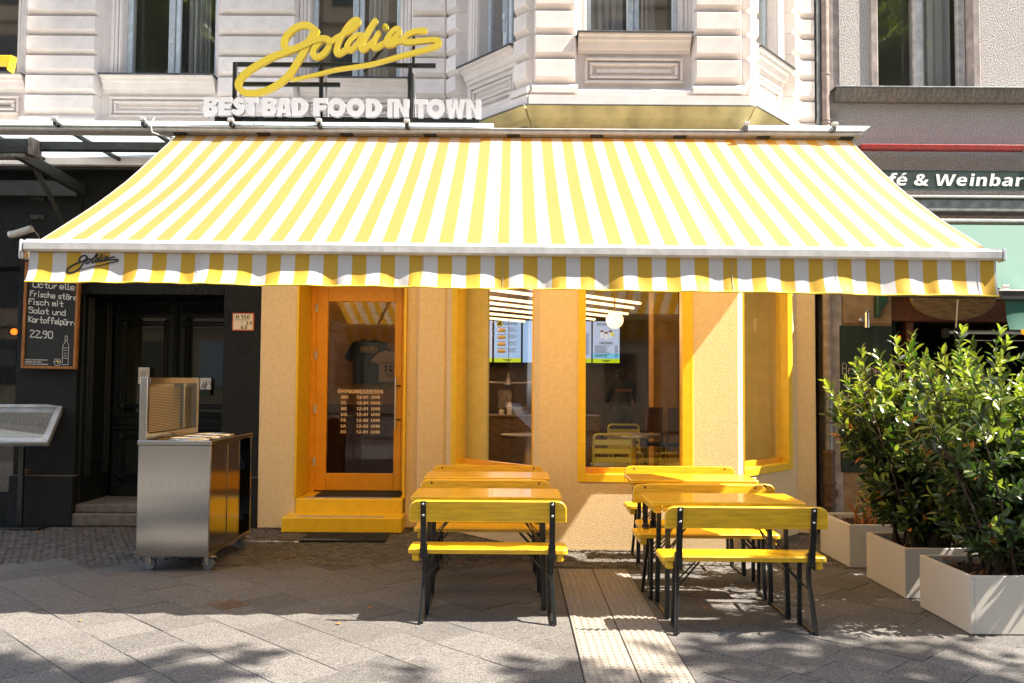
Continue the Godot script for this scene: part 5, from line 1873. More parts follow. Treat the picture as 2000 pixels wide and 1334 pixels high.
func left_things() -> void:
	# tall chalkboard on the black pier
	var o := thing("menu_chalkboard", "tall chalkboard in a wooden frame with handwritten dishes on the black wall", "chalkboard", Vector3(-4.665, 1.88, 0.03))
	o.rotation.z = -0.012
	var w := 0.265
	var h := 0.78
	part("board", cut(Vector3(-w, -0.29, -0.04), Vector3(w, h, -0.005)), M.board, o)
	for q in [[-w - 0.012, -0.3, -w + 0.016, h], [w - 0.016, -0.3, w + 0.012, h], [-w + 0.016, -0.3, w - 0.016, -0.272], [-w + 0.016, h - 0.028, w - 0.016, h]]:
		part("frame_strip", cut(Vector3(q[0], q[1], -0.045), Vector3(q[2], q[3], 0.012), 0.005), M.frame_wood, o)
	var s := Sh.new()
	write_chalk(s, "Octurelle", Vector2(-0.19, 0.525), 0.06, -0.004, 1.1, -0.06)
	write_chalk(s, "Frische störe", Vector2(-0.215, 0.432), 0.056, -0.004, 0.86, -0.06)
	write_chalk(s, "Fisch mit", Vector2(-0.225, 0.35), 0.056, -0.004, 1.03, -0.06)
	write_chalk(s, "Salat und", Vector2(-0.222, 0.264), 0.056, -0.004, 1.0, -0.06)
	write_chalk(s, "Kartoffelpürre", Vector2(-0.22, 0.172), 0.06, -0.004, 0.75, -0.05)
	write_chalk(s, "22,90", Vector2(-0.2, 0.02), 0.066, -0.004, 1.0, -0.05)
	# bottle and glass drawn in outline
	for line in [[0.155, 0.035, 0.155, -0.03, 0.135, -0.06, 0.135, -0.255, 0.195, -0.255, 0.195, -0.06, 0.177, -0.03, 0.177, 0.035, 0.155, 0.035], [0.135, -0.085, 0.195, -0.085], [0.135, -0.19, 0.195, -0.19], [0.155, -0.01, 0.177, -0.01], [0.15, -0.11, 0.18, -0.11], [0.15, -0.14, 0.18, -0.14], [0.15, -0.165, 0.18, -0.165], [0.06, -0.2, 0.05, -0.225, 0.07, -0.262, 0.11, -0.262, 0.12, -0.225, 0.11, -0.2, 0.06, -0.2], [0.052, -0.225, 0.118, -0.225]]:
		var pts := []
		for i in line.size() / 2:
			pts.append(Vector2(line[2 * i], line[2 * i + 1] + 0.0))
		for i in pts.size() - 1:
			s.stroke([pts[i], pts[i + 1]], 0.002, 0.001, Transform3D(Basis(), Vector3(0, 0, -0.004)), 0.0002, 1)
	part("chalk_writing", s, M.chalk, o)
	var ice := Sh.new()
	ice.stroke([Vector2(0.078, -0.215), Vector2(0.095, -0.222)], 0.006, 0.001, Transform3D(Basis(), Vector3(0, 0, -0.004)))
	ice.stroke([Vector2(0.09, -0.24), Vector2(0.1, -0.233)], 0.006, 0.001, Transform3D(Basis(), Vector3(0, 0, -0.004)))
	part("yellow_chalk", ice, M.sign_yellow, o)
	lettering("small_print", "UNSERE DIGESTIF-EMPFEHLUNG", o, M.chalk, Vector3(-0.245, -0.212, -0.004), 0.012, 0.001, 0.9, "", HORIZONTAL_ALIGNMENT_LEFT)
	lettering("small_print", "AVERNA AUF EIS €____", o, M.chalk, Vector3(-0.245, -0.234, -0.004), 0.015, 0.001, 0.95, "", HORIZONTAL_ALIGNMENT_LEFT)
	lettering("small_print", "ENTDECKE DEN GESCHMACK SIZILIENS", o, M.chalk, Vector3(-0.245, -0.256, -0.004), 0.011, 0.001, 0.85, "", HORIZONTAL_ALIGNMENT_LEFT)
	# slanted menu case on a post
	var d := thing("menu_stand", "silver glazed menu case tilted on a black post at the left edge", "menu stand", Vector3(-4.87, 0, 0.1))
	var cs := piece("case", d)
	cs.position = Vector3(-0.06, 1.02, 0.06)
	cs.rotation = Vector3(-0.85, 0.0, 0.0)
	cs.rotate_y(0.14)
	part("tray", cut(Vector3(-0.4, -0.27, -0.03), Vector3(0.4, 0.27, 0.02), 0.006), M.alu, cs)
	for q in [[-0.4, -0.27, -0.345, 0.27], [0.345, -0.27, 0.4, 0.27], [-0.345, -0.27, 0.345, -0.225], [-0.345, 0.225, 0.345, 0.27]]:
		part("frame_strip", cut(Vector3(q[0], q[1], 0.021), Vector3(q[2], q[3], 0.034), 0.004), M.alu, cs)
	part("pane", cut(Vector3(-0.345, -0.225, 0.026), Vector3(0.345, 0.225, 0.029)), M.case_glass, cs)
	part("menu_sheet", cut(Vector3(-0.33, -0.2, 0.0201), Vector3(0.33, 0.16, 0.0215)), M.menu_paper, cs)
	var lk := Sh.new()
	lk.ball(Vector3(0.02, -0.247, 0.036), Vector3(0.01, 0.008, 0.006), 10, 6)
	part("lock", lk, M.chrome, cs)
	part("post", cut(Vector3(-0.025, 0.02, -0.02), Vector3(0.025, 0.93, 0.02), 0.003), M.black_metal, d)
	part("base_plate", cut(Vector3(-0.38, 0.0, -0.24), Vector3(0.25, 0.018, 0.12), 0.005), M.black_metal, d)
	# camera on the wall
	var c := thing("security_camera", "white bullet security camera on the black wall under the glass canopy", "camera", Vector3(-4.9, 2.95, 0.14))
	var b := Sh.new()
	var ax := Basis(Vector3.BACK, 0.28) * Basis(Vector3.UP, -0.25)
	b.tube([ax * Vector3(-0.1, 0, 0.03), ax * Vector3(0.1, 0, 0)], 0.036, 16)
	part("body", b, M.white_metal, c)
	var hd := Sh.new()
	hd.tube([ax * Vector3(-0.135, 0.004, 0.033), ax * Vector3(-0.098, 0.002, 0.03)], 0.04, 16)
	part("hood", hd, M.alu, c)
	var m := Sh.new()
	m.tube([Vector3(0.02, -0.03, 0), Vector3(0.0, -0.09, -0.04), Vector3(0.06, -0.13, -0.15)], 0.012, 8)
	m.ball(Vector3(0.05, -0.12, -0.13), Vector3(0.035, 0.035, 0.03), 10, 8)
	part("mount", m, M.rubber, c)
	var cb := Sh.new()
	cb.tube([Vector3(0.1, 0.02, 0), Vector3(0.13, -0.03, -0.03), Vector3(0.12, -0.12, -0.12), Vector3(0.06, -0.18, -0.15)], 0.004, 6)
	part("cable", cb, M.white_metal, c)
	# hydrant plate
	var p := thing("hydrant_sign", "small cream hydrant sign with a red rim on the black wall beside the shop", "sign", Vector3(-2.73, 2.07, -0.018))
	part("rim", cut(Vector3(-0.112, -0.092, -0.01), Vector3(0.112, 0.092, 0.005), 0.004), mat(lin(0.35, 0.06, 0.02), 0.5), p)
	part("plate", cut(Vector3(-0.1, -0.08, 0.0), Vector3(0.1, 0.08, 0.0075), 0.002), mat(lin(0.6, 0.52, 0.38), 0.5), p)
	lettering("figures", "H 150", p, M.print_black, Vector3(-0.005, 0.05, 0.0085), 0.038, 0.001, 1.05)
	lettering("figures", "3.9", p, M.print_black, Vector3(0.06, -0.012, 0.0085), 0.036, 0.001, 0.9)
	lettering("figures", "6.0", p, M.print_black, Vector3(0.012, -0.054, 0.0085), 0.036, 0.001, 0.95)
	var ln := Sh.new()
	ln.box(Vector3(-0.005, 0.02, 0.008), Vector3(0.14, 0.004, 0.001))
	ln.box(Vector3(-0.008, 0.0, 0.008), Vector3(0.004, 0.036, 0.001))
	part("lines", ln, M.print_black, p)
	# papers on the house door
	var n := tag(part("notice_sheet", cut(Vector3(-0.06, -0.09, 0), Vector3(0.06, 0.09, 0.002)), M.paper), "white printed notice taped to the left door leaf above the trolley", "notice")
	n.position = Vector3(-4.0, 1.52, -0.69)
	var tx := Sh.new()
	for k in 11:
		tx.box(Vector3(rng.randf_range(-0.008, 0.008), 0.055 - 0.011 * k, 0.0025), Vector3(rng.randf_range(0.05, 0.08), 0.004, 0.001))
	part("text_lines", tx, mat(lin(0.2, 0.25, 0.35), 0.8), n)
	var e := tag(part("sticker", cut(Vector3(-0.06, -0.055, 0), Vector3(0.06, 0.07, 0.002)), M.paper), "white sticker with black ink figures on the right door leaf", "sticker")
	e.position = Vector3(-3.335, 1.43, -0.71)
	var fg := Sh.new()
	for k in 9:
		var a := Vector2(rng.randf_range(-0.04, 0.04), rng.randf_range(-0.03, 0.045))
		fg.stroke([a, a + Vector2(rng.randf_range(-0.015, 0.015), -0.02), a + Vector2(rng.randf_range(-0.02, 0.02), -0.035)], 0.004, 0.001, Transform3D(Basis(), Vector3(0, 0, 0.0015)))
	part("ink_figures", fg, M.print_black, e)
	part("green_strip", cut(Vector3(-0.06, -0.12, 0), Vector3(0.055, -0.06, 0.0019)), M.green_board, e)
	# bell push and a lit bottle stub on the ledge
	var l := Sh.new()
	l.tube([Vector3(-4.86, 0.53, 0.0), Vector3(-4.86, 0.53, 0.045)], 0.022, 12)
	l.box(Vector3(-4.86, 0.565, 0.02), Vector3(0.06, 0.02, 0.045), 0.006)
	tag(part("wall_tap", l, M.cast_iron), "small covered wall tap above the plinth behind the menu post", "tap")
	# rubber mat before the yellow steps
	var r := Sh.new()
	r.box(Vector3(0, 0.008, 0), Vector3(0.78, 0.016, 0.42), 0.004)
	for i in 20:
		for j in 10:
			r.box(Vector3(-0.36 + 0.038 * i, 0.017, -0.185 + 0.041 * j), Vector3(0.022, 0.008, 0.022), 0.003)
	tag(part("rubber_mat", r, M.mat_black), "black ribbed rubber mat on the setts before the yellow steps", "mat").position = Vector3(-1.55, 0.003, 0.55)
	# end of a sign box at the top left
	var y := thing("shop_sign_end", "yellow sign box end with a clear cap on a dark post, top left corner", "sign", Vector3(-4.99, 4.5, 0.55))
	y.scale = Vector3(0.86, 0.72, 0.86)
	var prof := PackedVector2Array([Vector2(-0.3, 0.0), Vector2(0.14, 0.0), Vector2(0.15, -0.09), Vector2(0.17, -0.1), Vector2(0.2, 0.11), Vector2(-0.3, 0.1)])
	var ys := Sh.new()
	ys.plate(prof, 0.12, Transform3D(Basis(), Vector3(0, 0, -0.06)), 0.008)
	part("sign_box", ys, M.yellow, y)
	part("end_cap", slab(Vector3(0.215, 0.0, 0.0), Vector3(0.06, 0.21, 0.11), 0.012), M.case_glass, y)
	part("post", cut(Vector3(-0.13, -0.86, -0.1), Vector3(-0.04, 0.0, -0.03), 0.004), M.dark_steel, y)
	part("foot_strip", cut(Vector3(-0.3, -0.93, -0.05), Vector3(0.03, -0.86, 0.05), 0.006), M.alu, y)


func right_things() -> void:
	# red strip, sign board, awning of the cafe
	var r := tag(part("red_strip", cut(Vector3(-0.0, -0.024, -0.02), Vector3(4.0, 0.024, 0.1), 0.006), M.red), "long red metal strip above the cafe sign on the rough wall", "strip light")
	r.position = Vector3(3.5, 3.875, 0.05)
	var o := thing("cafe_sign", "dark green sign board with white letters reading cafe and wine bar", "sign", Vector3(3.3, 3.54, 0.12))
	part("board", cut(Vector3(0.0, -0.1, -0.03), Vector3(4.0, 0.1, 0.0), 0.004), M.sign_green, o)
	var lean := Basis(Vector3(1, 0, 0), Vector3(0.18, 1, 0), Vector3(0, 0, 1))
	lettering("letters", "Café & Weinbar", o, M.print_white, Vector3(0.2, 0.0, 0.002), 0.116, 0.004, 1.36, "", HORIZONTAL_ALIGNMENT_LEFT, lean)
	for x in [1.85]:
		var s := Sh.new()
		s.bar(Vector3(x, 0.35, 0.0), Vector3(x + 0.03, -0.36, 0.0), 0.022, 0.012, 0.002)
		part("hanger", s, M.alu, o)
	var a := thing("green_awning", "green cafe awning at the right edge behind the striped awning", "awning")
	var z0 := 0.35
	part("cassette", cut(Vector3(3.55, 3.2, 0.02), Vector3(8.0, 3.32, 0.3), 0.02), M.zinc, a)
	part("top_rail", cut(Vector3(3.5, 3.325, 0.03), Vector3(8.0, 3.345, 0.32), 0.004), M.white_metal, a)
	part("front_rail", cut(Vector3(3.6, 3.075, 0.2), Vector3(8.0, 3.105, 0.36), 0.006), M.white_metal, a)
	var roof := func(x: float, t: float) -> Vector3:
		return Vector3(x, lerpf(3.06, 2.22, t) - 0.03 * sin(PI * t) - 0.006 * sin((x + t * 0.6) * 22.0) * smoothstep(0.6, 1.0, t), lerpf(0.33, 2.18, t))
	part("roof_cloth", strip_sheet(3.78, 8.0, roof, 60, 14), M.green_cloth, a)
	part("front_bar", cut(Vector3(3.73, 2.135, 2.16), Vector3(8.0, 2.2, 2.24), 0.008), M.dark_steel, a)
	part("bar_top", cut(Vector3(3.72, 2.201, 2.165), Vector3(8.0, 2.213, 2.245), 0.003), M.white_metal, a)
	var hang := func(x: float, t: float) -> Vector3: return Vector3(x, 2.14 - 0.235 * t, 2.215 + 0.06 * t * sin((x - 3.78) * 9.0 + t) * t)
	part("valance", strip_sheet(3.78, 8.0, hang, 90, 8), M.dark_green_cloth, a)
	var hk := Sh.new()
	hk.bar(Vector3(3.79, 2.22, 2.2), Vector3(3.79, 2.25, 2.2), 0.02, 0.05, 0.003)
	part("clip", hk, M.alu, a)
	# board on the tan pier, spotlight, bracket
	var g := thing("wall_blackboard", "dark green blackboard on the tan pier behind the shrubs", "blackboard", Vector3(3.56, 1.42, 0.0))
	part("board", cut(Vector3(-0.24, -0.82, -0.03), Vector3(0.285, 0.655, 0.0), 0.004), M.green_board, g)
	var s := Sh.new()
	write_chalk(s, "Bruschetta C", Vector2(-0.215, 0.165), 0.1, 0.001, 0.66, 0.0, 0.0032)
	write_chalk(s, "Italienische", Vector2(-0.21, -0.12), 0.1, 0.001, 0.68, 0.0, 0.0032)
	part("chalk_writing", s, M.chalk_tan, g)
	var l := thing("wall_spotlight", "small steel wall spotlight above the green blackboard", "wall lamp", Vector3(3.56, 2.13, 0.08))
	var t := Sh.new()
	t.tube([Vector3(0, -0.08, 0), Vector3(0, 0.07, 0)], 0.028, 14)
	part("lamp_tube", t, M.chrome, l)
	var am := Sh.new()
	am.tube([Vector3(0.0, 0.07, 0.0), Vector3(0.02, 0.12, -0.01), Vector3(0.03, 0.11, -0.06), Vector3(-0.02, 0.0, -0.1)], 0.006, 6)
	am.ball(Vector3(-0.02, 0.0, -0.095), Vector3(0.03, 0.03, 0.015), 10, 6)
	part("arm", am, M.alu, l)
	var k := thing("iron_bracket", "dark green cast bracket under the valance beside the cafe opening", "bracket", Vector3(3.73, 2.3, 0.02))
	var bp := PackedVector2Array([Vector2(-0.0, -0.14), Vector2(0.03, -0.14), Vector2(0.05, -0.06), Vector2(0.1, 0.0), Vector2(0.12, 0.1), Vector2(0.0, 0.1)])
	var kb := Sh.new()
	kb.plate(bp, 0.1, Transform3D(Basis(), Vector3(-0.06, 0, -0.04)), 0.012)
	part("casting", kb, M.green_metal, k)
	# inside the dark opening
	var w := thing("round_wooden_board", "rounded wooden board hanging below the striped valance in the cafe opening", "board", Vector3(4.36, 2.22, 0.2))
	var ws := Sh.new()
	ws.plate(PackedVector2Array(arc(Vector2(0, 0.12), 0.42, 0.22, 180, 360, 20)), 0.04, Transform3D(), 0.008)
	part("board", ws, M.pale_wood, w)
	var h := thing("awning_crank", "white crank rod hanging from the cafe awning gear", "crank", Vector3(4.3, 2.2, 0.5))
	var hs := Sh.new()
	hs.bar(Vector3(-0.03, 0.1, 0), Vector3(-0.05, -0.17, 0), 0.014, 0.014, 0.003)
	part("rod", hs, M.white_metal, h)
	var ge := Sh.new()
	ge.box(Vector3(-0.045, -0.22, 0), Vector3(0.05, 0.1, 0.04), 0.012)
	part("gear", ge, M.rubber, h)
	var q := thing("heater_bar", "grey tubular bar fixed across the cafe opening", "heater", Vector3(4.45, 2.01, 0.1))
	var qs := Sh.new()
	qs.tube([Vector3(-0.08, 0, 0), Vector3(2.0, 0, 0)], 0.022, 12)
	qs.box(Vector3(1.0, -0.08, -0.03), Vector3(2.0, 0.01, 0.02), 0.002)
	part("tube", qs, M.alu, q)
	part("end_cap", slab(Vector3(-0.11, -0.01, 0), Vector3(0.06, 0.1, 0.08), 0.015), M.rubber, q)
	for i in 2:
		var b := Sh.new()
		b.ball(Vector3.ZERO, Vector3.ONE * (0.034 if i == 0 else 0.022), 14, 10)
		var bb := tag(part("orange_lamp", b, M.bulb_glow), ["orange globe lamp hanging under the green valance at the right edge", "small orange lamp deep in the dark cafe opening"][i], "lamp")
		bb.position = [Vector3(4.0, 1.905, 2.1), Vector3(4.45, 2.02, -1.2)][i]
	var cd := Sh.new()
	cd.tube([Vector3(4.0, 1.94, 2.1), Vector3(4.0, 2.16, 2.12)], 0.004, 6)
	tag(part("lamp_cord", cd, M.rubber), "thin dark cord that carries the orange globe lamp", "cord")
	# woven chairs behind the planters
	var ch := rattan()
	ch.position = Vector3(3.95, 0, 2.1)
	ch.rotation.y = -0.9
	copy(ch, "rattan_chair", "yellow woven cafe chair glimpsed between the stems of the front shrub", Vector3(3.55, 0, 1.75), 0.6, "yellow woven chairs behind the planters")
	var ct := thing("cafe_table", "small pale cafe table behind the front shrub", "table", Vector3(4.05, 0, 1.35))
	var tt := Sh.new()
	tt.lathe([Vector2(0, 0.0), Vector2(0.34, 0.0), Vector2(0.345, 0.012), Vector2(0.34, 0.025), Vector2(0, 0.025)], 28, Transform3D(Basis(), Vector3(0, 0.62, 0)))
	part("table_top", tt, M.print_white, ct)
	var tl := Sh.new()
	tl.lathe([Vector2(0.2, 0.0), Vector2(0.19, 0.02), Vector2(0.03, 0.04), Vector2(0.025, 0.62)], 16)
	part("stand", tl, M.dark_steel, ct)


func rattan() -> Node3D:
	var o := thing("rattan_chair", "yellow woven cafe chair at the right edge behind the front planter", "chair", Vector3.ZERO, 0.0, "yellow woven chairs behind the planters")
	var m := mat(lin(0.6, 0.3, 0.02), 0.6)
	var s := Sh.new()
	s.box(Vector3(0, 0.42, 0), Vector3(0.4, 0.03, 0.4), 0.01)
	part("seat", s, m, o)
	for q in [[-0.18, -0.18], [0.18, -0.18], [-0.18, 0.18], [0.18, 0.18]]:
		var l := Sh.new()
		l.tube([Vector3(q[0], 0, q[1]), Vector3(q[0] * 0.95, 0.42, q[1] * 0.95)], 0.014, 8)
		part("leg", l, M.pale_wood, o)
	var b := Sh.new()
	for k in 15:
		var x := -0.18 + 0.36 * k / 14.0
		b.bar(Vector3(x, 0.46, -0.2), Vector3(clampf(x + 0.12, -0.19, 0.19), 0.8, -0.24), 0.012, 0.005)
		b.bar(Vector3(x, 0.46, -0.205), Vector3(clampf(x - 0.12, -0.19, 0.19), 0.8, -0.245), 0.012, 0.005)
	for y in 8:
		b.bar(Vector3(-0.19, 0.49 + 0.042 * y, -0.205 - 0.005 * y), Vector3(0.19, 0.49 + 0.042 * y, -0.205 - 0.005 * y), 0.005, 0.01)
	part("woven_back", b, m, o)
	var f := Sh.new()
	f.tube([Vector3(-0.2, 0.42, -0.19), Vector3(-0.2, 0.8, -0.245), Vector3(-0.15, 0.84, -0.25), Vector3(0.15, 0.84, -0.25), Vector3(0.2, 0.8, -0.245), Vector3(0.2, 0.42, -0.19)], 0.014, 8)
	part("back_frame", f, M.pale_wood, o)
	return o


# ---------------------------------------------------------------- planters and shrubs
func planters() -> void:
	var list := [
		[3.01, 3.67, 0.98, "front speckled concrete planter at the right edge"],
		[2.11, 2.785, 0.9, "middle speckled concrete planter between the other two"],
		[1.08, 1.765, 0.9, "rear speckled concrete planter with cut dry stems, next to the benches"],
	]
	for k in 3:
		var q: Array = list[k]
		var z0: float = q[0]
		var z1: float = q[1]
		var x0 := 2.735
		var x1: float = x0 + q[2]
		var o := thing("concrete_planter", q[3], "planter", Vector3.ZERO, 0.0, "concrete planters along the cafe side")
		var s := Sh.new()
		var t := 0.028
		s.box(Vector3(x0 + t / 2, 0.176, (z0 + z1) / 2), Vector3(t, 0.344, z1 - z0), 0.004)
		s.box(Vector3(x1 - t / 2, 0.176, (z0 + z1) / 2), Vector3(t, 0.344, z1 - z0), 0.004)
		s.box(Vector3((x0 + x1) / 2, 0.176, z0 + t / 2), Vector3(x1 - x0 - 2 * t, 0.3435, t), 0.003)
		s.box(Vector3((x0 + x1) / 2, 0.176, z1 - t / 2 - 0.001), Vector3(x1 - x0 - 2 * t + 0.002, 0.3435, t), 0.003)
		part("box", s, M.concrete, o)
		var e := Sh.new()
		var n := 14
		for i in n:
			for j in n:
				var at := func(a: int, b: int) -> Vector3: return Vector3(lerpf(x0 + t, x1 - t, float(a) / n), 0.3 + 0.014 * sin(a * 2.1 + b) * cos(b * 1.7), lerpf(z0 + t, z1 - t, float(b) / n))
				e.quad(at.call(i, j + 1), at.call(i + 1, j + 1), at.call(i + 1, j), at.call(i, j))
		part("soil", e, M.soil, o)
		var l := Sh.new()
		for i in 110:
			var c := Vector3(rng.randf_range(x0 + 0.05, x1 - 0.05), 0.318 + rng.randf_range(0, 0.015), rng.randf_range(z0 + 0.05, z1 - 0.05))
			leaf_into(l, Transform3D(Basis(Vector3.UP, rng.randf() * TAU) * Basis(Vector3.RIGHT, rng.randf_range(-0.5, 0.5)), c), rng.randf_range(0.03, 0.06))
		part("leaf_litter", l, M.litter, o).set_meta("kind", "stuff")
	fallen_leaves()
	shrub("front glossy laurel shrub in the planter at the right edge", Vector3(3.22, 0.3, 3.33), Vector3(0.62, 0, 0.38), 1.24, 42, 1.3, 11)
	shrub("tall laurel shrub with bright young shoots in the middle planter", Vector3(3.09, 0.3, 2.45), Vector3(0.44, 0, 0.36), 1.38, 42, 1.35, 23)
	# cut stems in the rear planter
	var d := thing("cut_back_shrub", "bundle of cut dry stems standing in the rear planter", "shrub", Vector3(2.98, 0.3, 1.5))
	for k in 12:
		var s := Sh.new()
		var a := Vector3(rng.randf_range(-0.08, 0.08), 0, rng.randf_range(-0.08, 0.08))
		var b := a + Vector3(rng.randf_range(-0.16, 0.16), rng.randf_range(0.12, 0.34), rng.randf_range(-0.1, 0.1))
		s.tube([a, a.lerp(b, 0.5) + Vector3(rng.randf_range(-0.02, 0.02), 0, 0), b], [0.011, 0.009, 0.006], 6)
		part("stem", s, M.frame_wood, d)


func fallen_leaves() -> void:
	var s := Sh.new()
	var r := RandomNumberGenerator.new()
	r.seed = 77
	for i in 46:
		var p := Vector3(r.randf_range(-4.6, 2.7), 0.006, r.randf_range(0.2, 4.4))
		if i < 16:
			p = Vector3(r.randf_range(-5.0, -2.9), 0.004, r.randf_range(0.05, 1.2))
		leaf_into(s, Transform3D(Basis(Vector3.UP, r.randf() * TAU) * Basis(Vector3.RIGHT, r.randf_range(-0.2, 0.1)), p), r.randf_range(0.018, 0.045), 0.6)
	var o := tag(part("fallen_leaves", s, M.leaf_dead), "small dry leaves scattered over the pavement", "leaves")
	o.set_meta("kind", "stuff")


func leaf_into(s: Sh, T: Transform3D, long: float, wide := 0.4) -> void:
	# one leaf along T's z axis, folded a little at its midrib and bent down at the tip
	var st := [[0.0, 0.03], [0.22, 0.62], [0.5, 1.0], [0.78, 0.78], [1.0, 0.02]]
	for i in 4:
		var a: Array = st[i]
		var b: Array = st[i + 1]
		var at := func(q: Array, k: float) -> Vector3:
			return T * Vector3(k * q[1] * wide * 0.5 * long, absf(k) * q[1] * 0.09 * long - 0.16 * long * q[0] * q[0], q[0] * long)
		s.quad(at.call(a, 0.0), at.call(b, 0.0), at.call(b, 1.0), at.call(a, 1.0))
		s.quad(at.call(a, -1.0), at.call(b, -1.0), at.call(b, 0.0), at.call(a, 0.0))


func scatter(called: String, m: Mesh, mt: Material, list: Array, parent: Node) -> void:
	var mm := MultiMesh.new()
	mm.transform_format = MultiMesh.TRANSFORM_3D
	mm.mesh = m
	mm.instance_count = list.size()
	for i in list.size():
		mm.set_instance_transform(i, list[i])
	var o := MultiMeshInstance3D.new()
	o.name = called
	o.multimesh = mm
	o.material_override = mt
	o.set_meta("kind", "stuff")
	parent.add_child(o, true)


func shrub(label: String, at: Vector3, spread: Vector3, high: float, stems: int, dense: float, sd: int) -> void:
	var r := RandomNumberGenerator.new()
	r.seed = sd
	var o := thing("laurel_shrub", label, "shrub", at, 0.0, "evergreen shrubs in the planters")
	var wood := Sh.new()
	var leaves := [[], [], [], []]
	for k in stems:
		var foot := Vector3(r.randf_range(-0.3, 0.3), 0, r.randf_range(-0.22, 0.22)) * 0.9
		var u := Vector3(r.randf_range(-1, 1), 0, r.randf_range(-1, 1))
		var h := high * r.randf_range(0.6, 0.92) * (1.08 - 0.26 * absf(u.x))
		if k < 6:
			h = high * r.randf_range(0.86, 1.0)
		var tip := foot + Vector3(u.x * spread.x, h, u.z * spread.z)
		var mid := foot.lerp(tip, 0.5) + Vector3(u.x * spread.x * -0.12, 0, u.z * spread.z * -0.12)
		var path := []
		for i in 9:
			var t := i / 8.0
			path.append(foot.lerp(mid, t).lerp(mid.lerp(tip, t), t))
		wood.tube(path, [0.012, 0.011, 0.01, 0.009, 0.008, 0.007, 0.006, 0.005, 0.003], 6, false)
		# side shoots with leaves set spirally, bare below
		var shoots := [[path[8], (path[8] - path[6]).normalized(), 0.22, 1.0]]
		var count := int(14 * dense)
		for i in count:
			var t := r.randf_range(0.1, 0.98)
			var p: Vector3 = path[int(t * 8)].lerp(path[mini(8, int(t * 8) + 1)], fposmod(t * 8, 1.0))
			var a := r.randf() * TAU
			var d := Vector3(cos(a), r.randf_range(0.15, 0.9), sin(a)).normalized()
			shoots.append([p, d, r.randf_range(0.12, 0.26), t])
		for q in shoots:
			var p: Vector3 = q[0]
			var d: Vector3 = q[1]
			var long: float = q[2]
			var e := p + d * long + Vector3(0, 0.02, 0)
			wood.tube([p, p.lerp(e, 0.5), e], [0.004, 0.003, 0.0016], 4, false)
			var side := d.cross(Vector3.UP if absf(d.y) < 0.9 else Vector3.RIGHT).normalized()
			var n := 9 if q[3] < 0.97 else 13
			for i in n:
				var t := lerpf(0.12, 1.0, float(i) / (n - 1))
				var w := side.rotated(d, 2.4 * i + r.randf())
				var dir := (w * lerpf(1.0, 0.45, t) + d * lerpf(0.55, 1.0, t) + Vector3(0, r.randf_range(-0.25, 0.25), 0)).normalized()
				var up := (d + w * -0.2 + Vector3(r.randf_range(-0.3, 0.3), 0.4, r.randf_range(-0.3, 0.3))).normalized()
				var x := up.cross(dir).normalized()
				var B := Basis(x, dir.cross(x), dir)
				var size := r.randf_range(0.066, 0.108) * (0.8 if t > 0.9 else 1.0)
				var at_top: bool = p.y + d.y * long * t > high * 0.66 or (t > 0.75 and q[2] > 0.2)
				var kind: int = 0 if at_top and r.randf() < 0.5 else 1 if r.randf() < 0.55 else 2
				if p.y < high * 0.6 and r.randf() < 0.025:
					kind = 3
				leaves[kind].append(Transform3D(B.scaled(Vector3.ONE * size), p.lerp(e, t)))
	part("stems", wood, M.bark, o)
	var ms := []
	for wide in [0.42, 0.36, 0.4, 0.34]:
		var s := Sh.new()
		leaf_into(s, Transform3D(), 1.0, wide)
		ms.append(s.mesh())
	var mats := [M.leaf_new, M.leaf, M.leaf_dark, M.leaf_dead]
	# the leaves that show largest stand alone, the rest are one mass
	var all := []
	for kind in 4:
		for T in leaves[kind]:
			all.append([T, kind, (at + T.origin).distance_to(Vector3(0, 1.486, 9.06)) - 0.5 * T.basis.x.length() - 0.5 * T.origin.y])
	all.sort_custom(func(a, b): return a[2] < b[2])
	var rest := [[], [], [], []]
	for i in all.size():
		var q: Array = all[i]
		if i < 290:
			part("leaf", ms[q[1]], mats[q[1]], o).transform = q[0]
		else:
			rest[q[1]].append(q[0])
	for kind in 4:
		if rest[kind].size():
			scatter(["young_foliage", "foliage", "dark_foliage", "withered_leaves"][kind], ms[kind], mats[kind], rest[kind], o)


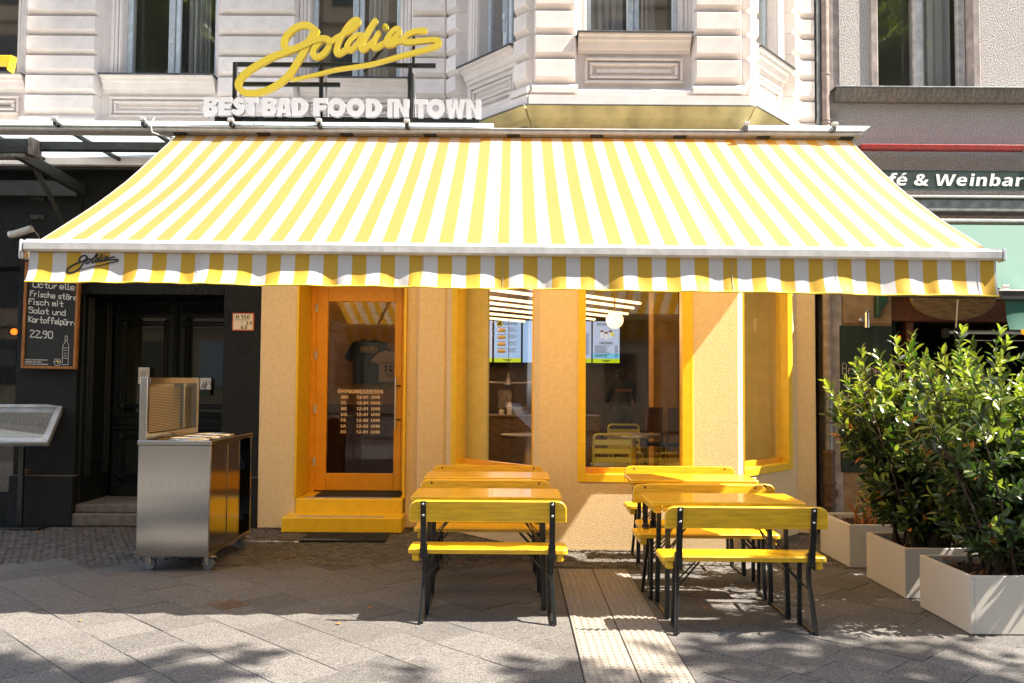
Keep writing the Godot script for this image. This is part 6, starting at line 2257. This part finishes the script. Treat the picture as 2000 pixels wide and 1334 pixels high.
# ---------------------------------------------------------------- street trees, out of the picture, which shade the pavement and are mirrored in the windows
func tree(label: String, at: Vector3, height: float, low: float, wide: float, clumps: int, sd: int, centre := Vector3.ZERO, loose := 0.09) -> void:
	var r := RandomNumberGenerator.new()
	r.seed = sd
	var o := thing("street_tree", label, "tree", at, 0.0, "trees along the street")
	var c := Vector3(0, (low + height) / 2, 0) + centre
	var w := Sh.new()
	w.tube([Vector3(0, -0.1, 0), Vector3(0.03, low * 0.5, 0.02), c.lerp(Vector3(0, low, 0), 0.6), c + Vector3(0, (height - low) * 0.3, 0)], [0.2, 0.15, 0.12, 0.04], 10)
	var list := []
	var leafy := Sh.new()
	for i in 9:
		var d := Vector3(r.randf_range(-1, 1), r.randf_range(-0.7, 0.9), r.randf_range(-1, 1)).normalized()
		leaf_into(leafy, Transform3D(Basis.looking_at(d, Vector3(0.1, 1, 0.2)), Vector3(r.randf_range(-1, 1), r.randf_range(-0.6, 0.6), r.randf_range(-1, 1)) * 0.13), 0.15, 0.75)
	var limbs := []
	for i in 26:
		var d := Vector3(r.randf_range(-1, 1), r.randf_range(-0.8, 1), r.randf_range(-1, 1))
		if d.length() > 1.0:
			d = d.normalized()
		var e := c + Vector3(d.x * wide, d.y * (height - low) / 2, d.z * wide) * r.randf_range(0.65, 1.0)
		var s := Vector3(0, low * 0.9, 0).lerp(c, r.randf_range(0.1, 0.8))
		w.tube([s, s.lerp(e, 0.5) + Vector3(0, 0.2, 0), e], [0.06, 0.035, 0.012], 6, false)
		limbs.append([s, e])
	for i in clumps:
		var q: Array = limbs[r.randi() % 26]
		var t := pow(r.randf(), 0.6) * 0.72 + 0.3
		var p: Vector3 = q[0].lerp(q[1], t) + Vector3(r.randfn(), r.randfn() * 0.7, r.randfn()) * loose * wide
		var B := Basis(Vector3(r.randf_range(-1, 1), r.randf_range(-1, 1), r.randf_range(-1, 1)).normalized(), r.randf() * TAU).scaled(Vector3.ONE * r.randf_range(0.8, 1.5))
		list.append(Transform3D(B, p))
	part("trunk", w, M.bark, o)
	scatter("crown", leafy.mesh(), M.tree_leaf, list, o)


func trees() -> void:
	tree("street tree whose leaf shadow falls on the slabs at the lower left", Vector3(4.3, 0, 8.0), 11.0, 7.0, 2.25, 1000, 3, Vector3(-0.2, 0, -1.4), 0.06)
	tree("street tree whose leaf shadow falls on the slabs before the right benches", Vector3(8.6, 0, 7.4), 11.0, 7.0, 2.4, 230, 8, Vector3(-0.1, 0, -1.3), 0.05)
	tree("tall street tree left of the camera, mirrored in the upper left window", Vector3(-8.6, 0, 13.0), 15.0, 5.5, 3.3, 3600, 15)
	tree("tall street tree right of the camera, mirrored in the upper right window", Vector3(10.6, 0, 13.2), 15.0, 5.5, 3.2, 3400, 16)
	tree("low young street tree left of the camera, mirrored in the glass of the shop door", Vector3(-5.7, 0, 13.6), 6.8, 2.3, 1.6, 900, 19)
	tree("street tree behind the camera, mirrored dimly in the shop windows", Vector3(3.6, 0, 15.5), 10.5, 3.4, 2.6, 2200, 17)


# ---------------------------------------------------------------- what stands and hangs in the shop
func room_things() -> void:
	# slanting light tubes under the ceiling
	var tb := Sh.new()
	tb.tube([Vector3.ZERO, Vector3(0, 0, 1)], 0.022, 10)
	var k := 0
	var starts := [-2.25, -3.1, -4.28, -5.23, -6.3, -7.5, -8.7]
	var ends := [1.97, 1.98, 2.05, 1.77, 1.6, 1.1, 0.3]
	var words := ["first from the window", "second from the window", "third from the window", "fourth from the window", "fifth from the window", "sixth from the window", "farthest from the window, over the screens"]
	for i in 7:
		var e := Vector3(ends[i], 2.7, starts[i] - 1.24 * ends[i])
		if e.z < -9.4:
			e = Vector3((starts[i] + 9.4) / 1.24, 2.7, -9.4)
		var x0 := maxf(-2.4, (starts[i] + 0.6) / 1.24)
		var s := Vector3(x0, 2.7, starts[i] - 1.24 * x0)
		var o := tag(part("light_tube", tb, M.tube_glow), "slanting warm light tube under the shop ceiling, " + words[i], "light tube", "light tubes under the shop ceiling")
		o.transform = Transform3D(Basis.looking_at(s - e, Vector3.UP), s) * Transform3D(Basis().scaled(Vector3(1, 1, s.distance_to(e))), Vector3.ZERO)
		var l := OmniLight3D.new()
		l.name = "tube_lamp"
		l.light_color = Color(1.0, 0.78, 0.55)
		l.light_energy = 0.12
		l.light_size = 0.2
		l.omni_range = 12.0
		l.omni_attenuation = 2.0
		l.shadow_enabled = true
		l.position = s.lerp(e, 0.5) + Vector3(0, -0.3, 0)
		add_child(l, true)
	# globe lamps
	globe("large glowing globe pendant hanging behind the wide shop window", Vector3(1.475, 2.38, -3.8), 0.125)
	globe("small glowing globe lamp at the right side of the wide window", Vector3(2.86, 1.63, -5.3), 0.07)
	# screens over the counter
	var names := ["left menu screen, cut off by the window pier", "burger menu screen with four sandwiches in a column", "drinks side menu screen with one pale cup", "extras menu screen with a plate of chips", "drinks menu screen with milkshakes"]
	for i in 5:
		screen(i, "glowing " + names[i], Vector3([-0.67, -0.09, 0.49, 1.33, 1.9][i], 2.29, -9.0))
	# counter, till, shelf things
	var c := thing("shop_counter", "wooden serving counter across the back of the shop", "counter", Vector3(0.35, 0.13, -5.2))
	part("front", cut(Vector3(-1.3, 0, 0), Vector3(1.05, 0.79, 0.04)), M.counter, c)
	part("top", cut(Vector3(-1.32, 0.79, -0.6), Vector3(1.07, 0.82, 0.06), 0.004), M.counter, c)
	var rn := RandomNumberGenerator.new()
	rn.seed = 4
	var low := ["short pale cup on the counter", "tall white bottle on the counter", "grey paper box on the counter", "dark sauce bottle on the counter", "stack of brown cups on the counter"]
	for i in 5:
		var s := Sh.new()
		var h: float = [0.09, 0.2, 0.12, 0.17, 0.15][i]
		if i == 2:
			s.box(Vector3(0, h / 2, 0), Vector3(0.16, h, 0.12), 0.006)
		else:
			s.lathe([Vector2(0, 0), Vector2(0.04, 0), Vector2(0.045, h * 0.7), Vector2(0.03, h * 0.8), Vector2(0.03, h), Vector2(0, h)], 14)
		tag(part("counter_item", s, [M.print_white, M.print_white, M.zinc, M.cast_iron, M.frame_wood][i]), low[i], ["cup", "bottle", "box", "bottle", "cups"][i]).position = Vector3(-0.16 + 0.13 * i, 0.95, -5.35)
	# industrial pendant in the narrow window
	var p := thing("small_pendant", "small metal pendant lamp on a cord seen through the narrow window", "pendant lamp", Vector3(-0.05, 1.5, -4.6))
	var ps := Sh.new()
	ps.lathe([Vector2(0.0, -0.1), Vector2(0.05, -0.1), Vector2(0.075, -0.06), Vector2(0.05, -0.02), Vector2(0.02, 0.05), Vector2(0.012, 0.12)], 16)
	part("shade", ps, M.zinc, p)
	var pc := Sh.new()
	pc.tube([Vector3(0, 0.1, 0), Vector3(0, 1.42, 0)], 0.004, 6)
	part("cord", pc, M.rubber, p)
	tag(part("back_shelf", cut(Vector3(-0.55, 1.45, -5.9), Vector3(0.55, 1.48, -5.6), 0.003), M.steel), "narrow steel shelf behind the counter", "shelf")
	tag(part("wall_notice", cut(Vector3(-0.22, 1.05, -5.62), Vector3(0.0, 1.34, -5.615)), M.grimy), "pale notice hanging behind the counter", "notice")
	# tables and chairs near the window
	bistro_table("pale edged round table behind the yellow chair in the wide window", Vector3(1.45, 0.13, -1.75))
	bistro_table("wooden topped table with a yellow leg behind the narrow window", Vector3(0.2, 0.13, -1.5))
	var ch := metal_chair("yellow slatted metal chair with its back to the wide window")
	ch.position = Vector3(1.1, 0.13, -0.95)
	copy(ch, "metal_chair", "slatted metal chair turned sideways at the right of the wide window", Vector3(1.92, 0.13, -1.0), 1.9, "slatted metal chairs in the shop")
	copy(ch, "metal_chair", "slatted metal chair behind the table, facing the street", Vector3(1.5, 0.13, -2.7), PI, "slatted metal chairs in the shop")
	for i in 3:
		var w := thing("wooden_chair", ["left", "middle", "right"][i] + " chair of the three with red brown wooden backs in the wide window", "chair", Vector3(1.93 + 0.26 * i, 0.13, -3.1 + 0.2 * i), 0.0, "wooden backed chairs in the shop")
		part("backrest", cut(Vector3(-0.115, 0.68, 0), Vector3(0.115, 1.02, 0.018), 0.006), M.brown_wood, w)
		part("seat", cut(Vector3(-0.13, 0.5, -0.3), Vector3(0.13, 0.54, 0.02), 0.01), M.rubber, w)
		for q in [[-0.11, 0.0], [0.11, 0.0], [-0.11, -0.28], [0.11, -0.28]]:
			part("leg", cut(Vector3(q[0] - 0.012, 0, q[1] - 0.012), Vector3(q[0] + 0.012, 0.68 if q[1] == 0.0 else 0.5, q[1] + 0.012), 0.003), M.black_metal, w)
	shirts()
	person()


func globe(label: String, at: Vector3, r: float) -> void:
	var o := thing("globe_lamp", label, "lamp", at, 0.0, "globe lamps in the shop")
	var s := Sh.new()
	s.ball(Vector3.ZERO, Vector3.ONE * r, 24, 16)
	part("glass_globe", s, M.globe_glow, o)
	var c := Sh.new()
	c.tube([Vector3(0, r - 0.005, 0), Vector3(0, maxf(r + 0.05, 2.92 - at.y), 0)], 0.009, 8)
	part("stem", c, M.pale_wood, o)
	var l := OmniLight3D.new()
	l.name = "globe_light"
	l.light_color = Color(1.0, 0.82, 0.55)
	l.light_energy = 0.02
	l.light_size = r
	l.omni_attenuation = 2.0
	l.omni_range = 10.0
	l.shadow_enabled = true
	o.add_child(l)


func screen(i: int, label: String, at: Vector3) -> void:
	var o := thing("menu_screen", label, "screen", at, 0.0, "menu screens over the counter")
	part("casing", cut(Vector3(-0.29, -0.43, -0.05), Vector3(0.29, 0.43, 0.0), 0.006), M.rubber, o)
	var w := 216
	var h := 336
	var im := Image.create_empty(w, h, false, Image.FORMAT_RGB8)
	var bg := Color(0.5, 0.64, 0.78)
	var ink := Color(0.1, 0.12, 0.15)
	im.fill(bg)
	var r := RandomNumberGenerator.new()
	r.seed = 60 + i
	var blob := func(cx: int, cy: int, rx: int, ry: int, c: Color) -> void:
		for y in range(-ry, ry + 1):
			var hw := int(rx * sqrt(maxf(0.0, 1.0 - float(y * y) / (ry * ry))))
			im.fill_rect(Rect2i(cx - hw, cy + y, hw * 2, 1), c)
	if i == 0 or i == 3:
		bg = Color(0.62, 0.66, 0.74)
		im.fill(bg)
		for y in 22:
			im.fill_rect(Rect2i(w - 46, 100 + y * 8, 26, 3), ink)
			im.fill_rect(Rect2i(24, 100 + y * 8, r.randi_range(30, 90), 3), ink.lerp(bg, 0.4))
		if i == 3:
			blob.call(80, 80, 40, 18, Color(0.8, 0.62, 0.2))
			blob.call(100, 262, 22, 13, Color(0.75, 0.7, 0.4))
	elif i == 1:
		for q in 4:
			var y := 78 + 56 * q
			blob.call(60, y, 36, 16, Color(0.72, 0.46, 0.16))
			im.fill_rect(Rect2i(26, y + 1, 68, 4), Color(0.3, 0.42, 0.1))
			im.fill_rect(Rect2i(26, y + 6, 68, 6), Color(0.24, 0.12, 0.05))
			im.fill_rect(Rect2i(24, y - 24, 72, 4), ink)
			for l in 5:
				im.fill_rect(Rect2i(112, y - 22 + 7 * l, r.randi_range(50, 76), 3), ink.lerp(bg, 0.3 if l else 0.0))
	elif i == 2:
		blob.call(110, 140, 26, 10, Color(0.72, 0.74, 0.78))
		im.fill_rect(Rect2i(90, 140, 40, 60), Color(0.66, 0.7, 0.76))
	else:
		bg = Color(0.62, 0.66, 0.74)
		im.fill(bg)
		for q in 3:
			im.fill_rect(Rect2i(62 + 34 * q, 80 + 12 * (q % 2), 24, 56), Color(0.76, 0.75, 0.74))
			blob.call(74 + 34 * q, 80 + 12 * (q % 2), 15, 9, Color(0.42, 0.25, 0.16))
		blob.call(158, 104, 14, 14, Color(0.75, 0.75, 0.1))
		for l in 9:
			im.fill_rect(Rect2i(16, 196 + 9 * l, r.randi_range(80, 120), 4), ink.lerp(bg, 0.2))
			im.fill_rect(Rect2i(178, 196 + 9 * l, 24, 4), ink)
		im.fill_rect(Rect2i(0, 258, w, 44), Color(0.42, 0.66, 0.76))
		for l in 3:
			im.fill_rect(Rect2i(16, 264 + 10 * l, r.randi_range(90, 140), 4), ink)
			im.fill_rect(Rect2i(178, 264 + 10 * l, 24, 4), ink)
	if i != 2:
		im.fill_rect(Rect2i(0, h - 34, w, 34), Color(0.66, 0.72, 0.06))
		im.fill_rect(Rect2i(74, h - 24, 68, 5), ink)
		im.fill_rect(Rect2i(86, h - 15, 44, 5), ink)
	var m := StandardMaterial3D.new()
	m.albedo_color = Color(0.02, 0.02, 0.02)
	m.roughness = 0.3
	m.emission_enabled = true
	m.emission = Color.WHITE
	m.emission_operator = BaseMaterial3D.EMISSION_OP_MULTIPLY
	m.emission_texture = ImageTexture.create_from_image(im)
	m.emission_energy_multiplier = 0.32
	var q := QuadMesh.new()
	q.size = Vector2(0.54, 0.84)
	var f := part("display", q, m, o)
	f.position = Vector3(0, 0, 0.003)
	var title: String = ["", "BURGER", "", "EXTRAS", "DRINKS"][i]
	if title:
		lettering("title", title, o, M.print_black, Vector3(0.04 if i == 1 else 0.0, 0.36 if i != 4 else -0.02, 0.005), 0.05, 0.002, 1.1)
	if i == 4:
		lettering("title", "MILKSHAKES", o, M.print_black, Vector3(0.0, 0.36, 0.005), 0.045, 0.002, 1.0)
	if i == 1:
		var b := Sh.new()
		b.lathe([Vector2(0, 0.0), Vector2(0.065, 0.0), Vector2(0.065, 0.002), Vector2(0, 0.002)], 20, Transform3D(Basis(Vector3.RIGHT, PI / 2), Vector3(-0.16, 0.36, 0.006)))
		part("leaf_badge", b, mat(lin(0.4, 0.5, 0.02), 0.5), o)
		var lf := Sh.new()
		lf.stroke([Vector2(-0.19, 0.375), Vector2(-0.16, 0.345), Vector2(-0.135, 0.385)], 0.012, 0.002, Transform3D(Basis(), Vector3(0, 0, 0.0085)))
		part("leaf_mark", lf, M.print_black, o)
	var l := AreaLight3D.new()
	l.name = "screen_light"
	l.area_size = Vector2(0.54, 0.84)
	l.light_color = Color(0.75, 0.85, 1.0)
	l.light_energy = 0.02
	l.shadow_enabled = true
	l.position = Vector3(0, 0, 0.03)
	l.rotation.y = PI
	o.add_child(l)


func bistro_table(label: String, at: Vector3) -> void:
	var o := thing("bistro_table", label, "table", at, 0.0, "tables inside the shop")
	var s := Sh.new()
	s.lathe([Vector2(0, 0.7), Vector2(0.33, 0.7), Vector2(0.335, 0.715), Vector2(0.33, 0.735), Vector2(0, 0.735)], 32)
	part("table_top", s, M.counter if at.x < 1.0 else M.alu, o)
	var l := Sh.new()
	l.lathe([Vector2(0.24, 0), Vector2(0.23, 0.02), Vector2(0.06, 0.035), Vector2(0.045, 0.7)], 18)
	part("pedestal", l, M.yellow, o)


func metal_chair(label: String) -> Node3D:
	# back towards +z
	var o := thing("metal_chair", label, "chair", Vector3.ZERO, 0.0, "slatted metal chairs in the shop")
	var m := mat(lin(0.62, 0.6, 0.12), 0.35, {"metal": 0.3})
	var f := Sh.new()
	var p := []
	p.append(Vector3(-0.2, 0.0, 0.2))
	p.append(Vector3(-0.205, 0.44, 0.18))
	p.append(Vector3(-0.205, 0.72, 0.24))
	p.append_array(arc(Vector2(-0.155, 0.74), 0.05, 0.05, 180, 90, 5).map(func(v): return Vector3(v.x, v.y, 0.245)))
	p.append_array(arc(Vector2(0.155, 0.74), 0.05, 0.05, 90, 0, 5).map(func(v): return Vector3(v.x, v.y, 0.245)))
	p.append(Vector3(0.205, 0.44, 0.18))
	p.append(Vector3(0.2, 0.0, 0.2))
	f.tube(p, 0.013, 10)
	part("frame", f, m, o)
	for k in 3:
		part("back_slat", slab(Vector3(0, 0.7 - 0.095 * k, 0.236 - 0.02 * k), Vector3(0.39, 0.06, 0.008), 0.002), m, o)
	for k in 6:
		part("seat_slat", slab(Vector3(0, 0.44, -0.17 + 0.065 * k), Vector3(0.4, 0.008, 0.052), 0.002), m, o)
	for x in [-0.19, 0.19]:
		var l := Sh.new()
		l.tube([Vector3(x, 0.44, 0.16), Vector3(x, 0.43, -0.17), Vector3(x, 0.41, -0.19), Vector3(x, 0.0, -0.21)], 0.012, 8)
		part("leg", l, m, o)
	return o


func shirts() -> void:
	var g := thing("wire_grid", "thin orange wire grid on the wall behind the door, with hangers", "wire grid", Vector3(-1.72, 2.1, -3.57))
	var s := Sh.new()
	for k in 9:
		s.box(Vector3(-0.44 + 0.11 * k, 0.1, 0), Vector3(0.005, 0.62, 0.005))
	for k in 6:
		s.box(Vector3(0, -0.16 + 0.1 * k, 0.003), Vector3(0.9, 0.005, 0.005))
	part("wires", s, M.frame_wood, g)
	for k in 2:
		var o := thing("hanging_shirt", ["black long shirt with a yellow card only print behind the door glass", "cream short sleeved shirt with a dark burger print behind the door glass"][k], "shirt", [Vector3(-2.0, 2.02, -3.5), Vector3(-1.68, 1.86, -3.42)][k])
		o.scale = Vector3.ONE * 0.88
		var w: float = [0.25, 0.19][k]
		var low: float = [-0.66, -0.46][k]
		var t := Sh.new()
		var pts := PackedVector2Array([Vector2(-w, low), Vector2(w, low), Vector2(w, -0.16), Vector2(w + 0.02, -0.3 if k == 0 else -0.17), Vector2(w + 0.14, -0.26 if k == 0 else -0.12), Vector2(w + 0.02, 0.0), Vector2(0.08, 0.055), Vector2(0.04, 0.03), Vector2(-0.04, 0.03), Vector2(-0.08, 0.055), Vector2(-w - 0.02, 0.0), Vector2(-w - 0.14, -0.26 if k == 0 else -0.12), Vector2(-w - 0.02, -0.3 if k == 0 else -0.17), Vector2(-w, -0.16)])
		t.plate(pts, 0.045, Transform3D(), 0.018)
		part("cloth", t, M.shirt_black if k == 0 else M.shirt_cream, o)
		var h := Sh.new()
		h.tube([Vector3(-0.16, 0.0, 0.02), Vector3(0, 0.08, 0.02), Vector3(0.16, 0.0, 0.02)], 0.006, 6)
		h.tube([Vector3(0, 0.08, 0.02), Vector3(0, 0.13, 0.02), Vector3(0.03, 0.16, 0.02), Vector3(0.03, 0.19, 0.0)], 0.004, 6)
		part("hanger", h, M.frame_wood, o)
		if k == 0:
			part("printed_badge", cut(Vector3(-0.13, -0.16, 0.0455), Vector3(0.13, -0.07, 0.047), 0.0), M.yellow, o)
			part("badge_field", cut(Vector3(-0.124, -0.154, 0.047), Vector3(0.124, -0.076, 0.048), 0.0), M.print_black, o)
			lettering("print", "CARD ONLY", o, M.yellow, Vector3(0, -0.105, 0.0485), 0.034, 0.001, 1.0)
			lettering("print", "NUR KARTENZAHLUNG", o, M.yellow, Vector3(0, -0.14, 0.0485), 0.012, 0.001, 1.15)
		else:
			lettering("print", "SMASHBURGER", o, M.print_black, Vector3(0, -0.15, 0.0465), 0.028, 0.001, 1.0)
			var b := Sh.new()
			for i in 6:
				b.ball(Vector3(-0.075 + 0.075 * (i % 3), -0.2 - 0.065 * (i / 3), 0.045), Vector3(0.027, 0.022, 0.003), 10, 6)
			for i in 3:
				b.box(Vector3(0, -0.32 - 0.02 * i, 0.0455), Vector3(0.16 - 0.03 * i, 0.008, 0.001))
			part("print_blots", b, mat(lin(0.06, 0.03, 0.015), 0.9), o)


# ---------------------------------------------------------------- the man at the back of the shop
func person() -> void:
	# joints in metres, his back to the street, bent a little over his work; the field is meshed where it crosses zero
	var hip := Vector3(0, 0.86, 0)
	var J := [
		[hip + Vector3(-0.08, 0, 0), 0.105, hip + Vector3(-0.09, -0.42, -0.03), 0.07, 1], [hip + Vector3(-0.09, -0.42, -0.03), 0.068, Vector3(-0.1, 0.08, 0.02), 0.048, 1], [Vector3(-0.1, 0.05, 0.03), 0.045, Vector3(-0.12, 0.03, -0.16), 0.036, 4],
		[hip + Vector3(0.08, 0, 0), 0.105, hip + Vector3(0.1, -0.42, -0.05), 0.07, 1], [hip + Vector3(0.1, -0.42, -0.05), 0.068, Vector3(0.11, 0.08, -0.02), 0.048, 1], [Vector3(0.11, 0.05, 0.0), 0.045, Vector3(0.13, 0.03, -0.19), 0.036, 4],
		[hip, 0.135, Vector3(0, 1.08, -0.03), 0.125, 0], [Vector3(0, 1.06, -0.03), 0.13, Vector3(0, 1.25, -0.1), 0.135, 0], [Vector3(-0.13, 1.3, -0.13), 0.085, Vector3(0.13, 1.3, -0.13), 0.085, 0],
		[Vector3(-0.17, 1.3, -0.13), 0.07, Vector3(-0.25, 1.07, -0.16), 0.05, 0], [Vector3(-0.25, 1.07, -0.16), 0.042, Vector3(-0.17, 0.98, -0.36), 0.03, 2],
		[Vector3(0.17, 1.3, -0.13), 0.07, Vector3(0.26, 1.07, -0.14), 0.05, 0], [Vector3(0.26, 1.07, -0.14), 0.042, Vector3(0.18, 0.98, -0.34), 0.03, 2],
		[Vector3(-0.17, 0.98, -0.36), 0.032, Vector3(-0.14, 0.97, -0.44), 0.028, 2], [Vector3(0.18, 0.98, -0.34), 0.032, Vector3(0.15, 0.97, -0.42), 0.028, 2],
		[Vector3(0, 1.32, -0.15), 0.055, Vector3(0, 1.42, -0.19), 0.05, 2], [Vector3(0, 1.46, -0.2), 0.083, Vector3(0, 1.5, -0.22), 0.078, 3], [Vector3(0, 1.44, -0.25), 0.065, Vector3(0, 1.4, -0.27), 0.05, 2],
	]
	for s in [-1, 1]:
		for q in 5:
			var a := Vector3(s * 0.145 + (q - 2) * 0.014, 0.97, -0.43)
			J.append([a, 0.01, a + Vector3((q - 2) * 0.004, -0.02, -0.07 if q > 0 else -0.035), 0.008, 2])
	var cell := 0.024
	var n := Vector3i(32, 68, 34)
	var o0 := Vector3(-0.38, -0.02, -0.6)
	var val := PackedFloat32Array()
	var who := PackedByteArray()
	val.resize((n.x + 1) * (n.y + 1) * (n.z + 1))
	val.fill(1.0)
	who.resize(val.size())
	var id := func(x: int, y: int, z: int) -> int: return (x * (n.y + 1) + y) * (n.z + 1) + z
	for b in J:
		var a: Vector3 = b[0]
		var e: Vector3 = b[2]
		var reach: float = maxf(b[1], b[3]) + 0.08
		var lo := Vector3i(((a.min(e) - Vector3.ONE * reach - o0) / cell).floor()).clamp(Vector3i.ZERO, n)
		var hi := Vector3i(((a.max(e) + Vector3.ONE * reach - o0) / cell).ceil()).clamp(Vector3i.ZERO, n)
		var ab := e - a
		for x in range(lo.x, hi.x + 1):
			for y in range(lo.y, hi.y + 1):
				for z in range(lo.z, hi.z + 1):
					var p := o0 + Vector3(x, y, z) * cell
					var t := clampf((p - a).dot(ab) / maxf(ab.length_squared(), 1e-6), 0.0, 1.0)
					var d: float = p.distance_to(a + ab * t) - lerpf(b[1], b[3], t)
					var i: int = id.call(x, y, z)
					var was := val[i]
					if d < was:
						who[i] = b[4]
					var h := clampf(0.5 + 0.5 * (was - d) / 0.04, 0.0, 1.0)
					val[i] = lerpf(was, d, h) - 0.04 * h * (1.0 - h)
	var tint := [Color(0.009, 0.012, 0.014), Color(0.02, 0.02, 0.024), Color(0.28, 0.16, 0.1), Color(0.012, 0.01, 0.01), Color(0.02, 0.02, 0.02)]
	var at := {}
	var hue := {}
	for x in n.x:
		for y in n.y:
			for z in n.z:
				var sum := Vector3.ZERO
				var k := 0
				var c := 0
				for e in [[0, 0, 0, 1, 0, 0], [0, 0, 0, 0, 1, 0], [0, 0, 0, 0, 0, 1], [1, 0, 0, 1, 1, 0], [1, 0, 0, 1, 0, 1], [0, 1, 0, 1, 1, 0], [0, 1, 0, 0, 1, 1], [0, 0, 1, 1, 0, 1], [0, 0, 1, 0, 1, 1], [1, 1, 0, 1, 1, 1], [1, 0, 1, 1, 1, 1], [0, 1, 1, 1, 1, 1]]:
					var i: int = id.call(x + e[0], y + e[1], z + e[2])
					var j: int = id.call(x + e[3], y + e[4], z + e[5])
					if (val[i] < 0.0) != (val[j] < 0.0):
						var t := val[i] / (val[i] - val[j])
						sum += Vector3(e[0], e[1], e[2]).lerp(Vector3(e[3], e[4], e[5]), t)
						c = who[i] if val[i] < 0.0 else who[j]
						k += 1
				if k:
					at[Vector3i(x, y, z)] = o0 + (Vector3(x, y, z) + sum / k) * cell
					hue[Vector3i(x, y, z)] = c
	var s := Sh.new()
	s.inked = true
	var axes := [Vector3i(1, 0, 0), Vector3i(0, 1, 0), Vector3i(0, 0, 1)]
	for key in at:
		for ax in 3:
			var u: Vector3i = axes[(ax + 1) % 3]
			var v: Vector3i = axes[(ax + 2) % 3]
			var f: Vector3i = key + axes[ax]
			if not (at.has(key - u) and at.has(key - v) and at.has(key - u - v)):
				continue
			var a := val[id.call(key.x, key.y, key.z)]
			var b := val[id.call(f.x, f.y, f.z)]
			if (a < 0.0) == (b < 0.0):
				continue
			s.ink = tint[hue[key]]
			var q := [at[key - u - v], at[key - v], at[key], at[key - u]]
			if a > 0.0:
				q.reverse()
			s.quad(q[0], q[1], q[2], q[3])
	var o := thing("person", "person in a black shirt and cap seen from behind at the back of the shop", "person", Vector3(1.82, 0.13, -5.6))
	var m := mat(Color.WHITE, 0.85)
	m.vertex_color_use_as_albedo = true
	part("body", s, m, o)
	var cap := Sh.new()
	var cp := []
	for i in 8:
		var a := PI / 2 * i / 7.0
		cp.append(Vector2(0.1 * cos(a), 0.085 * sin(a)))
	cap.lathe(cp, 18, Transform3D(Basis(Vector3.RIGHT, -0.25), Vector3(0, 1.485, -0.215)))
	cap.box(Vector3(0, 1.5, -0.34), Vector3(0.14, 0.012, 0.1), 0.005)
	part("cap", cap, M.shirt_black, o)
	for k in 2:
		var e := Sh.new()
		e.ball(Vector3(0.084 * (2 * k - 1), 1.46, -0.215), Vector3(0.012, 0.03, 0.02), 8, 6)
		part("ear", e, mat(lin(0.28, 0.16, 0.1), 0.7), o)
	lettering("shirt_print", "GOLDIES", o, M.frame_wood, Vector3(0, 1.22, 0.055), 0.04, 0.002, 1.2)
